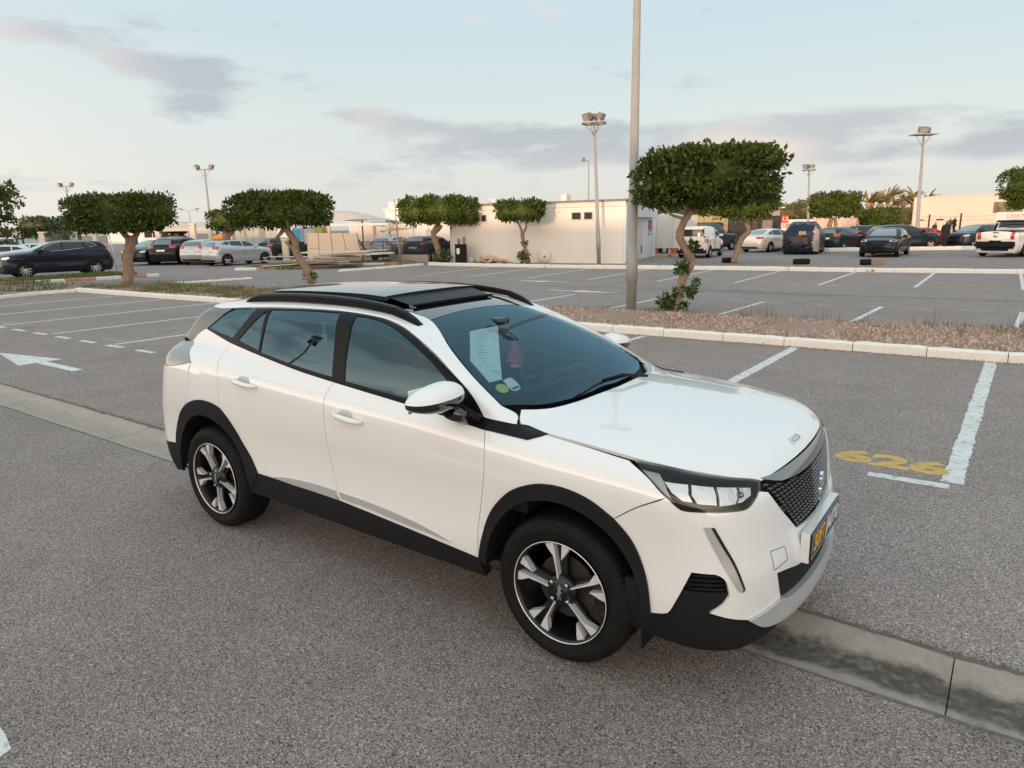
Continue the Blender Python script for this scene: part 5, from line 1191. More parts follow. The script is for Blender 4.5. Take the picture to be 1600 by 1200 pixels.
tree(687, 38.4, [(652, 330, 32, 24), (690, 328, 42, 25), (726, 330, 23, 24)], [[(690, 411, .17), (686, 396, .16), (680, 376, .15), (677, 364, .15), (681, 356, .13), (686, 348, .1)], [(677, 366, .1), (686, 358, .1), (690, 352, .08)]],
     'wide clipped tree standing in front of the dark blue hatchback', GF, .16, 1.0, seed=6, tufts=[(692, 404, .55, 420)])
tree(822, 35.6, [(812, 329, 38, 19), (832, 326, 20, 15), (795, 330, 20, 17)], [[(824, 411, .12), (823, 396, .11), (818, 380, .10), (816, 364, .11)], [(816, 365, .07), (813, 355, .06), (808, 345, .05)], [(816, 366, .07), (822, 356, .06), (821, 346, .05)]],
     'small clipped tree with a forked trunk against the long cream wall', GF, .15, 1.0, seed=7, tufts=[(819, 402, .32, 200), (820, 381, .15, 50)])
tree(1297, 54.4, [(1292, 318, 26, 20), (1318, 318, 27, 20), (1305, 326, 34, 14)], [[(1296, 386, .22), (1298, 370, .2), (1296, 356, .18), (1300, 340, .16)], [(1298, 370, .16), (1306, 360, .14), (1305, 340, .12)]], 'clipped tree with a pale forked trunk beside the dark green hatchback', GF, .22, .8, seed=8)
tree(1375, 66, [(1375, 338, 29, 15), (1372, 345, 30, 9)], [[(1375, 372, .2), (1375, 345, .2)]], 'low dome shaped clipped bush above the black saloon', None, .25, .8, seed=9, cat='bush', name='round_bush')
tree(1612, 36, [(1606, 288, 36, 30), (1612, 312, 32, 17)], [[(1612, 398, .18), (1610, 370, .17), (1611, 330, .14)]], 'clipped tree cut by the right edge of the picture beside the white pickup', GF, .14, 1.0, seed=10)
tree(-38, 23, [(-30, 318, 40, 34), (-2, 296, 20, 12), (8, 312, 22, 13), (-2, 346, 14, 9), (-10, 372, 16, 10)], [[(-40, 470, .2), (-38, 400, .17), (-34, 330, .13)], [(-36, 350, .08), (-18, 320, .05), (6, 312, .03)], [(-36, 380, .07), (-14, 366, .04), (0, 348, .025)]], 'loose leafy tree reaching in from the left edge of the picture', None, .15, .55, seed=11, core=.35, name='leafy_tree')
for i, (u, d, lb, tr, lab) in enumerate([
    (74, 62, [(58, 352, 29, 14), (50, 362, 18, 10)], [(78, 386, .3), (80, 370, .26), (76, 356, .2)], 'flat clipped tree with pale forked trunk, leftmost behind the navy suv'),
    (118, 66, [(108, 352, 22, 12), (136, 352, 22, 14)], [(124, 386, .3), (122, 360, .25)], 'flat clipped tree behind the navy suv, right of the leftmost one'),
    (262, 72, [(276, 368, 13, 10)], [(276, 390, .3), (276, 372, .2)], 'small dark round tree beside the white minibus'),
    (4, 85, [(4, 365, 16, 9)], [(4, 385, .3), (4, 368, .2)], 'small dark round tree above the white pickup at the left edge')]):
    tree(u, d, lb, [tr], lab, 'distant clipped trees on the left', .3, .7, seed=20+i, lm=LEAFD)
# hedges and shrubs far off
for i, (u, d, lb, lab, lm, nm) in enumerate([
    (94, 60, [(94, 373, 16, 12)], 'square clipped dark hedge block behind the navy suv', LEAFD, 'hedge'),
    (1040, 62, [(1036, 330, 26, 22), (1060, 334, 24, 18)], 'dense dark green trees behind the small white shed', LEAFD, 'tree_clump'),
    (1232, 110, [(1230, 333, 22, 17), (1255, 330, 20, 20)], 'olive green feathery trees left of the lamp post', LEAFO, 'tree_clump'),
    (1272, 112, [(1275, 336, 22, 17)], 'olive green feathery tree behind the lamp post', LEAFO, 'tree_clump'),
    (1348, 100, [(1345, 338, 10, 12)], 'small olive shrub between the clipped tree and the dome bush', LEAFO, 'shrub'),
    (1415, 96, [(1414, 338, 17, 16)], 'olive shrub with thin branches beside the cream hall', LEAFO, 'shrub'),
    (1453, 90, [(1452, 349, 6, 5)], 'small shrub at the foot of the cream hall above the man', LEAFO, 'shrub'),
    (1528, 88, [(1525, 347, 16, 6)], 'low wide shrub row at the foot of the cream hall', LEAFO, 'shrub'),
    (1494, 88, [(1492, 350, 9, 6)], 'low dark shrub under the fence post by the hall', LEAFD, 'shrub'),
    (1546, 72, [(1546, 335, 6, 11)], 'thin shrub against the corner of the hall window', LEAFO, 'shrub'),
    ]):
    tree(u, d, lb, [[(lb[0][0], row_of(ground_at(u, d)), .12), (lb[0][0], lb[0][1], .1)]], lab, None, .35 if d > 70 else .25, .7, seed=40+i, lm=lm, name=nm, cat='shrub' if nm != 'hedge' else 'hedge', ex=.85 if nm != 'hedge' else .35)
# palms behind the dome bush
PALMF = mat('palm_frond', (.24, .19, .07), .7, noise=[(2, .6, (.14, .12, .04))]); PALMT = mat('palm_trunk', (.36, .22, .15), .9, noise=[(3, .5, (.22, .14, .1))])
for i, (u, vt, lean, dr, s_) in enumerate([(1353, 318, 1, 0, 1), (1358, 318, 1, 0, 1), (1371, 319, 1, 0, 1), (1383, 312, 1, 0, 1.15), (1394, 321, 1, .4, .9), (1408, 314, 0, 1, 1), (1421, 309, .4, .8, 1.1), (1446, 313, .4, .8, 1)]):
    d = 128+i*2; g = ground_at(u, d); k = 1/scale_at(d)
    pt = empty('palm_tree', g, 0, ['pair of wind blown palms, leftmost one', 'palm close beside the leftmost palm', 'third palm from the left with fronds blown right', 'tallest palm with an upright spear frond', 'thin palm right of the tallest palm', 'palm with a full drooping crown above the hall roof', 'palm partly behind the hall corner', 'palm behind the leaning lamp post'][i], 'palm tree', 'palms beyond the dome bush')
    hh = (row_of(g)-vt)*k; b = MB(); b.tube([(0, 0, 0), (0, 0, hh)], [.35, .25], 7); b.tube([(0, 0, hh-.9), (0, 0, hh-.2), (0, 0, hh)], [.35, .62, .4], 8); b.build('trunk', PALMT, pt)
    rr = random.Random(i); fv = []; b = MB()
    for j in range(26):
        a = rr.uniform(0, 6.28); e = rr.uniform(.1, 1.2) if dr else rr.uniform(.7, 1.45); L_ = rr.uniform(1.9, 2.9)*s_
        dirv = (RIGHT2*math.cos(a)+AWAY2*math.sin(a))*math.cos(e)+Vector((0, 0, math.sin(e)))+RIGHT2*lean*.55; dirv.normalize(); p = Vector((0, 0, hh)); pts = [p]
        for q in range(5): dirv = (dirv+Vector((0, 0, -.12-.14*dr))+RIGHT2*lean*.04).normalized(); p = p+dirv*L_/5; pts.append(p)
        for q in range(5):
            for w_ in (-1, 1):
                sd_ = dirv.cross(Vector((0, 0, 1))).normalized()*w_; l = .38*(1-q*.12)
                b.add([pts[q], pts[q+1], pts[q+1]+sd_*l+Vector((0, 0, -.12)), pts[q]+sd_*l*.8+Vector((0, 0, -.15))], [(0, 1, 2, 3)])
    o = b.build('fronds', PALMF, pt); o['kind'] = 'stuff'

# ------------------------------------------------------------------ lamp posts
STEELP = mat('galvanised_steel', (.36, .35, .33), .6, metal=.1, noise=[(3, .5, (.27, .26, .245)), (25, .35, (.43, .42, .40))]); STEELD = mat('floodlight_body', (.16, .15, .14), .5, noise=[(9, .4, (.25, .23, .2))]); LAMPG = mat('floodlight_glass', (.30, .31, .31), .15, coat=1)
def lamp_post(u, depth, vtop, kind, label, r=.09, lean=0., loc=None, h=None, group='parking lot lamp posts'):
    g = ground_at(u, depth) if loc is None else Vector(loc)
    root = empty('lamp_post', g, 0, label, 'lamp post', group); h = h or height_for(g, vtop); topp = RIGHT2*lean+Vector((0, 0, h))
    b = MB(); f0, f1 = (.073, .148) if h > 9 else (.10, .22); b.tube([(0, 0, -.05), tuple(topp*f0), tuple(topp*(f0+.001)), tuple(topp*f1), tuple(topp*(f1+.001)), tuple(topp)], [r*1.0, r*.97, r*1.12, r*1.12, r*.95, r*.5], 20); b.build('pole', STEELP, root)
    b = MB(); b.box((-r*1.8, -r*1.8, -.02), (r*1.8, r*1.8, .02)); b.build('base_plate', STEELP, root)
    def flood(p, aim, w=.42, hh=.30):
        o = empty('floodlight', p); o.parent = root; f = Vector(aim).normalized(); x = f.cross(Vector((0, 0, 1))).normalized(); up = x.cross(f); Mx = Matrix((x, f, up)).transposed()
        b = MB(); b.box((-w/2, -.10, -hh/2), (w/2, .10, hh/2), rot=Mx); b.box((-w*.3, -.20, -hh*.3), (w*.3, -.10, hh*.3), rot=Mx); b.build('housing', STEELD, o)
        b = MB(); b.box((-w*.44, .102, -hh*.43), (w*.44, .112, hh*.43), rot=Mx); b.build('lamp_glass', LAMPG, o)
        b = MB(); b.box((-.03, -.03, -hh*.9), (.03, .03, 0), rot=None); b.build('bracket', STEELP, o)
    t = topp
    if kind == 'ring':
        b = MB(); b.tube([t+Vector((.55*math.cos(a), .55*math.sin(a), -.18)) for a in np.linspace(0, 2*math.pi, 25)], .045, 6, cap=False)
        for a in (0, 1.57, 3.14, 4.71): b.tube([t+Vector((0, 0, -.75)), t+Vector((.5*math.cos(a), .5*math.sin(a), -.2))], .02, 5); b.tube([t+Vector((0, 0, -.18)), t+Vector((.55*math.cos(a), .55*math.sin(a), -.18))], .025, 5)
        b.build('ring_frame', STEELP, root)
        for q in (-1, 1): flood(t+RIGHT2*.34*q+Vector((0, 0, .12)), RIGHT2*q*.8-AWAY2*.5+Vector((0, 0, -.4)), .46, .30)
        flood(t+AWAY2*.35+Vector((0, 0, .12)), AWAY2+Vector((0, 0, -.4)))
    elif kind == 'bar':
        b = MB(); b.tube([t+RIGHT2*(-.62)+Vector((0, 0, -.05)), t+RIGHT2*.62+Vector((0, 0, -.02))], .05, 6)
        for q in (-1, 1): b.tube([t+Vector((0, 0, -.7)), t+RIGHT2*.45*q+Vector((0, 0, -.08))], .025, 5)
        b.build('cross_bar', STEELP, root)
        for q in (-1, 1): flood(t+RIGHT2*.62*q+Vector((0, 0, .16)), RIGHT2*q+Vector((0, 0, -.55)), .5, .34)
    elif kind == 'tray':
        b = MB(); b.box((-.75, -.5, -.12), (.75, .5, -.05), rot=Matrix((RIGHT2, AWAY2, (0, 0, 1))).transposed(), at=t)
        for q in (-1, 1): b.tube([t+Vector((0, 0, -.85)), t+RIGHT2*.5*q+Vector((0, 0, -.12))], .025, 5)
        b.build('platform', STEELP, root); flood(t+RIGHT2*(-.05)+Vector((0, 0, .22)), -AWAY2+Vector((0, 0, -.5)), .62, .34); flood(t+RIGHT2*.3+AWAY2*.2+Vector((0, 0, .2)), AWAY2+RIGHT2+Vector((0, 0, -.4)))
    elif kind == 'single':
        b = MB(); b.tube([t, t+RIGHT2*(-.35)+Vector((0, 0, .12))], .04, 6); b.build('arm', STEELP, root); flood(t+RIGHT2*(-.45)+Vector((0, 0, .12)), -RIGHT2*.3+Vector((0, 0, -1)), .5, .22)
    elif kind == 'arms':
        for q in (-1, 1):
            b = MB(); b.tube([t, t+RIGHT2*.75*q+Vector((0, 0, .35)), t+RIGHT2*1.5*q+Vector((0, 0, .5))], .05, 5); b.build('arm', STEELP, root); flood(t+RIGHT2*1.6*q+Vector((0, 0, .5)), RIGHT2*q*.3+Vector((0, 0, -1)), .35, .7)
    return root
lamp_post(986, 15.4, 0, 'ring', 'tall grey steel pole rising out of the picture beside the nearest tree', .112, h=9.2)
lamp_post(936, 34.5, 186, 'ring', 'lamp post with a ring of floodlights in front of the cream wall', .10, lean=-.30)
lamp_post(1431, 47.8, 208, 'tray', 'leaning lamp post with a floodlight tray in front of the cream hall', .13, lean=-.28)
lamp_post(1262, 62, 262, 'ring', 'lamp post with a small ring behind the covered car', .11, lean=-.35)
lamp_post(334, 60, 264, 'bar', 'lamp post with two floodlights on a bar behind the silver hatchback', .12, lean=.0)
lamp_post(116, 75, 291, 'bar', 'lamp post with two floodlights rising behind the left island tree', .12, lean=.2)
lamp_post(919, 60, 252, 'single', 'thin single lamp post rising behind the cream wall', .09)
lamp_post(301, 140, 331, 'arms', 'faint far lamp post with two curved arms', .12)
lamp_post(0, 0, 0, 'bar', 'lamp post behind the camera reflected in the rear window', .10, loc=(-15.2, -9.6, 0), h=7.2)
# ------------------------------------------------------------------ buildings and walls
WALLC = mat('cream_render', (.80, .765, .72), .9, noise=[(.8, .4, (.74, .70, .64)), (5, .25, (.83, .80, .77)), (30, .2, (.74, .70, .65))], bump=(20, .2, .01))
WALLW = mat('white_panel', (.66, .68, .68), .6, noise=[(.7, .4, (.58, .60, .60)), (9, .2, (.70, .72, .72))])
ROOFG = mat('roof_edge', (.20, .20, .20), .7); DARKW = mat('dark_window', (.03, .035, .035), .15, coat=.6)
def wall_box(b, p0, p1, z0, z1, t, off=0):
    """box along p0-p1 with thickness t behind it; off moves it toward the viewer side (right of p0->p1)"""
    p0 = Vector((*p0, 0)); p1 = Vector((*p1, 0)); d = (p1-p0).normalized(); n = Vector((d.y, -d.x, 0)); a = p0+n*off; c = p1+n*off; e = c-n*t; f = a-n*t
    v = [(q.x, q.y, z) for z in (z0, z1) for q in (a, c, e, f)]
    b.add(v, [(3,2,1,0),(4,5,6,7),(0,1,5,4),(1,2,6,5),(2,3,7,6),(3,0,4,7)])
def lerp2(p, q, t): return (p[0]+(q[0]-p[0])*t, p[1]+(q[1]-p[1])*t)
# long prefabricated cream building
bd = empty('prefab_building', (0, 0, 0), 0, 'long low cream prefab building with two dark sliding windows', 'building')
A_, B2, C_ = (-24.55, 27.25), (-14.44, 28.56), (-16.75, 37.1)
NP = 5; HW = 3.08
for i in range(NP):
    p, q = lerp2(A_, B2, i/NP), lerp2(A_, B2, (i+1)/NP); L_ = math.dist(p, q); e = .03/L_
    b = MB(); wall_box(b, lerp2(p, q, e), lerp2(p, q, 1-e), .10, HW-.32, .10)
    b.build('wall_panel', WALLC, bd)
b = MB(); wall_box(b, A_, B2, 0, .10, .14, .02); wall_box(b, A_, B2, HW-.30, HW-.06, .14, .01); wall_box(b, A_, B2, .1, HW-.31, .04, -.06); b.build('frame', WALLC, bd)
for i in range(NP+1):
    p = lerp2(A_, B2, i/NP); q = lerp2(A_, B2, min(1, i/NP)+.004); b = MB(); wall_box(b, lerp2(A_, B2, max(0, i/NP-.004)), q, .1, HW-.3, .08, .012); b.build('joint_batten', WALLC, bd)
b = MB(); wall_box(b, lerp2(A_, B2, -.01), lerp2(A_, B2, 1.01), HW-.06, HW+.03, .4, .12); wall_box(b, (B2[0], B2[1]), C_, HW-.06, HW+.03, .4, .08); 
b.add([(A_[0], A_[1], HW), (B2[0], B2[1], HW), (C_[0], C_[1], HW), (C_[0]-10, C_[1]-1.2, HW)], [(0, 1, 2, 3)]); b.build('roof', ROOFG, bd)
b = MB(); wall_box(b, B2, C_, 0, HW-.07, .1); wall_box(b, C_, (C_[0]-10, C_[1]-1.2), 0, HW-.07, .1); wall_box(b, (A_[0]-.9, A_[1]+7), A_, 0, HW-.07, .1); b.build('side_wall', WALLW, bd)  # cool white instead of the front's cream puts the sides' shade into colour
for t0, t1 in ((.72, .775), (.785, .835), (.155, .19), (.20, .235)):
    b = MB(); wall_box(b, lerp2(A_, B2, t0), lerp2(A_, B2, t1), 2.15, 2.55, .05, .035); w_ = b.build('window', mat('window_frame', (.5, .48, .44), .5), bd)
    b = MB(); wall_box(b, lerp2(A_, B2, t0+.005), lerp2(A_, B2, t1-.005), 2.19, 2.51, .02, .045); b.build('pane', DARKW, w_)
# side of the building: awning, door, signs
b = MB(); wall_box(b, lerp2(B2, C_, .12), lerp2(B2, C_, .86), 2.25, 2.72, .5, .35); b.build('awning', WALLW, bd)
b = MB(); wall_box(b, lerp2(B2, C_, .40), lerp2(B2, C_, .52), .05, 2.1, .05, .03); dr = b.build('door', mat('grey_door', (.52, .55, .56), .5), bd); b = MB(); wall_box(b, lerp2(B2, C_, .47), lerp2(B2, C_, .51), .35, .75, .04, .06); b.build('door_vent', ROOFG, dr)
b = MB(); wall_box(b, lerp2(B2, C_, .95), lerp2(B2, C_, 1.0), 0, 2.95, .12, .05); b.build('corner_post', WALLC, bd)
b = MB(); wall_box(b, lerp2(B2, C_, .74), lerp2(B2, C_, .88), 1.55, 2.12, .03, .03); sg_ = b.build('purple_sign', mat('sign_purple', (.13, .07, .28), .5), bd)
b = MB(); dd = (Vector((*C_, 0))-Vector((*B2, 0))).normalized(); nn = Vector((dd.y, -dd.x, 0)); cc = Vector((*lerp2(B2, C_, .81), 1.8))+nn*.036
for rr_ in ((1, .5), ): 
    P = [cc+dd*.42*math.cos(t)+Vector((0, 0, .24*math.sin(t)-.02)) for t in np.linspace(0, 2*math.pi, 13)[:-1]]; b.add(P, [tuple(range(12))[::-1]])
b.build('sign_figure', mat('sign_magenta', (.50, .05, .25), .5), sg_)
b = MB(); wall_box(b, lerp2(B2, C_, .74), lerp2(B2, C_, .88), 1.28, 1.50, .03, .03); b.build('blue_sign', mat('sign_blue', (.12, .24, .55), .5), bd)
b = MB(); wall_box(b, lerp2(B2, C_, .77), lerp2(B2, C_, .85), 1.33, 1.45, .01, .036); b.build('sign_print', PAPER, bd)
for q in (((-23.6, 29.6, HW), (-23.1, 30.2, HW+.35)), ((-19.0, 30.0, HW), (-18.65, 30.4, HW+.45)), ((-22.4, 30, HW), (-20.9, 31, HW+.22))): b = MB(); b.box(*q); b.build('roof_unit', WALLW, bd)
# second cream building to its left with a dark door
b2 = empty('annex_building', (0, 0, 0), 0, 'pale cream annex building left of the wide clipped tree', 'building')
D0, D1 = (-35.2, 32.8), (-25.6, 31.9)
b = MB(); wall_box(b, D0, D1, 0, 3.15, 6); b.build('wall', WALLC, b2)
b = MB(); wall_box(b, lerp2(D0, D1, -.01), lerp2(D0, D1, 1.01), 3.15, 3.25, 6.2, .1); wall_box(b, lerp2(D0, D1, .02), lerp2(D0, D1, .13), 3.25, 3.7, 1.5, -.2); b.build('roof', WALLC, b2)
b = MB(); wall_box(b, lerp2(D0, D1, .80), lerp2(D0, D1, .87), .0, 2.2, .05, .02); b.build('door', DARKW, b2)
b = MB(); wall_box(b, lerp2(D0, D1, .88), lerp2(D0, D1, .985), 0, 2.25, .05, .02); b.build('shutter', mat('orange_wood', (.42, .22, .12), .7, noise=[(4, .5, (.3, .15, .09))]), b2)
b = MB(); wall_box(b, lerp2(D0, D1, .76), lerp2(D0, D1, 1.0), 2.25, 2.55, .5, .35); b.build('awning', WALLW, b2)
def box_at(name, u0, u1, v_top, depth, m, parent, v_bot=None, thick=1., dy=0, two=None):
    """upright box facing the view, spanning columns u0..u1, from v_top down to v_bot (or the ground)"""
    g0, g1 = ground_at(u0, depth), ground_at(u1, two or depth); z1 = height_for(g0, v_top); z0 = 0 if v_bot is None else max(0, height_for(g0, v_bot))
    b = MB(); wall_box(b, (g0.x, g0.y), (g1.x, g1.y), z0, z1, thick, -dy); return b.build(name, m, parent)
# white shed on orange blocks
sh = empty('white_shed', (0, 0, 0), 0, 'small white planked shed raised on orange blocks beside the prefab building', 'shed'); PLK = mat('white_planks', (.66, .65, .61), .8, noise=[(2, .5, (.55, .54, .50)), (20, .3, (.45, .43, .40))], bump=(30, .3, .01)); ORB = mat('orange_block', (.50, .13, .04), .8, noise=[(3, .4, (.35, .09, .03))])
g0, g1 = ground_at(1022, 47), ground_at(1051, 45.5); g2 = ground_at(1070, 49)
sz0, sz1 = height_for(g0, 387), height_for(g0, 337)
F0, F1 = (g0.x, g0.y), (g1.x, g1.y); F2 = (g2.x, g2.y)
for i in range(6):
    z0 = sz0+(sz1-sz0)*i/6; b = MB(); wall_box(b, F0, F1, z0+.004, z0+(sz1-sz0)/6-.012, .05, .0); b.build('plank', PLK, sh)
for i in range(6):
    z0 = sz0+(sz1-sz0)*i/6; b = MB(); wall_box(b, F1, F2, z0+.004, z0+(sz1-sz0)/6-.012, .05, .0); b.build('plank', PLK, sh)
b = MB(); wall_box(b, F0, F1, sz0, sz1, 2.0, -.06); wall_box(b, F1, F2, sz0, sz1, 1.0, -.06); b.build('inner_box', PLK, sh)
mid = lerp2(F0, F1, .45); b = MB(); n_ = (Vector((*F2, 0))-Vector((*F1, 0)))
b.add([(F0[0], F0[1], sz1), (mid[0], mid[1], sz1+.16), (F1[0], F1[1], sz1), (F0[0]+n_.x, F0[1]+n_.y, sz1), (mid[0]+n_.x, mid[1]+n_.y, sz1+.16), (F2[0], F2[1], sz1)], [(0, 2, 1), (0, 1, 4, 3), (1, 2, 5, 4), (3, 4, 5)]); b.build('roof', PLK, sh)
for t in (.08, .86): 
    p, q = lerp2(F0, F1, t), lerp2(F0, F1, t+.25*.55); b = MB(); wall_box(b, p, q, 0, sz0, .4, .0); b.build('block', ORB, sh)
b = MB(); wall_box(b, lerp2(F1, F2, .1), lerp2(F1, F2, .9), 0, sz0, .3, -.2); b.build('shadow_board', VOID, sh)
pt = ground_at(1046, 40.5); bl = empty('striped_bollard', pt, 0, 'orange and white striped bollard in front of the raised white shed', 'bollard')
b = MB(); b.lathe([(.09, 0), (.085, .5), (.0, .5)], 12); b.build('post', ORB, bl)
b = MB()
for k in range(3): b.lathe([(.09, .18+k*.11), (.09, .23+k*.11)], 12)
b.build('band', PAPER, bl); b = MB(); b.lathe([(.16, 0), (.15, .04), (.0, .05)], 12); b.build('foot', ORB, bl)
# yellow green cabin with a black slatted fence
YG = mat('yellow_green_board', (.40, .38, .20), .8, noise=[(.8, .4, (.33, .32, .17))])
cb_ = empty('yellow_cabin', (0, 0, 0), 0, 'yellow green boarded cabin behind the white van', 'cabin')
for i in range(4): box_at('wall_board', 1086+12.6*i+.3, 1086+12.6*(i+1)-.3, 331, 62, YG, cb_, thick=.1)
box_at('wall', 1086, 1137, 332, 62, YG, cb_, thick=4, dy=.12); box_at('roof', 1084, 1139, 328, 61.7, WALLC, cb_, v_bot=331.3, thick=5); box_at('window_strip', 1080, 1128, 349, 61.6, DARKW, cb_, v_bot=355, thick=.1)
fc = empty('slatted_fence', (0, 0, 0), 0, 'tall black slatted fence with torn cloth between the cabin and the red poster', 'fence'); SLT = mat('black_slat', (.018, .017, .017), .7, noise=[(3, .5, (.05, .04, .035))]); BRS = mat('brown_slat', (.10, .065, .045), .8)
for i in range(34):
    u0 = 1136+2.42*i; box_at('slat', u0, u0+2.0, 333+random.uniform(-.6, .8)+(4 if i > 26 else 0), 60+.05*i, BRS if i in (16, 17, 18) else SLT, fc, thick=.04)
for v in (338, 362): box_at('rail', 1136, 1217, v, 60.5, SLT, fc, v_bot=v+2, thick=.06, two=62.2)
b = MB(); rr = random.Random(2); base = ground_at(1196, 59); V = []; nn_ = 7
for i in range(nn_):
    for j in range(4): V.append(base+RIGHT2*((i-3)*.14)-AWAY2*(.15+rr.uniform(-.05, .08))+Vector((0, 0, 2.0-.22*j+rr.uniform(-.08, .08)-.03*abs(i-3)*j)))
b.add(V, [(i*4+j, (i+1)*4+j, (i+1)*4+j+1, i*4+j+1) for i in range(nn_-1) for j in range(3)], True); tag(b.build('torn_cloth', mat('grey_cloth', (.25, .22, .22), .9)), 'torn grey cloth hanging on the black slatted fence', 'cloth')
kb = empty('grey_cabin', (0, 0, 0), 0, 'grey cabin top with a flat canopy above the black fence', 'cabin'); box_at('wall', 1198, 1216, 328, 66, mat('grey_board', (.34, .34, .35), .8), kb, thick=4); box_at('roof', 1200, 1223, 323.5, 65.5, WALLW, kb, v_bot=325.5, thick=5)
ps = empty('price_poster', (0, 0, 0), 0, 'red and white price poster at the end of the black fence', 'poster'); box_at('board', 1219, 1229.5, 337, 57, PAPER, ps, v_bot=362, thick=.04); box_at('red_half', 1219, 1229.5, 337, 56.9, mat('poster_red', (.70, .09, .03), .6), ps, v_bot=348, thick=.02)
pg = ground_at(1224, 56.8); box_at('leg', 1223.5, 1225, 350, 57.2, ROOFG, ps, thick=.05)
for z_v, tx, m_ in ((342.5, '1.5', PAPER), (353, '1.0', MATS['poster_red'])): text_obj('poster_figures', tx, .42, m_, ps, frame_mat(tuple(pg+Vector((0, 0, height_for(pg, z_v)))-AWAY2*.02), tuple(RIGHT2), (0, 0, 1)), .002, bold=.01)
# pink boundary wall and its white neighbour
bw = empty('boundary_wall', (0, 0, 0), 0, 'low pink rendered boundary wall behind the parked cars', 'wall'); PINKW = mat('pink_render', (.66, .52, .44), .9, noise=[(.5, .4, (.58, .45, .38))])
for i in range(3): box_at('wall_bay', 1271+28*i+.2, 1271+28*(i+1)-.2, 341, 82-i, PINKW, bw, thick=.2)
for i in range(4): box_at('pillar', 1270+28*i, 1272.5+28*i, 339.5, 81.8-i, PINKW, bw, thick=.3)
box_at('white_wall', 1228, 1271, 343, 84, WALLW, bw, thick=.2); box_at('lower_wall', 1355, 1426, 352, 80, WALLC, bw, thick=.3, two=72)
# cream hall on the right
hl = empty('cream_hall', (0, 0, 0), 0, 'big cream windowless hall at the right edge with a green glass corner', 'building')
H0, H1 = ground_at(1422, 73), ground_at(1650, 62.5); hz = height_for(H0, 309)
HALL = mat('hall_render', (.72, .62, .53), .9, noise=[(.35, .35, (.64, .54, .46)), (6, .2, (.76, .67, .58))], bump=(30, .15, .01)); b = MB()
for i in range(8):
    p, q = lerp2(H0[:2], H1[:2], i/8), lerp2(H0[:2], H1[:2], (i+1)/8); b = MB(); wall_box(b, lerp2(p, q, .002), lerp2(p, q, .998), 0, hz, .3); b.build('wall_panel', HALL, hl)
b = MB(); wall_box(b, H0[:2], H1[:2], 0, hz-.02, 20, -.1); b.build('hall_block', HALL, hl)
b = MB(); wall_box(b, H0[:2], H1[:2], hz, hz+.06, .5, .06); b.build('coping', HALL, hl)
def on_hall(name, u0, u1, v0, v1, m, thick=.1, off=.06, par=hl):
    def pt_(u):
        lo, hi = 0, 1
        for _ in range(30):
            t = (lo+hi)/2; P = H0.lerp(H1, t)
            if col_of(P) < u: lo = t
            else: hi = t
        return H0.lerp(H1, t)
    a, c = pt_(u0), pt_(u1); b = MB(); wall_box(b, a[:2], c[:2], height_for(a, v1), height_for(a, v0), thick, off); return b.build(name, m, par)
GG = mat('green_tinted_glass', (.10, .09, .035), .12, coat=1)
on_hall('window_surround', 1546.5, 1592, 315.5, 332.5, mat('window_brown', (.20, .14, .09), .6), .1, .05)
for i in range(4): on_hall('glass_pane', 1552+10*i, 1561.3+10*i, 316.5, 326, GG, .05, .09)
on_hall('sill_band', 1552, 1592, 327, 331.5, GG, .05, .08); on_hall('slot_window', 1460, 1471, 342, 344, DARKW, .05, .05); on_hall('slot_window', 1434, 1441, 343, 344.5, DARKW, .05, .05)
bn = empty('banner_wall', (0, 0, 0), 0, 'white banner wall with faint red lettering behind the white pickup', 'banner'); box_at('banner', 1552, 1612, 331.5, 58, WALLW, bn, v_bot=352, thick=.08); box_at('support', 1560, 1562, 350, 58.2, ROOFG, bn, thick=.1)
bg_ = ground_at(1586, 57.9); text_obj('red_lettering', 'CASA MIP', .44, mat('lettering_red', (.60, .36, .32), .7), bn, frame_mat(tuple(bg_+Vector((0, 0, height_for(bg_, 337)))), tuple(RIGHT2), (0, 0, 1)), .003)
fp = empty('wire_fence', (0, 0, 0), 0, 'thin wire fence with dark posts in front of the cream hall', 'fence')
for u, v in ((1448, 335), (1497, 333)): box_at('post', u, u+1.6, v, 60, mat('dark_post', (.06, .05, .04), .8), fp, thick=.12)
for v in (339, 345): box_at('wire', 1430, 1550, v, 60.2, MATS['dark_post'], fp, v_bot=v+.35, thick=.01)
# ---- left: shade canopies, pillars, stalls
TENT = mat('canopy_fabric', (.56, .52, .46), .85, noise=[(1, .4, (.48, .44, .39))]); PIL = mat('whitewashed_pillar', (.70, .60, .50), .9)
cn = empty('shade_canopy', (0, 0, 0), 0, 'large beige shade canopy on posts behind the leaning boards', 'canopy')
g0 = ground_at(513, 47); g1 = ground_at(611, 45.5); b = MB(); V = []; m_ = 12
for i in range(m_+1):
    t = i/m_; p = g0.lerp(g1, t)
    vt = np.interp(t, [0, .1, .35, .6, .85, 1], [330, 328.5, 330, 335, 341.5, 345]); vb = np.interp(t, [0, .15, .5, .75, 1], [343, 345.5, 343, 343.5, 344.5])
    zt, zb_ = height_for(p, vt), height_for(p, vb)
    for k in range(5): q = k/4; V.append(p+AWAY2*(4.2*q)+Vector((0, 0, zb_+(zt-zb_)*math.sin(q*math.pi)**.7+ .02)))
b.add(V, [(i*5+k, (i+1)*5+k, (i+1)*5+k+1, i*5+k+1) for i in range(m_) for k in range(4)], True); b.build('fabric', TENT, cn)
for u, d in ((515.5, 47), (609, 45.6), (568, 50)): box_at('post', u, u+(3.5 if u < 520 else 1.5), 344, d, PIL if u < 520 else ROOFG, cn, thick=.2)
box_at('beam', 517, 611, 350, 46.5, WALLW, cn, v_bot=353.5, thick=.1, two=45.2)
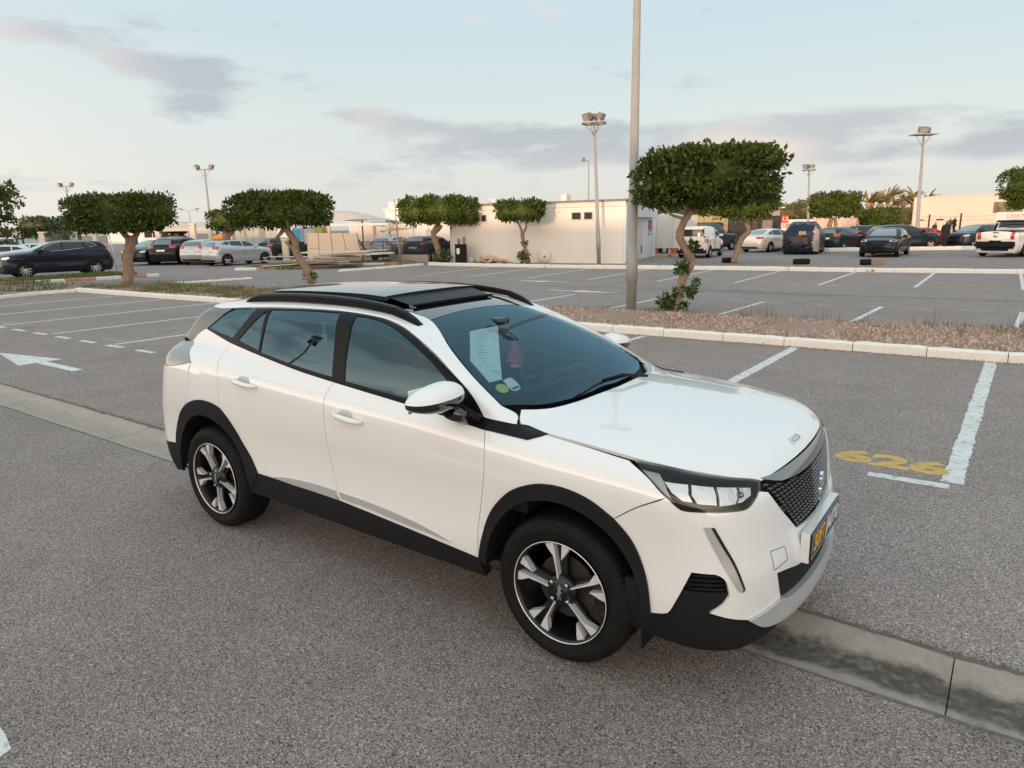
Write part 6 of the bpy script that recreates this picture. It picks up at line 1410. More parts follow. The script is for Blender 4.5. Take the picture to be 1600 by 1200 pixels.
sc = empty('sheet_fence', (0, 0, 0), 0, 'cream sheet fence with orange sunlit top under the shade canopy', 'fence')
for i in range(12): box_at('sheet', 548+5.3*i+.15, 548+5.3*(i+1)-.15, 345, 52-.12*i, WALLC, sc, thick=.05)
mg = empty('mesh_fence', (0, 0, 0), 0, 'dark wire mesh fence in front of the grey and blue hatchbacks', 'fence'); DM = mat('mesh_wire', (.05, .045, .045), .7)
mp0, mp1 = ground_at(568, 42.6), ground_at(668, 40.2); b = MB(); nn_ = 52; dv = (mp1-mp0)
for i in range(nn_):
    for sgn in (-1, 1):
        a = mp0+dv*(i/nn_); c = mp0+dv*((i+sgn*4)/nn_)
        b.tube([a+Vector((0, 0, .42)), c+Vector((0, 0, 1.15))], .012, 3, smooth=False, cap=False)
b.tube([mp0+Vector((0, 0, .42)), mp1+Vector((0, 0, .42))], .02, 4); b.tube([mp0+Vector((0, 0, 1.15)), mp1+Vector((0, 0, 1.15))], .02, 4); o = b.build('wire_mesh', DM, mg); o['kind'] = 'stuff'
for t in (0, .33, .66, 1): b = MB(); p = mp0+dv*t; b.tube([p, p+Vector((0, 0, 1.2))], .03, 6); b.build('post', DM, mg)
b = MB(); wall_box(b, (mp0+dv*.45)[:2], (mp1+dv*.02)[:2], 0, .40, .2, .1); b.build('footing', CONC, mg)
# boards leaning and piled
BRD = mat('pale_plywood', (.70, .52, .38), .7, noise=[(1.2, .4, (.62, .46, .34)), (18, .2, (.76, .60, .47))]); BRD2 = mat('weathered_board', (.50, .38, .28), .8, noise=[(2, .6, (.30, .21, .15)), (12, .4, (.62, .52, .42))]); 
lp = empty('leaning_panels', (0, 0, 0), 0, 'row of pale peach plywood panels leaning under the canopy', 'panels')
us = [(481, 480.5), (498, 500), (517, 521.5), (536, 544), (558, 566)]
dpt = 42.5
for i in range(4):
    a, b0 = us[i]; c, d_ = us[i+1]; A0, C0 = ground_at(b0, dpt), ground_at(d_, dpt); 
    zt = height_for(A0, 364.5); zb_ = height_for(A0, 403.5); At = ground_at(a, dpt)+AWAY2*.35; Ct = ground_at(c, dpt)+AWAY2*.35
    gp = RIGHT2*.02
    splits = [(0, 1)] if i in (1, 2) else [(0, .365), (.38, 1)]
    for s0, s1 in splits:
        q = [(A0+gp).lerp(At+gp, s0)+Vector((0, 0, zb_+(zt-zb_)*s0)), (C0-gp).lerp(Ct-gp, s0)+Vector((0, 0, zb_+(zt-zb_)*s0)), (C0-gp).lerp(Ct-gp, s1)+Vector((0, 0, zb_+(zt-zb_)*s1)), (A0+gp).lerp(At+gp, s1)+Vector((0, 0, zb_+(zt-zb_)*s1))]
        bk = AWAY2*.06; b = MB(); b.add(q+[p+bk for p in q], [(0, 1, 2, 3), (7, 6, 5, 4), (0, 4, 5, 1), (1, 5, 6, 2), (2, 6, 7, 3), (3, 7, 4, 0)]); b.build('panel', BRD, lp)
b = MB()
for i in range(5): a, b0 = us[i]; b.tube([ground_at(b0, dpt)+AWAY2*.10+Vector((0, 0, .0)), ground_at(a, dpt)+AWAY2*.45+Vector((0, 0, zt))], .03, 4)
b.build('frame', mat('brown_frame', (.22, .12, .07), .8), lp)
rr = random.Random(6); BM = [BRD, BRD2, mat('red_board', (.38, .17, .10), .8, noise=[(3, .5, (.5, .35, .25))]), mat('pale_sheet', (.62, .60, .56), .6)]
names = ['pale warped board', 'weathered grey board', 'reddish board', 'whitish sheet']
k = 0
for i in range(20):
    u = rr.uniform(445, 545) if i < 13 else rr.uniform(520, 585); dd_ = rr.uniform(34.5, 38.5); p = ground_at(u, dd_); ln = rr.uniform(1.6, 3.4); wd = rr.uniform(.18, .7); z = .05+.045*i*.8; an = math.atan2(RIGHT2.y, RIGHT2.x)+rr.uniform(-.35, .35); c = i % 4
    b = MB(); b.box((-ln/2, -wd/2, -.015), (ln/2, wd/2, .015)); o = b.build('board', BM[c]); o.location = (p.x, p.y, z+.03); o.rotation_euler = (rr.uniform(-.1, .1), rr.uniform(-.06, .06), an)
    tag(o, names[c]+' lying in the messy pile under the leaning plywood panels', 'board', 'boards piled on the kerb island')
for i, (u0, u1, dd_, z) in enumerate(((468, 575, 39.5, .62), (540, 612, 39.6, .50))):
    a, c = ground_at(u0, dd_), ground_at(u1, dd_); b = MB(); wall_box(b, a[:2], c[:2], z, z+.05, 1.6); tag(b.build('sheet', mat('pale_sheet', (.6, .6, .6))), ['long whitish sheet lying flat on top of the board pile', 'second whitish sheet sticking out right of the board pile'][i], 'sheet')
b = MB()
for u0, v0, u1, v1 in ((561, 378, 590, 404), (562, 374, 586, 404)): P0, P1 = ground_at(u0, 42), ground_at(u1, 42); b.tube([P0+Vector((0, 0, height_for(P0, v0))), P1+Vector((0, 0, .02))], .035, 5)
tag(b.build('dark_poles', DM), 'dark poles leaning against the plywood panels', 'poles')
# thin pole, round sign
th = empty('thin_pole', ground_at(626, 37.3), 0, 'thin rusty pole standing on the kerb in front of the silver hatchback', 'pole'); b = MB(); h_ = height_for(th.location, 311); b.tube([(0, 0, 0), RIGHT2*(-.12)+Vector((0, 0, h_*.7))], .045, 8); b.tube([RIGHT2*(-.12)+Vector((0, 0, h_*.7)), RIGHT2*(-.15)+Vector((0, 0, h_))], .022, 6); b.build('tube', mat('rusty_steel', (.30, .24, .18), .7), th)
rs_ = empty('round_sign', ground_at(612, 43.5), 0, 'back of a round road sign with a plate under it near the canopy', 'road sign'); b = MB(); b.tube([(0, 0, 0), (0, 0, 2.35)], .03, 6); b.build('post', ROOFG, rs_); SGB = mat('sign_back', (.48, .47, .45), .6, noise=[(5, .3, (.4, .38, .35))]); Mx = Matrix((RIGHT2, -AWAY2, (0, 0, 1))).transposed()
b = MB(); b.lathe([(0, -.02), (.28, -.02), (.29, 0), (.28, .01), (0, .01)], 24, 'y'); b.v = [tuple(Mx @ Vector(p)+Vector((0, 0, 1.98))) for p in b.v]; b.build('disc', SGB, rs_); b = MB(); b.box((-.34, -.01, 1.3), (.34, .01, 1.58), rot=Mx); b.build('plate', SGB, rs_)
# black skip, rubble, wheel
sk_ = empty('black_bin', ground_at(721, 38.1), 0, 'black square bin with a white notice standing before the cream wall', 'bin'); Mx2 = Matrix((RIGHT2, AWAY2, (0, 0, 1))).transposed(); b = MB(); b.box((-.30, -.3, 0), (.30, .3, 1.0), rot=Mx2); b.box((-.33, -.33, .96), (.33, .33, 1.0), rot=Mx2); b.build('body', PLASTIC, sk_); b = MB(); b.box((-.22, -.315, .5), (-.06, -.30, .8), rot=Mx2); b.build('notice', PAPER, sk_)
for i, (dx, h_) in enumerate(((-.1, .34), (.18, .42))):
    b = MB(); v, f = superell((0, 0, h_/2), (.09, .09, h_/2), (10, 8), .8); b.add(v, f, True); o = b.build('sack', mat('dusty_sack', (.30, .25, .18), .9)); o.location = sk_.location+RIGHT2*dx+Vector((0, 0, 1.0)); tag(o, ['short brown sack on the black bin, left one', 'taller brown sack on the black bin, right one'][i], 'sack')
rr = random.Random(9)
for i in range(22):
    u = rr.uniform(742, 790); p = ground_at(u, 37.8+rr.uniform(-.3, .4)); ln = rr.uniform(.3, 1.3); b = MB(); b.box((-ln/2, -.06, -.03), (ln/2, .06, .03)); o = b.build('scrap_wood', BM[(i*3) % 3+0]); o.location = (p.x, p.y, .06+.018*i*.8*(1-abs(u-766)/30)); o.rotation_euler = (rr.uniform(-.3, .3), rr.uniform(-.25, .25), rr.uniform(0, 3.1)); tag(o, 'scrap of wood in the low heap at the foot of the cream wall', 'scrap', 'scrap heap by the cream wall')
for i, (u, r_) in enumerate(((737, .18), (748, .24))):
    v, f = superell((0, 0, r_*.9), (r_, r_*.8, r_), (14, 10), .9); b = MB(); b.add(v, f, True); o = b.build('rubble_bag', mat('rubble_bag', (.42, .40, .35), .8)); o.location = ground_at(u, 37.6); tag(o, ['small pale rubble bag left of the scrap heap', 'larger pale rubble bag beside the scrap heap'][i], 'bag')
wv = empty('cable_reel', ground_at(851, 36.4), 0, 'pale round cable reel leaning on the cream wall', 'reel'); b = MB(); b.lathe([(.05, -.06), (.34, -.06), (.34, -.03), (.05, -.03)], 24, 'y'); b.v = [tuple(Mx @ Vector(p)+Vector((0, 0, .34))) for p in b.v]; b.build('disc', WALLC, wv); b = MB(); b.lathe([(0, -.09), (.05, -.09), (.05, 0)], 10, 'y'); b.v = [tuple(Mx @ Vector(p)+Vector((0, 0, .34))) for p in b.v]; b.build('hub', ROOFG, wv)
# rubber blocks on the far strip
for i, (u, dd_, w_, m_) in enumerate(((1139, 33.9, 22, PLASTIC2), (1252, 31.6, 25, PLASTIC2), (1352, 30.3, 15, PLASTIC2), (1370, 30.2, 21, mat('brown_block', (.30, .20, .15), .8)))):
    p = ground_at(u, dd_); s = scale_at(dd_); b = MB(); v, f = superell((0, 0, .12), (w_/s/2, .15, .14), (16, 8), .35); b.add([Mx2 @ Vector(q) for q in v], f, False); o = b.build('kerb_block', m_); o.location = p; tag(o, ['dark block at the foot of the elbowed tree', 'dark block in front of the tarpaulin covered car', 'dark block beside the brown block in front of the black saloon', 'brown block in front of the black saloon'][i], 'block')
# blue parasol, barrels, booths
pr = empty('blue_parasol', ground_at(184, 35.0), 0, 'small blue canopy top on a leaning pole beside the left island tree', 'parasol'); s = scale_at(35); b = MB(); b.tube([(0, 0, 0), RIGHT2*(-.2)+Vector((0, 0, 2.0))], .035, 6); b.build('pole', WALLC, pr)
b = MB(); b.add([RIGHT2*x+AWAY2*y+Vector((0, 0, 2.0)) for x, y in ((-.5, -.4), (.25, -.4), (.25, .4), (-.5, .4))]+[RIGHT2*-.2+Vector((0, 0, 2.4)), RIGHT2*0+Vector((0, 0, 2.4))], [(0, 1, 5, 4), (1, 2, 5), (2, 3, 4, 5), (3, 0, 4), (0, 3, 2, 1)]); b.build('cover', mat('blue_tarp', (.03, .20, .62), .6), pr)
for i, (u, v, w_, d, lab) in enumerate(((219, 383, 8, 54, 'blue barrel beside the black hatchback at the far kerb'), (209, 372, 10, 58, 'tall dark blue booth left of the blue barrel'))):
    p = ground_at(u, d); b = MB(); h_ = height_for(p, v)
    if i == 0: b.lathe([(0, 0), (.26, 0), (.28, .3), (.27, .6), (.28, h_-.02), (.25, h_), (0, h_)], 16)
    else: b.box((-.35, -.35, 0), (.35, .35, h_), rot=Mx2); b.box((-.38, -.38, h_), (.38, .38, h_+.08), rot=Mx2)
    o = b.build('barrel' if i == 0 else 'booth', mat('barrel_blue', (.03, .16, .36), .5) if i == 0 else mat('booth_blue', (.015, .06, .18), .5)); o.location = p; tag(o, lab, 'barrel' if i == 0 else 'booth')
for i, (u0, u1, v0, v1, d) in enumerate(((250, 345, 352, 357, 70), (300, 372, 345, 355, 78), (228, 300, 349, 352, 95))):
    r_ = empty('market_canopy', (0, 0, 0), 0, ['beige flat canopy above the white minibus', 'wide pale canopy right of the minibus', 'grey distant canopy top left of the minibus'][i], 'canopy'); g = ground_at(u0, d); g1 = ground_at(u1, d); z0, z1 = height_for(g, v1), height_for(g, v0)
    b = MB(); mid_ = (g+g1)/2; q = [g, g1, g1+AWAY2*6, g+AWAY2*6]; b.add([p+Vector((0, 0, z0)) for p in q]+[p+Vector((0, 0, z0-.3)) for p in q]+[mid_+AWAY2*3+Vector((0, 0, z1+.3))], [(0, 1, 8), (1, 2, 8), (2, 3, 8), (3, 0, 8), (0, 4, 5, 1), (1, 5, 6, 2), (2, 6, 7, 3), (3, 7, 4, 0)]); b.build('fabric', TENT, r_)
    for p in q: b = MB(); b.tube([p, p+Vector((0, 0, z0))], .1, 6); b.build('post', PIL, r_)
for i, (u, v, d, w_) in enumerate(((306, 349, 62, .42), (251, 356, 66, .4), (363, 352, 60, .35), (448, 372, 44, .33), (73, 362, 60, .5), (153, 365, 60, .3), (122, 362, 64, .25))):
    p = ground_at(u, d); b = MB(); h_ = height_for(p, v); b.box((-w_/2, -w_/2, 0), (w_/2, w_/2, h_), rot=Mx2); b.box((-w_/2-.04, -w_/2-.04, h_-.15), (w_/2+.04, w_/2+.04, h_), rot=Mx2); o = b.build('pillar', PIL); o.location = p
    tag(o, ['whitewashed pillar right of the minibus', 'whitewashed pillar left of the minibus', 'whitewashed pillar behind the silver hatchback roof', 'pale pillar behind the crooked tree trunk', 'pale pillar above the bonnet of the navy suv', 'pale pillar behind the rear of the navy suv roof', 'thin pale pillar above the middle of the navy suv roof'][i], 'pillar')
st_ = empty('sheet_wall', (0, 0, 0), 0, 'grey green sheet wall behind the smaller clipped tree', 'wall')
for i in range(7): box_at('sheet', 370+9.3*i+.2, 370+9.3*(i+1)-.2, 355, 63, mat('grey_green_sheet', (.42, .43, .39), .7), st_, thick=.1)
cl = empty('blue_stall', (0, 0, 0), 0, 'bright blue hanging sheets of a stall behind the crooked tree', 'stall')
for i in range(4): box_at('sheet', 460+3.6*i, 463.2+3.6*i, 357, 52, mat('sheet_blue%d' % (i % 2), ((.03, .30, .55), (.06, .42, .62))[i % 2], .6), cl, v_bot=380, thick=.05)
box_at('frame', 456, 476, 355.5, 52.3, PIL, cl, v_bot=357, thick=.1); box_at('post', 475.5, 477.5, 356, 52, mat('rose_post', (.45, .22, .17), .8), cl, thick=.1)
gs = empty('green_stall', (0, 0, 0), 0, 'small stall with a lime green cloth left of the canopy post', 'stall'); box_at('cloth', 496, 507, 357, 54, mat('lime_cloth', (.30, .42, .05), .8), gs, v_bot=366, thick=.05); box_at('frame', 494, 513, 354, 54.2, mat('rose_post', (.45, .22, .17), .8), gs, thick=.1)
# far low town edge: pale buildings under the horizon line on the left
for i, (u0, u1, v, d, m_) in enumerate(((-60, 40, 368, 170, PINKW), (38, 78, 371, 160, WALLC), (380, 470, 357, 75, WALLW), (170, 260, 362, 130, WALLC), (-30, 20, 372, 110, WALLW))):
    r_ = empty('far_building', (0, 0, 0), 0, ['far pink building at the left horizon', 'far cream building above the pale parked cars', 'pale building behind the crooked tree', 'far cream building behind the left island tree', 'low white building behind the white pickup'][i], 'building'); box_at('wall', u0, u1, v, d, m_, r_, thick=8); box_at('roof', u0-1, u1+1, v-1, d-.3, ROOFG if i % 2 else m_, r_, v_bot=v, thick=9)
# hall-sized block added out of view to shade the lot from the low sun
hs = empty('shade_block', (0, 0, 0), 0, 'long low hall behind the photographer shading the parking lot', 'building')
b = MB(); b.box((-110, -74, 0), (90, -60, 9.7)); b.build('wall', HALL, hs); b = MB(); b.box((-111, -75, 9.7), (91, -59.5, 10.0)); b.build('roof', ROOFG, hs)

# ------------------------------------------------------------------ parked cars in the background
def remap(d, wb, fo, ro, H, Wd, **over):
    zs = H/1.50; ws_ = Wd/1.77
    def X(x):
        if x > 0: return x*fo/.86
        if x < -2.605: return -wb+(x+2.605)*ro/.83
        return x*wb/2.605
    o = dict(d)
    o['sec'] = [(z*zs, y*ws_) for z, y in d['sec']]; o['tumble'] = [(z*zs, y*ws_) for z, y in d['tumble']]
    for k in ('plan',): o[k] = [(X(x), y) for x, y in d[k]]
    for k in ('top', 'roof'): o[k] = [(X(x), z*zs) for x, z in d[k]]
    for k in ('nose', 'tail', 'ws', 'bl'): o[k] = [(z*zs, X(x)) for z, x in d[k]]
    o['wb'] = wb; o['zb'] = .20; o['czb'] = .95*zs; o['xc'] = X(-1.6)
    for k, v in over.items():
        if k in ('top', 'roof'): o[k] = [(X(x), z*zs) for x, z in v]
        elif k in ('nose', 'tail', 'ws', 'bl'): o[k] = [(z*zs, X(x)) for z, x in v]
        else: o[k] = v
    o['_X'] = X; o['_zs'] = zs
    return o
SED = dict(top=[(-3.7,1.0),(-3.3,1.07),(-2.9,1.10),(-2.4,1.09),(-1.8,1.075),(-1.2,1.05),(-.8,1.04),(-.5,1.02),(-.2,.99),(.1,.97),(.4,.935),(.65,.89),(.8,.85),(.95,.79)],
           bl=[(.9,-3.35),(1.05,-3.12),(1.15,-2.95),(1.25,-2.75),(1.35,-2.52),(1.42,-2.32),(1.5,-2.0)], roof=[(-3.4,1.10),(-3.0,1.22),(-2.6,1.36),(-2.3,1.43),(-1.9,1.485),(-1.5,1.49),(-1.2,1.462),(-.95,1.42),(-.7,1.35)])
VAN = dict(roof=[(-3.5,1.455),(-3.1,1.48),(-2.5,1.495),(-1.9,1.50),(-1.4,1.495),(-1.1,1.46),(-.8,1.38)], ws=[(.85,.18),(.95,.05),(1.05,-.10),(1.2,-.35),(1.3,-.55),(1.4,-.82),(1.5,-1.15)], bl=[(.8,-3.40),(1.0,-3.38),(1.3,-3.35),(1.5,-3.30)],
           tail=[(.1,-3.34),(.25,-3.40),(.5,-3.43),(.9,-3.42),(1.3,-3.38)], tumble=[(.8,.87),(1.0,.845),(1.2,.80),(1.4,.745),(1.5,.70)], top=[(-3.6,1.0),(-2,1.0),(-.5,.96),(0,.92),(.4,.86),(.7,.78),(.95,.66)], tpl=(.03, .06))
PIK = dict(top=[(-3.7,1.02),(-3.3,1.03),(-1.8,1.03),(-1.2,1.0),(-.5,.98),(.2,.95),(.6,.90),(.95,.80)], bl=[(.8,-1.98),(1.0,-1.95),(1.3,-1.86),(1.5,-1.70)], roof=[(-3,1.47),(-1.9,1.49),(-1.4,1.49),(-1.1,1.46),(-.8,1.38)], tail=[(.1,-3.36),(.4,-3.40),(.7,-3.43),(1.0,-3.43),(1.2,-3.43)], tpl=(.01, .04), sec=None)
JEEP = dict(VAN); JEEP.update(top=[(-3.6,1.02),(-2,1.0),(-.5,.99),(0,.975),(.5,.95),(.8,.92),(.95,.88)], nose=[(.1,.80),(.5,.86),(.8,.86),(.95,.84),(1.05,.80)], ws=[(.9,-.42),(1.05,-.50),(1.2,-.62),(1.4,-.80),(1.5,-.95)])
WIN = {  # side windows in template x, z
 'hatch': [('front_window', [(-1.44,1.42),(-1.17,1.39),(-.90,1.29),(-.66,1.14),(-.66,1.06),(-1.38,1.10)]), ('rear_window', [(-2.25,1.41),(-1.52,1.42),(-1.46,1.12),(-2.25,1.18)]), ('quarter_window', [(-2.32,1.40),(-2.32,1.19),(-2.78,1.26),(-2.55,1.38)])],
 'sedan': [('front_window', [(-1.44,1.42),(-1.17,1.39),(-.90,1.27),(-.62,1.08),(-.66,1.03),(-1.38,1.06)]), ('rear_window', [(-2.25,1.37),(-1.9,1.41),(-1.52,1.42),(-1.46,1.07),(-2.30,1.10)]), ('quarter_window', [(-2.30,1.35),(-2.36,1.11),(-2.70,1.16),(-2.5,1.29)])],
 'van': [('front_window', [(-1.30,1.36),(-.95,1.33),(-.55,1.12),(-.50,.98),(-1.30,.98)])],
 'pickup': [('front_window', [(-1.20,1.40),(-1.0,1.38),(-.80,1.25),(-.60,1.08),(-.62,1.02),(-1.18,1.02)]), ('rear_window', [(-1.75,1.40),(-1.26,1.41),(-1.24,1.02),(-1.80,1.02)])],
 'jeep': [('front_window', [(-1.35,1.40),(-.85,1.38),(-.66,1.10),(-1.35,1.10)]), ('rear_window', [(-2.2,1.40),(-1.42,1.40),(-1.42,1.10),(-2.2,1.10)]), ('quarter_window', [(-3.1,1.38),(-2.28,1.40),(-2.28,1.10),(-3.1,1.10)])]}
BGLASS = mat('car_window', (.016, .024, .028), .06, coat=.5); BGLASS2 = mat('car_screen', (.09, .13, .145), .06, coat=1.0, ior=1.7)
def skin(body, wb, zc, ns=46, na=44, disp=None, x0=None, x1=None):
    """closed skin of an implicit body"""
    def tip(sgn, start):
        P, ok = body.hit(np.array([[start, 0., zc]]), (-sgn, 0, 0), L=abs(start)+3, n=200); return P[0][0]
    xf = tip(1, 2.5); xr = tip(-1, -wb-2.5)
    t = (1-np.cos(np.linspace(0, np.pi, ns)))/2; xs = xr+(xf-xr)*(.004+.992*t)
    A = np.linspace(0, 2*np.pi, na, endpoint=False); V = []
    Dy, Dz = np.cos(A), np.sin(A)
    XX, AA = np.meshgrid(xs, A, indexing='ij'); dy, dz = np.cos(AA).ravel(), np.sin(AA).ravel()
    O = np.stack([XX.ravel(), dy*1.7, zc+dz*1.7], 1); D = np.stack([np.zeros(len(dy)), -dy, -dz], 1)
    P, ok = body.hit(O, D, L=1.7, n=46); P[~ok] = np.stack([XX.ravel(), dy*0, zc+dz*0], 1)[~ok]
    Nn = body.normal(P, .01); F = []
    for i in range(ns-1):
        for k in range(na): F.append((i*na+k, i*na+(k+1) % na, (i+1)*na+(k+1) % na, (i+1)*na+k))
    n0 = len(P); P = np.vstack([P, [[xr, 0, zc]], [[xf, 0, zc]]]); Nn = np.vstack([Nn, [[-1, 0, 0]], [[1, 0, 0]]])
    for k in range(na): F.append((n0, (k+1) % na, k)); F.append((n0+1, (ns-1)*na+k, (ns-1)*na+(k+1) % na))
    return P, F, Nn
CARN = [0]
def make_car(kind, L_, Wd, H, wb, colr, metal=.0, rim=5, rimmat=None, clad=False, tail_c=(.42, .02, .02), rails=False, head='clear'):
    fo = (L_-wb)*.49; ro = (L_-wb)*.51
    over = {'hatch': {}, 'suv': {}, 'sedan': SED, 'van': VAN, 'pickup': {k: v for k, v in PIK.items() if v}, 'jeep': JEEP}[kind]
    if kind == 'sedan': fo = (L_-wb)*.44; ro = (L_-wb)*.56
    d = remap(HERO, wb, fo, ro, H, Wd, **over); X, zs = d['_X'], d['_zs']; body = Body(d)
    CARN[0] += 1
    root = empty('parked_car', (0, 0, 0)); pm = mat('car_paint_%d' % CARN[0], colr, .34, metal=metal, coat=1.0 if colr[1] > .2 else .35, spec=.5 if colr[1] > .2 else .15)
    P, F, Nn = skin(body, wb, .62*zs); np_mesh('body', P, F, pm, root, True, Nn)
    T = lambda pts: [(X(x), z*zs) for x, z in pts]
    wk = {'suv': 'hatch'}.get(kind, kind)
    def pan(name, fr, pts, m, off=.006, both=True, step=.16, depth=.006):
        return panel(name, body, fr, [[pts[i], pts[(i+1) % len(pts)]] for i in range(len(pts))], m, root, off=off, depth=depth, both=both, step=step, gap=0)
    trm = PLASTIC2
    for nm, pts in WIN[wk]: pan(nm, 'S', T(pts), BGLASS)
    # screens
    wz = lambda z: float(body.ws(np.array([z*zs]))[0]); b0, b1 = (1.07, 1.42) if wk in ('hatch', 'sedan') else (1.0, 1.40)
    hw0, hw1 = .63*Wd/1.77, .46*Wd/1.77; wsc = d['wsc']
    pan('windscreen', 'T', [(wz(b0)-wsc*.7, -hw0), (wz(b0), 0), (wz(b0)-wsc*.7, hw0), (wz(b1)-wsc*.45, hw1), (wz(b1), 0), (wz(b1)-wsc*.45, -hw1)], BGLASS2, both=False)
    rb0, rb1 = {'hatch': (1.14, 1.38), 'sedan': (1.12, 1.42), 'van': (1.02, 1.34), 'pickup': (1.10, 1.42), 'jeep': (1.12, 1.38)}[wk]
    rh0, rh1 = (.60, .46) if wk not in ('van', 'jeep', 'pickup') else (.66, .60)
    if wk == 'sedan':
        bx = lambda z: float(body.bl(np.array([z*zs]))[0]); pan('rear_screen', 'T', [(bx(rb0)+.10, -.56), (bx(rb0)+.04, 0), (bx(rb0)+.10, .56), (bx(rb1)+.02, .45), (bx(rb1), -.0), (bx(rb1)+.02, -.45)], BGLASS2, both=False)
    else: panel('rear_screen', body, 'B', [[(-rh0, rb0*zs), (rh0, rb0*zs)], [(rh0, rb0*zs), (rh1, rb1*zs)], [(rh1, rb1*zs), (-rh1, rb1*zs)], [(-rh1, rb1*zs), (-rh0, rb0*zs)]], BGLASS2 if wk == 'hatch' else BGLASS, root, off=.006 if wk == 'hatch' else .03, depth=.02, step=.1, gap=0)
    # lamps
    fz = .0 if wk != 'van' else -.04
    pan('headlight', 'Q', [(X(.42), -.735, (.90+fz)*zs), (X(.70), -.56, (.86+fz)*zs), (X(.74), -.56, (.80+fz)*zs), (X(.62), -.78, (.78+fz)*zs), (X(.47), -.85, (.84+fz)*zs)], HEADREF if head == 'clear' else BGLASS2)
    tz = {'hatch': (1.13, .96), 'sedan': (.98, .86), 'van': (1.02, .74), 'pickup': (.98, .74), 'jeep': (1.0, .84)}[wk]
    xt = X(-2.605-.83+.12)
    tl_m = mat('tail_lamp_%s' % ('red' if tail_c[0] > .3 else 'dark'), tail_c, .2, coat=1.0)
    wy = .80*Wd/1.77 if wk in ('van', 'pickup', 'jeep') else .78*Wd/1.77
    wi = .13 if wk in ('van', 'pickup', 'jeep') else (.28 if kind != 'sedan' else .34)
    if wk == 'pickup':
        for sg in (-1, 1): pan('tail_light', 'B', [(sg*.66, .97*zs), (sg*.80, .97*zs), (sg*.80, .70*zs), (sg*.66, .70*zs)], tl_m, off=.02, both=False, step=.1)
        pan('tailgate_seam', 'B', [(-.655, 1.0*zs), (-.645, 1.0*zs), (-.645, .64*zs), (-.655, .64*zs)], VOID, off=.012, both=True); pan('black_bumper', 'B', [(-.84, .62*zs), (.84, .62*zs), (.80, .34*zs), (-.80, .34*zs)], PLASTIC, off=.03, both=False)
    else: pan('tail_light', 'Rq', [(xt+.26, -wy, tz[0]*zs), (xt-.02, -wy+wi, tz[0]*zs), (xt-.02, -wy+wi, tz[1]*zs), (xt+.20, -wy, tz[1]*zs)], tl_m, step=.1)
    pan('grille', 'F', [(-.45, .80*zs), (.45, .80*zs), (.36, .58*zs), (-.36, .58*zs)], PLASTIC2, both=False)
    # bumpers and sills in dark plastic
    if clad or kind in ('van', 'suv'):
        pan('sill_cladding', 'S', T([(-2.15,.42),(-.45,.38),(-.42,.26),(-2.18,.26)]), PLASTIC, off=.008)
        pan('rear_valance', 'B', [(-.80, .46*zs), (.80, .46*zs), (.74, .26*zs), (-.74, .26*zs)], PLASTIC, off=.01, both=False)
    else: pan('rear_valance', 'B', [(-.62, .36*zs), (.62, .36*zs), (.58, .25*zs), (-.58, .25*zs)], PLASTIC, off=.008, both=False)
    pan('lower_grille', 'F', [(-.50, .44*zs), (.50, .44*zs), (.44, .30*zs), (-.44, .30*zs)], PLASTIC2, both=False)
    zr = {'hatch': .80, 'sedan': .82, 'van': .70, 'pickup': .60, 'jeep': .6}[wk]
    pan('rear_plate', 'B', [(-.26, (zr+.06)*zs), (.26, (zr+.06)*zs), (.26, (zr-.04)*zs), (-.26, (zr-.04)*zs)], PAPER if kind != 'pickup' else PLASTIC2, off=.02, both=False)
    pan('front_plate', 'F', [(-.26, .50*zs), (.26, .50*zs), (.26, .40*zs), (-.26, .40*zs)], PLASTIC2, off=.02, both=False)
    # door joint lines
    for x in (-.42, -1.46, -2.40):
        if wk == 'van' and x < -2: continue
        pan('door_seam', 'S', T([(x-.006, 1.02), (x+.006, 1.02), (x+.004, .40 if x > -2 else .80), (x-.008, .40 if x > -2 else .80)]), VOID, off=.002, depth=.001)
    for x in (-1.30, -2.18): pan('door_handle', 'S', T([(x-.11, .945), (x+.10, .935), (x+.10, .905), (x-.11, .915)]), pm, off=.02, depth=.015)
    rw = .315 if kind in ('hatch', 'sedan', 'van') else (.345 if kind != 'pickup' else .37)
    for cx in (0, -wb):
        R_ = rw+.052; pan('arch_disc', 'S', [(cx+R_*math.cos(t), rw+.02+R_*math.sin(t)) for t in np.linspace(-.55, math.pi+.55, 17)], VOID if not clad else PLASTIC, off=.004, depth=.002)  # unclad: black disc on the uncut body paints in the shaded well
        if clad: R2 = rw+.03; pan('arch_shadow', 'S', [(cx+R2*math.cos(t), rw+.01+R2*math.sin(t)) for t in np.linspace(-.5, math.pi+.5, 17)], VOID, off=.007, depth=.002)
        for sg in (-1, 1):
            yw = float(body.hit(np.array([[cx, -3., rw*1.0+.12]]), (0, 1, 0))[0][0][1]); wheel_parts('wheel', root, (cx, sg*(abs(yw)-.095), rw), rw, .21, rw*.66, (rimmat or SILVER, RIMBLK), seg=36, detailed=False, blades=rim, side=sg)
    for sg in (-1, 1):
        zc_ = (1.10 if wk in ('hatch', 'suv') else 1.04)*zs; v, f = superell((X(-.62), sg*(.98*Wd/1.77), zc_), (.07, .11, .065), (12, 8), .8); b = MB(); b.add(v, f, True); b.tube([(X(-.60), sg*.90*Wd/1.77, zc_-.03), (X(-.58), sg*.80*Wd/1.77, zc_-.07)], .03, 6); b.build('door_mirror', pm if colr[0] > .3 else PLASTIC2, root)
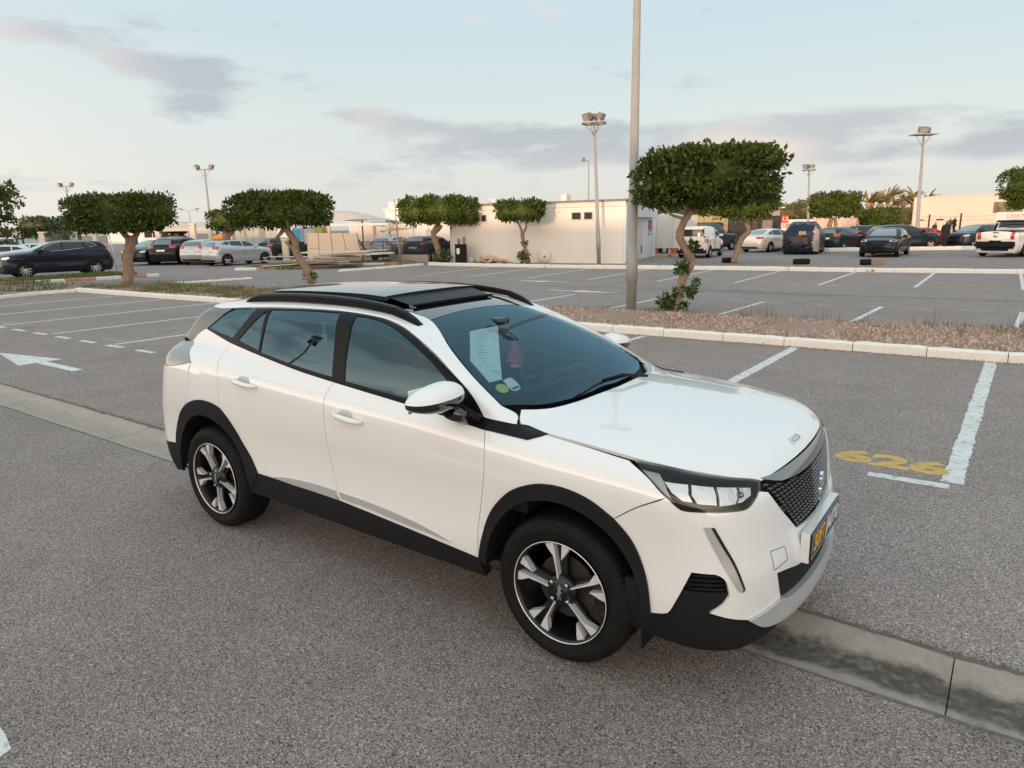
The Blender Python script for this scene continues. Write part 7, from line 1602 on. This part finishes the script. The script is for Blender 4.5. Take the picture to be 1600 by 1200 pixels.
    if rails:
        for sg in (-1, 1):
            q = np.array([(X(x), sg*.56, 4) for x in np.linspace(-2.7, -1.1, 9)]); P_, _ = body.hit(q, (0, 0, -1)); b = MB(); b.tube([p+np.array([0, 0, .05*(1 if 0 < i < 8 else -.2)]) for i, p in enumerate(P_)], .018, 6); b.build('roof_rail', SILVER, root)
    root['_w'] = Wd
    return root, body, d
def place_car(root, wb, ur, depth, uf, away, Wd, anchor='r'):
    """stand the car so that its near rear and front wheels fall in columns ur and uf"""
    P0 = ground_at(ur if anchor == 'r' else uf, depth); tgt = uf if anchor == 'r' else ur; best = None
    for k in range(720):
        a = math.pi*k/360; Q = P0+Vector((math.cos(a), math.sin(a), 0))*wb; far = (Q-P0).dot(AWAY2) > 0
        if far != (away if anchor == 'r' else not away): continue
        e = abs(col_of(Q)-tgt)
        if best is None or e < best[0]: best = (e, a, Q)
    e, a, Q = best
    Pr, Pf = (P0, Q) if anchor == 'r' else (Q, P0); hd = (Pf-Pr).normalized(); n = Vector((-hd.y, hd.x, 0))
    if n.dot((Pf+Pr)/2-CAM_POS) < 0: n = -n
    c = Pf+n*(Wd/2-.09); root.location = (c.x, c.y, 0); root.rotation_euler = (0, 0, math.atan2(hd.y, hd.x)); return root
CARS = [
 # kind, L, W, H, wheelbase, colour, metal, ur, depth, uf, away, anchor, extras, label
 ('suv', 4.63, 1.90, 1.63, 2.81, (.012,.016,.030), .3, 151, 33.4, 42, False, 'r', dict(rim=10, rails=False), 'navy suv with chrome window line and many spoked wheels on the left grass verge'),
 ('sedan', 4.5, 1.78, 1.46, 2.65, (.62,.66,.68), .2, 92, 38.5, -8, False, 'r', {}, 'pale blue grey saloon with its windscreen showing just behind the navy suv'),
 ('hatch', 4.2, 1.78, 1.42, 2.6, (.66,.70,.72), .1, 36, 36.5, -70, False, 'r', {}, 'pale car cut by the left picture edge beside the navy suv bonnet'),
 ('pickup', 5.2, 1.90, 1.80, 3.1, (.74,.76,.77), 0, 62, 45, -30, False, 'r', {}, 'white pickup with a vented roll panel behind the pale cars at the left edge'),
 ('hatch', 4.15, 1.78, 1.47, 2.6, (.010,.011,.012), 0, 282, 42.3, 238, False, 'f', dict(clad=True, rim=5), 'black hatchback facing left beside the blue barrel, first of the row'),
 ('suv', 4.4, 1.85, 1.58, 2.62, (.009,.009,.012), 0, 287, 42.3, 322, True, 'r', dict(tail_c=(.55,.06,.04)), 'black suv seen from behind, second of the row on the left'),
 ('suv', 4.3, 1.85, 1.62, 2.62, (.20,.05,.09), .2, 283, 48.5, 322, True, 'r', {}, 'plum coloured car with only its roof showing over the black suv'),
 ('hatch', 4.1, 1.76, 1.46, 2.57, (.42,.44,.45), .5, 331, 41.6, 366, True, 'r', dict(tail_c=(.45,.06,.07), clad=False), 'silver hatchback with its roof over the next one, third of the row'),
 ('hatch', 3.97, 1.72, 1.44, 2.49, (.46,.48,.50), .5, 355.5, 39.6, 414, True, 'r', dict(rim=5, tail_c=(.45,.05,.06)), 'silver hatchback showing its whole side and five spoke wheels, right end of the row'),
 ('hatch', 4.0, 1.72, 1.46, 2.5, (.035,.033,.026), 0, 437, 46.0, 484, True, 'r', dict(tail_c=(.5,.08,.05)), 'dark olive car with orange tail light behind the crooked tree trunk'),
 ('hatch', 3.92, 1.68, 1.46, 2.46, (.40,.43,.48), .5, 619.5, 42.8, 650, True, 'r', dict(tail_c=(.5,.09,.07)), 'silver grey hatchback seen from behind through the wire mesh fence'),
 ('hatch', 4.15, 1.73, 1.46, 2.51, (.020,.035,.060), .3, 675, 41.2, 708, True, 'r', dict(tail_c=(.5,.09,.07)), 'dark blue hatchback behind the trunk of the wide clipped tree'),
 ('van', 3.9, 1.72, 1.74, 2.51, (.74,.72,.68), 0, 1107, 39.0, 1124.5, True, 'r', dict(clad=True, tail_c=(.55,.08,.06)), 'small white delivery van with windowed rear door beside the white shed'),
 ('jeep', 4.3, 1.85, 1.84, 2.6, (.018,.030,.036), .2, 1108, 48.0, 1142, True, 'r', dict(clad=True), 'dark green boxy four by four behind the white van'),
 ('sedan', 4.9, 1.88, 1.48, 2.89, (.74,.70,.66), .1, 1202, 44.8, 1240, True, 'r', dict(rim=10, tail_c=(.55,.07,.05)), 'white saloon with wide red tail light left of the covered car'),
 ('hatch', 4.3, 1.80, 1.46, 2.64, (.012,.032,.034), .3, 1316, 45.0, 1343, True, 'r', dict(tail_c=(.4,.02,.03)), 'dark green hatchback behind the forked clipped tree'),
 ('hatch', 4.4, 1.80, 1.46, 2.7, (.72,.72,.71), .1, 1312, 52.5, 1354, True, 'r', {}, 'white coupe roof showing over the dark green hatchback'),
 ('suv', 4.4, 1.82, 1.58, 2.65, (.016,.034,.042), .3, 1391, 44.3, 1452, True, 'r', dict(rim=6), 'dark teal crossover behind the leaning lamp post'),
 ('hatch', 4.3, 1.80, 1.52, 2.65, (.03,.035,.04), .2, 1352, 51, 1402, True, 'r', {}, 'dark car with only its roof showing behind the black saloon'),
 ('hatch', 4.2, 1.78, 1.36, 2.6, (.62,.025,.03), 0, 1428, 46.6, 1484, True, 'r', dict(rim=8, rimmat=None), 'red car behind the man in black'),
 ('hatch', 4.1, 1.76, 1.50, 2.55, (.020,.028,.045), .3, 1562, 44.5, 1519, False, 'f', {}, 'dark blue hatchback facing left between the red car and the white pickup'),
 ('sedan', 4.84, 1.85, 1.49, 2.89, (.008,.009,.012), .1, 1416, 36.4, 1401.5, False, 'f', dict(rim=10), 'black saloon facing the camera behind the brown block'),
 ('pickup', 5.25, 1.95, 1.84, 3.1, (.74,.73,.71), 0, 1598, 34.4, 1636, True, 'r', dict(tail_c=(.55,.03,.02)), 'white pickup seen from behind near the right edge of the picture')]
for (kind, L_, Wd, H, wb, colr, metal, ur, dp, uf, away, anc, ex, lab) in CARS:
    root, body, d = make_car(kind, L_, Wd, H, wb, colr, metal, **ex); tag(root, lab, 'car' if kind not in ('van', 'pickup') else kind, 'vehicles parked around the lot')
    if kind == 'van' or kind == 'pickup': root.name = 'parked_'+kind
    place_car(root, wb, ur, dp, uf, away, Wd, anc)
    X, zs = d['_X'], d['_zs']
    if colr[2] == .030 and kind == 'suv':       # chrome line round the navy suv's windows
        for y in (-3., 3.):
            q = np.array([(X(x), y, z*zs) for x, z in [(-.60,1.06),(-1.2,1.075),(-1.8,1.12),(-2.3,1.175),(-2.82,1.25),(-2.60,1.39),(-2.1,1.435),(-1.4,1.435),(-1.1,1.37),(-.8,1.23),(-.60,1.08)]]); P_, _ = body.hit(q, (0, 1 if y < 0 else -1, 0)); b = MB(); b.tube([tuple(p+np.array([0, .006*np.sign(y), 0])) for p in P_], .010, 5); b.build('window_trim', CHROME, root)
    if kind == 'pickup':
        bx0, bx1 = X(-3.38), X(-2.02); zt = 1.03*zs; b = MB(); b.box((bx0, -.74, zt-.05), (bx1, .74, zt+.012)); b.build('bed_cover', PLASTIC2 if dp < 40 else root.children[0].data.materials[0], root)
        b = MB(); b.tube([(X(-2.1), -.70, zt), (X(-2.05), -.66, 1.40*zs), (X(-2.05), .66, 1.40*zs), (X(-2.1), .70, zt)], .05, 6); b.build('roll_bar', root.children[0].data.materials[0], root)
        b = MB(); b.box((X(-3.53), -.86, .42*zs), (X(-3.40), .86, .55*zs)); b.build('rear_bumper', PLASTIC, root)
        b = MB(); v, f = superell((X(-3.44)-.02, 0, .85*zs), (.012, .09, .09), (16, 10), 1.); b.add(v, f, True); b.build('badge', CHROME, root)
        b = MB(); b.box((X(-3.44)-.03, -.12, .95*zs), (X(-3.44)+.02, .12, .98*zs)); b.build('tailgate_handle', PLASTIC, root)
    if kind == 'van':
        b = MB(); b.box((X(-3.44)-.03, -.80, .26), (X(-3.3), .80, .44)); b.build('rear_bumper', PLASTIC, root)
        q = np.array([(x_, -3., .96*zs) for x_ in np.linspace(X(-3.2), X(-2.7), 4)]); P_, _ = body.hit(q, (0, 1, 0)); b = MB(); b.tube([tuple(p+np.array([0, -.01, 0])) for p in P_], .016, 5); b.build('door_rail', PLASTIC2, root)
    if kind == 'jeep':

        b = MB()
        for x in np.linspace(X(-3.0), X(-1.2), 5): b.tube([(x, -.66, H+.06), (x, .66, H+.06)], .02, 5)
        for y in (-.66, .66): b.tube([(X(-3.1), y, H+.06), (X(-1.1), y, H+.06)], .025, 5)
        b.build('roof_rack', PLASTIC2, root)
# car wrapped in a blue tarpaulin
d = remap(HERO, 2.7, .9, .9, 1.78, 1.86); d['zb'] = .12; body = Body(d); P, F, Nn = skin(body, 2.7, .75, 60, 72)
tr_ = empty('covered_car', (0, 0, 0), 0, 'car wrapped in a wrinkled dark blue tarpaulin with a grey sheet on its corner', 'car', 'vehicles parked around the lot')
w_ = .045*np.sin(P[:, 0]*9+P[:, 2]*14)*np.cos(P[:, 1]*11+P[:, 2]*5)+.03*np.sin(P[:, 1]*23+P[:, 0]*17)+.025*np.sin(P[:, 2]*31+P[:, 1]*9); P2 = P+Nn*(w_[:, None]*.6+.06); lowm = P[:, 2] < .5; P2[lowm] += Nn[lowm]*[1, 1, 0]*((.5-P[lowm, 2])*.25)[:, None]; P2[:, 2] = np.maximum(P2[:, 2], .03)
TARP = mat('blue_tarpaulin', (.006, .016, .034), .28, coat=.15, spec=.3, bump=(9, .8, .05)); np_mesh('tarpaulin', P2, F, TARP, tr_, True)
GS = mat('grey_sheet', (.42, .38, .34), .85, noise=[(4, .5, (.30, .27, .25))], bump=(12, .6, .03)); sel = [f for f in F if all(P[i][0] < -2.95 and P[i][1] < -.62 and P[i][2] > .15 for i in f)]
ix = {}; V = []
for f in sel:
    for i in f:
        if i not in ix: ix[i] = len(V); V.append(P2[i]+Nn[i]*.03)
np_mesh('grey_sheet', V, [tuple(ix[i] for i in f) for f in sel], GS, tr_, True)
for nm, yz, m_ in (('cardboard_patch', [(-.30, 1.28), (.06, 1.28), (.06, 1.14), (-.30, 1.14)], mat('cardboard', (.42, .30, .20), .85)), ('dark_patch', [(-.45, .95), (.50, 1.0), (.35, .55), (.05, .42), (-.35, .62)], mat('dark_tarp', (.02, .022, .028), .5))):
    panel(nm, body, 'B', [[yz[i], yz[(i+1) % len(yz)]] for i in range(len(yz))], m_, tr_, off=.165, depth=.01, step=.15, gap=0)
for i in range(5):
    b = MB(); b.tube([(-2.4+.35*i, -.6, 1.83), (-2.4+.35*i, .6, 1.84)], .03, 5); b.build('roof_bar', PLASTIC2, tr_)
for sg in (-1, 1):
    for cx in (0, -2.7): wheel_parts('wheel', tr_, (cx, sg*.86, .34), .34, .21, .22, (SILVER, RIMBLK), seg=32, detailed=False, side=sg)
place_car(tr_, 2.7, 1275, 41.2, 1283, True, 1.86)
# white minibus far behind
mb_ = empty('minibus', ground_at(268, 86), 0, 'white minibus with a row of windows far behind the black hatchback', 'minibus', None); Mx3 = Matrix((RIGHT2, AWAY2, (0, 0, 1))).transposed(); b = MB(); b.box((-2.9, -1, .4), (2.6, 1, 2.15), rot=Mx3); b.box((-2.8, -.95, 2.15), (2.4, .95, 2.5), rot=Mx3); b.build('body', WALLW, mb_)
for i in range(5): b = MB(); b.box((-2.6+1.02*i, -1.02, 1.35), (-1.68+1.02*i, -.99, 2.05), rot=Mx3); b.build('window', BGLASS, mb_)
for x in (-1.9, 1.7): b = MB(); b.lathe([(0, -1.03), (.38, -1.03), (.38, -.8), (0, -.8)], 18, 'y', at=(0, 0, 0)); b.v = [tuple(Mx3 @ (Vector(p)+Vector((x, 0, .38)))) for p in b.v]; b.build('wheel', TYRE, mb_)
oc = empty('orange_kayak', (0, 0, 0), 0, 'bright orange rounded shell behind the silver hatchback roof', 'shell'); p = ground_at(349, 60); v, f = superell((0, 0, 0), (.75, .4, .28), (18, 10), .8, lambda q: Vector((q.x, q.y, q.z+.10*q.x))); b = MB(); b.add([Mx2 @ Vector(q) for q in v], f, True); o = b.build('shell', mat('orange_shell', (.75, .24, .02), .5), oc); o.location = p+Vector((0, 0, height_for(p, 371.5))); b = MB(); b.box((-.4, -.3, 0), (.4, .3, height_for(p, 374)), rot=Mx2); o = b.build('stand', ROOFG, oc); o.location = p
# ------------------------------------------------------------------ people
def person(loc, face, label, h=1.75, coat=(.010, .010, .012), bend=0., long_coat=True, legs=(.05, -.05)):
    root = empty('person', loc, 0, label, 'person'); root.rotation_euler = (0, 0, face); k = h/1.75
    J = {'pel': (0, 0, .95), 'wst': (.02, 0, 1.12), 'che': (.03+bend*.3, 0, 1.34), 'nk': (.02+bend*.6, 0, 1.50), 'hd': (.05+bend*.9, 0, 1.60), 'ht': (.04+bend, 0, 1.70),
         'sl': (.01+bend*.5, .19, 1.42), 'el': (-.02, .24, 1.16), 'wl': (.08, .22, .93), 'sr': (.01+bend*.5, -.19, 1.42), 'er': (-.02, -.24, 1.16), 'wr': (.08, -.22, .93), 'hl': (.11, .21, .86), 'hr': (.11, -.21, .86),
         'tl': (0, .10, .92), 'kl': (legs[0]+.02, .11, .50), 'al': (legs[0], .11, .09), 'fl': (legs[0]+.15, .13, .04), 'tr': (0, -.10, .92), 'kr': (legs[1]+.02, -.11, .50), 'ar': (legs[1], -.11, .09), 'fr': (legs[1]+.15, -.13, .04)}
    Rd = dict(pel=.15, wst=.135, che=.155, nk=.055, hd=.088, ht=.07, sl=.075, el=.055, wl=.042, sr=.075, er=.055, wr=.042, hl=.035, hr=.035, tl=.10, kl=.07, al=.05, fl=.04, tr=.10, kr=.07, ar=.05, fr=.04)
    E_ = [('pel', 'wst'), ('wst', 'che'), ('che', 'nk'), ('nk', 'hd'), ('hd', 'ht'), ('che', 'sl'), ('sl', 'el'), ('el', 'wl'), ('wl', 'hl'), ('che', 'sr'), ('sr', 'er'), ('er', 'wr'), ('wr', 'hr'), ('pel', 'tl'), ('tl', 'kl'), ('kl', 'al'), ('al', 'fl'), ('pel', 'tr'), ('tr', 'kr'), ('kr', 'ar'), ('ar', 'fr')]
    ks = list(J); me = bpy.data.meshes.new('body'); me.from_pydata([tuple(c*k for c in J[q]) for q in ks], [(ks.index(a), ks.index(c)) for a, c in E_], [])
    o = link_mesh('body', me, mat('cloth_%s' % int(coat[0]*1000), coat, .85), root); sk = o.modifiers.new('skin', 'SKIN')
    for i, q in enumerate(ks): me.skin_vertices[0].data[i].radius = (Rd[q]*k,)*2
    me.skin_vertices[0].data[0].use_root = True; ss = o.modifiers.new('sub', 'SUBSURF'); ss.levels = 2; ss.render_levels = 2
    dg = bpy.context.evaluated_depsgraph_get(); m2 = bpy.data.meshes.new_from_object(o.evaluated_get(dg)); o.modifiers.clear(); o.data = m2
    SK = mat('skin', (.38, .22, .15), .55); HR = mat('dark_hair', (.012, .010, .008), .7); m2.materials.clear(); m2.materials.append(mat('cloth_%s' % int(coat[0]*1000), coat)); m2.materials.append(SK); m2.materials.append(HR); m2.materials.append(mat('dark_trousers', (.012, .012, .015), .9))
    for p in m2.polygons:
        c = p.center/k; p.use_smooth = True
        if c.z > 1.50: p.material_index = 2 if (c.z > 1.66 or c.x < bend+.0) else 1
        elif c.z < .90 and abs(c.y) > .185: p.material_index = 1
        elif c.z < .80: p.material_index = 3
    if long_coat:
        b = MB(); rows = [(1.30, .20, .15), (1.1, .19, .15), (.9, .22, .17), (.70, .23, .18)]; n = 18; V = []
        for z, ry, rx in rows:
            for i in range(n): t = 2*math.pi*i/n; V.append(((.02+bend*.3*(z-.7)/.6+rx*math.cos(t)*(1+.05*math.sin(5*t)))*k, ry*math.sin(t)*k, z*k))
        b.add(V, [(j*n+i, j*n+(i+1) % n, (j+1)*n+(i+1) % n, (j+1)*n+i) for j in range(3) for i in range(n)], True); b.build('coat', mat('cloth_%s' % int(coat[0]*1000), coat), root)
    return root
g = ground_at(1474, 43.6); person((g.x, g.y, 0), math.atan2(RIGHT2.y, RIGHT2.x)+.35, 'man in a black coat standing in front of the red car', 1.80, bend=.05)
g = ground_at(1457, 50.5); person((g.x, g.y, 0), math.atan2(-AWAY2.y, -AWAY2.x)+.5, 'man in a brown black jacket standing behind the red car', 1.74, coat=(.045, .030, .025), long_coat=False)
g = ground_at(1488, 64); person((g.x, g.y, .35), math.atan2(RIGHT2.y, RIGHT2.x), 'small distant man in dark clothes by the fence post near the hall', 1.72, coat=(.014, .014, .016), long_coat=False)
g = ground_at(1482, 66); person((g.x, g.y, .35), math.atan2(-RIGHT2.y, -RIGHT2.x), 'small distant figure in brown beside the man at the fence', 1.66, coat=(.10, .07, .05), long_coat=False)
HCAR, HB = build_hero()
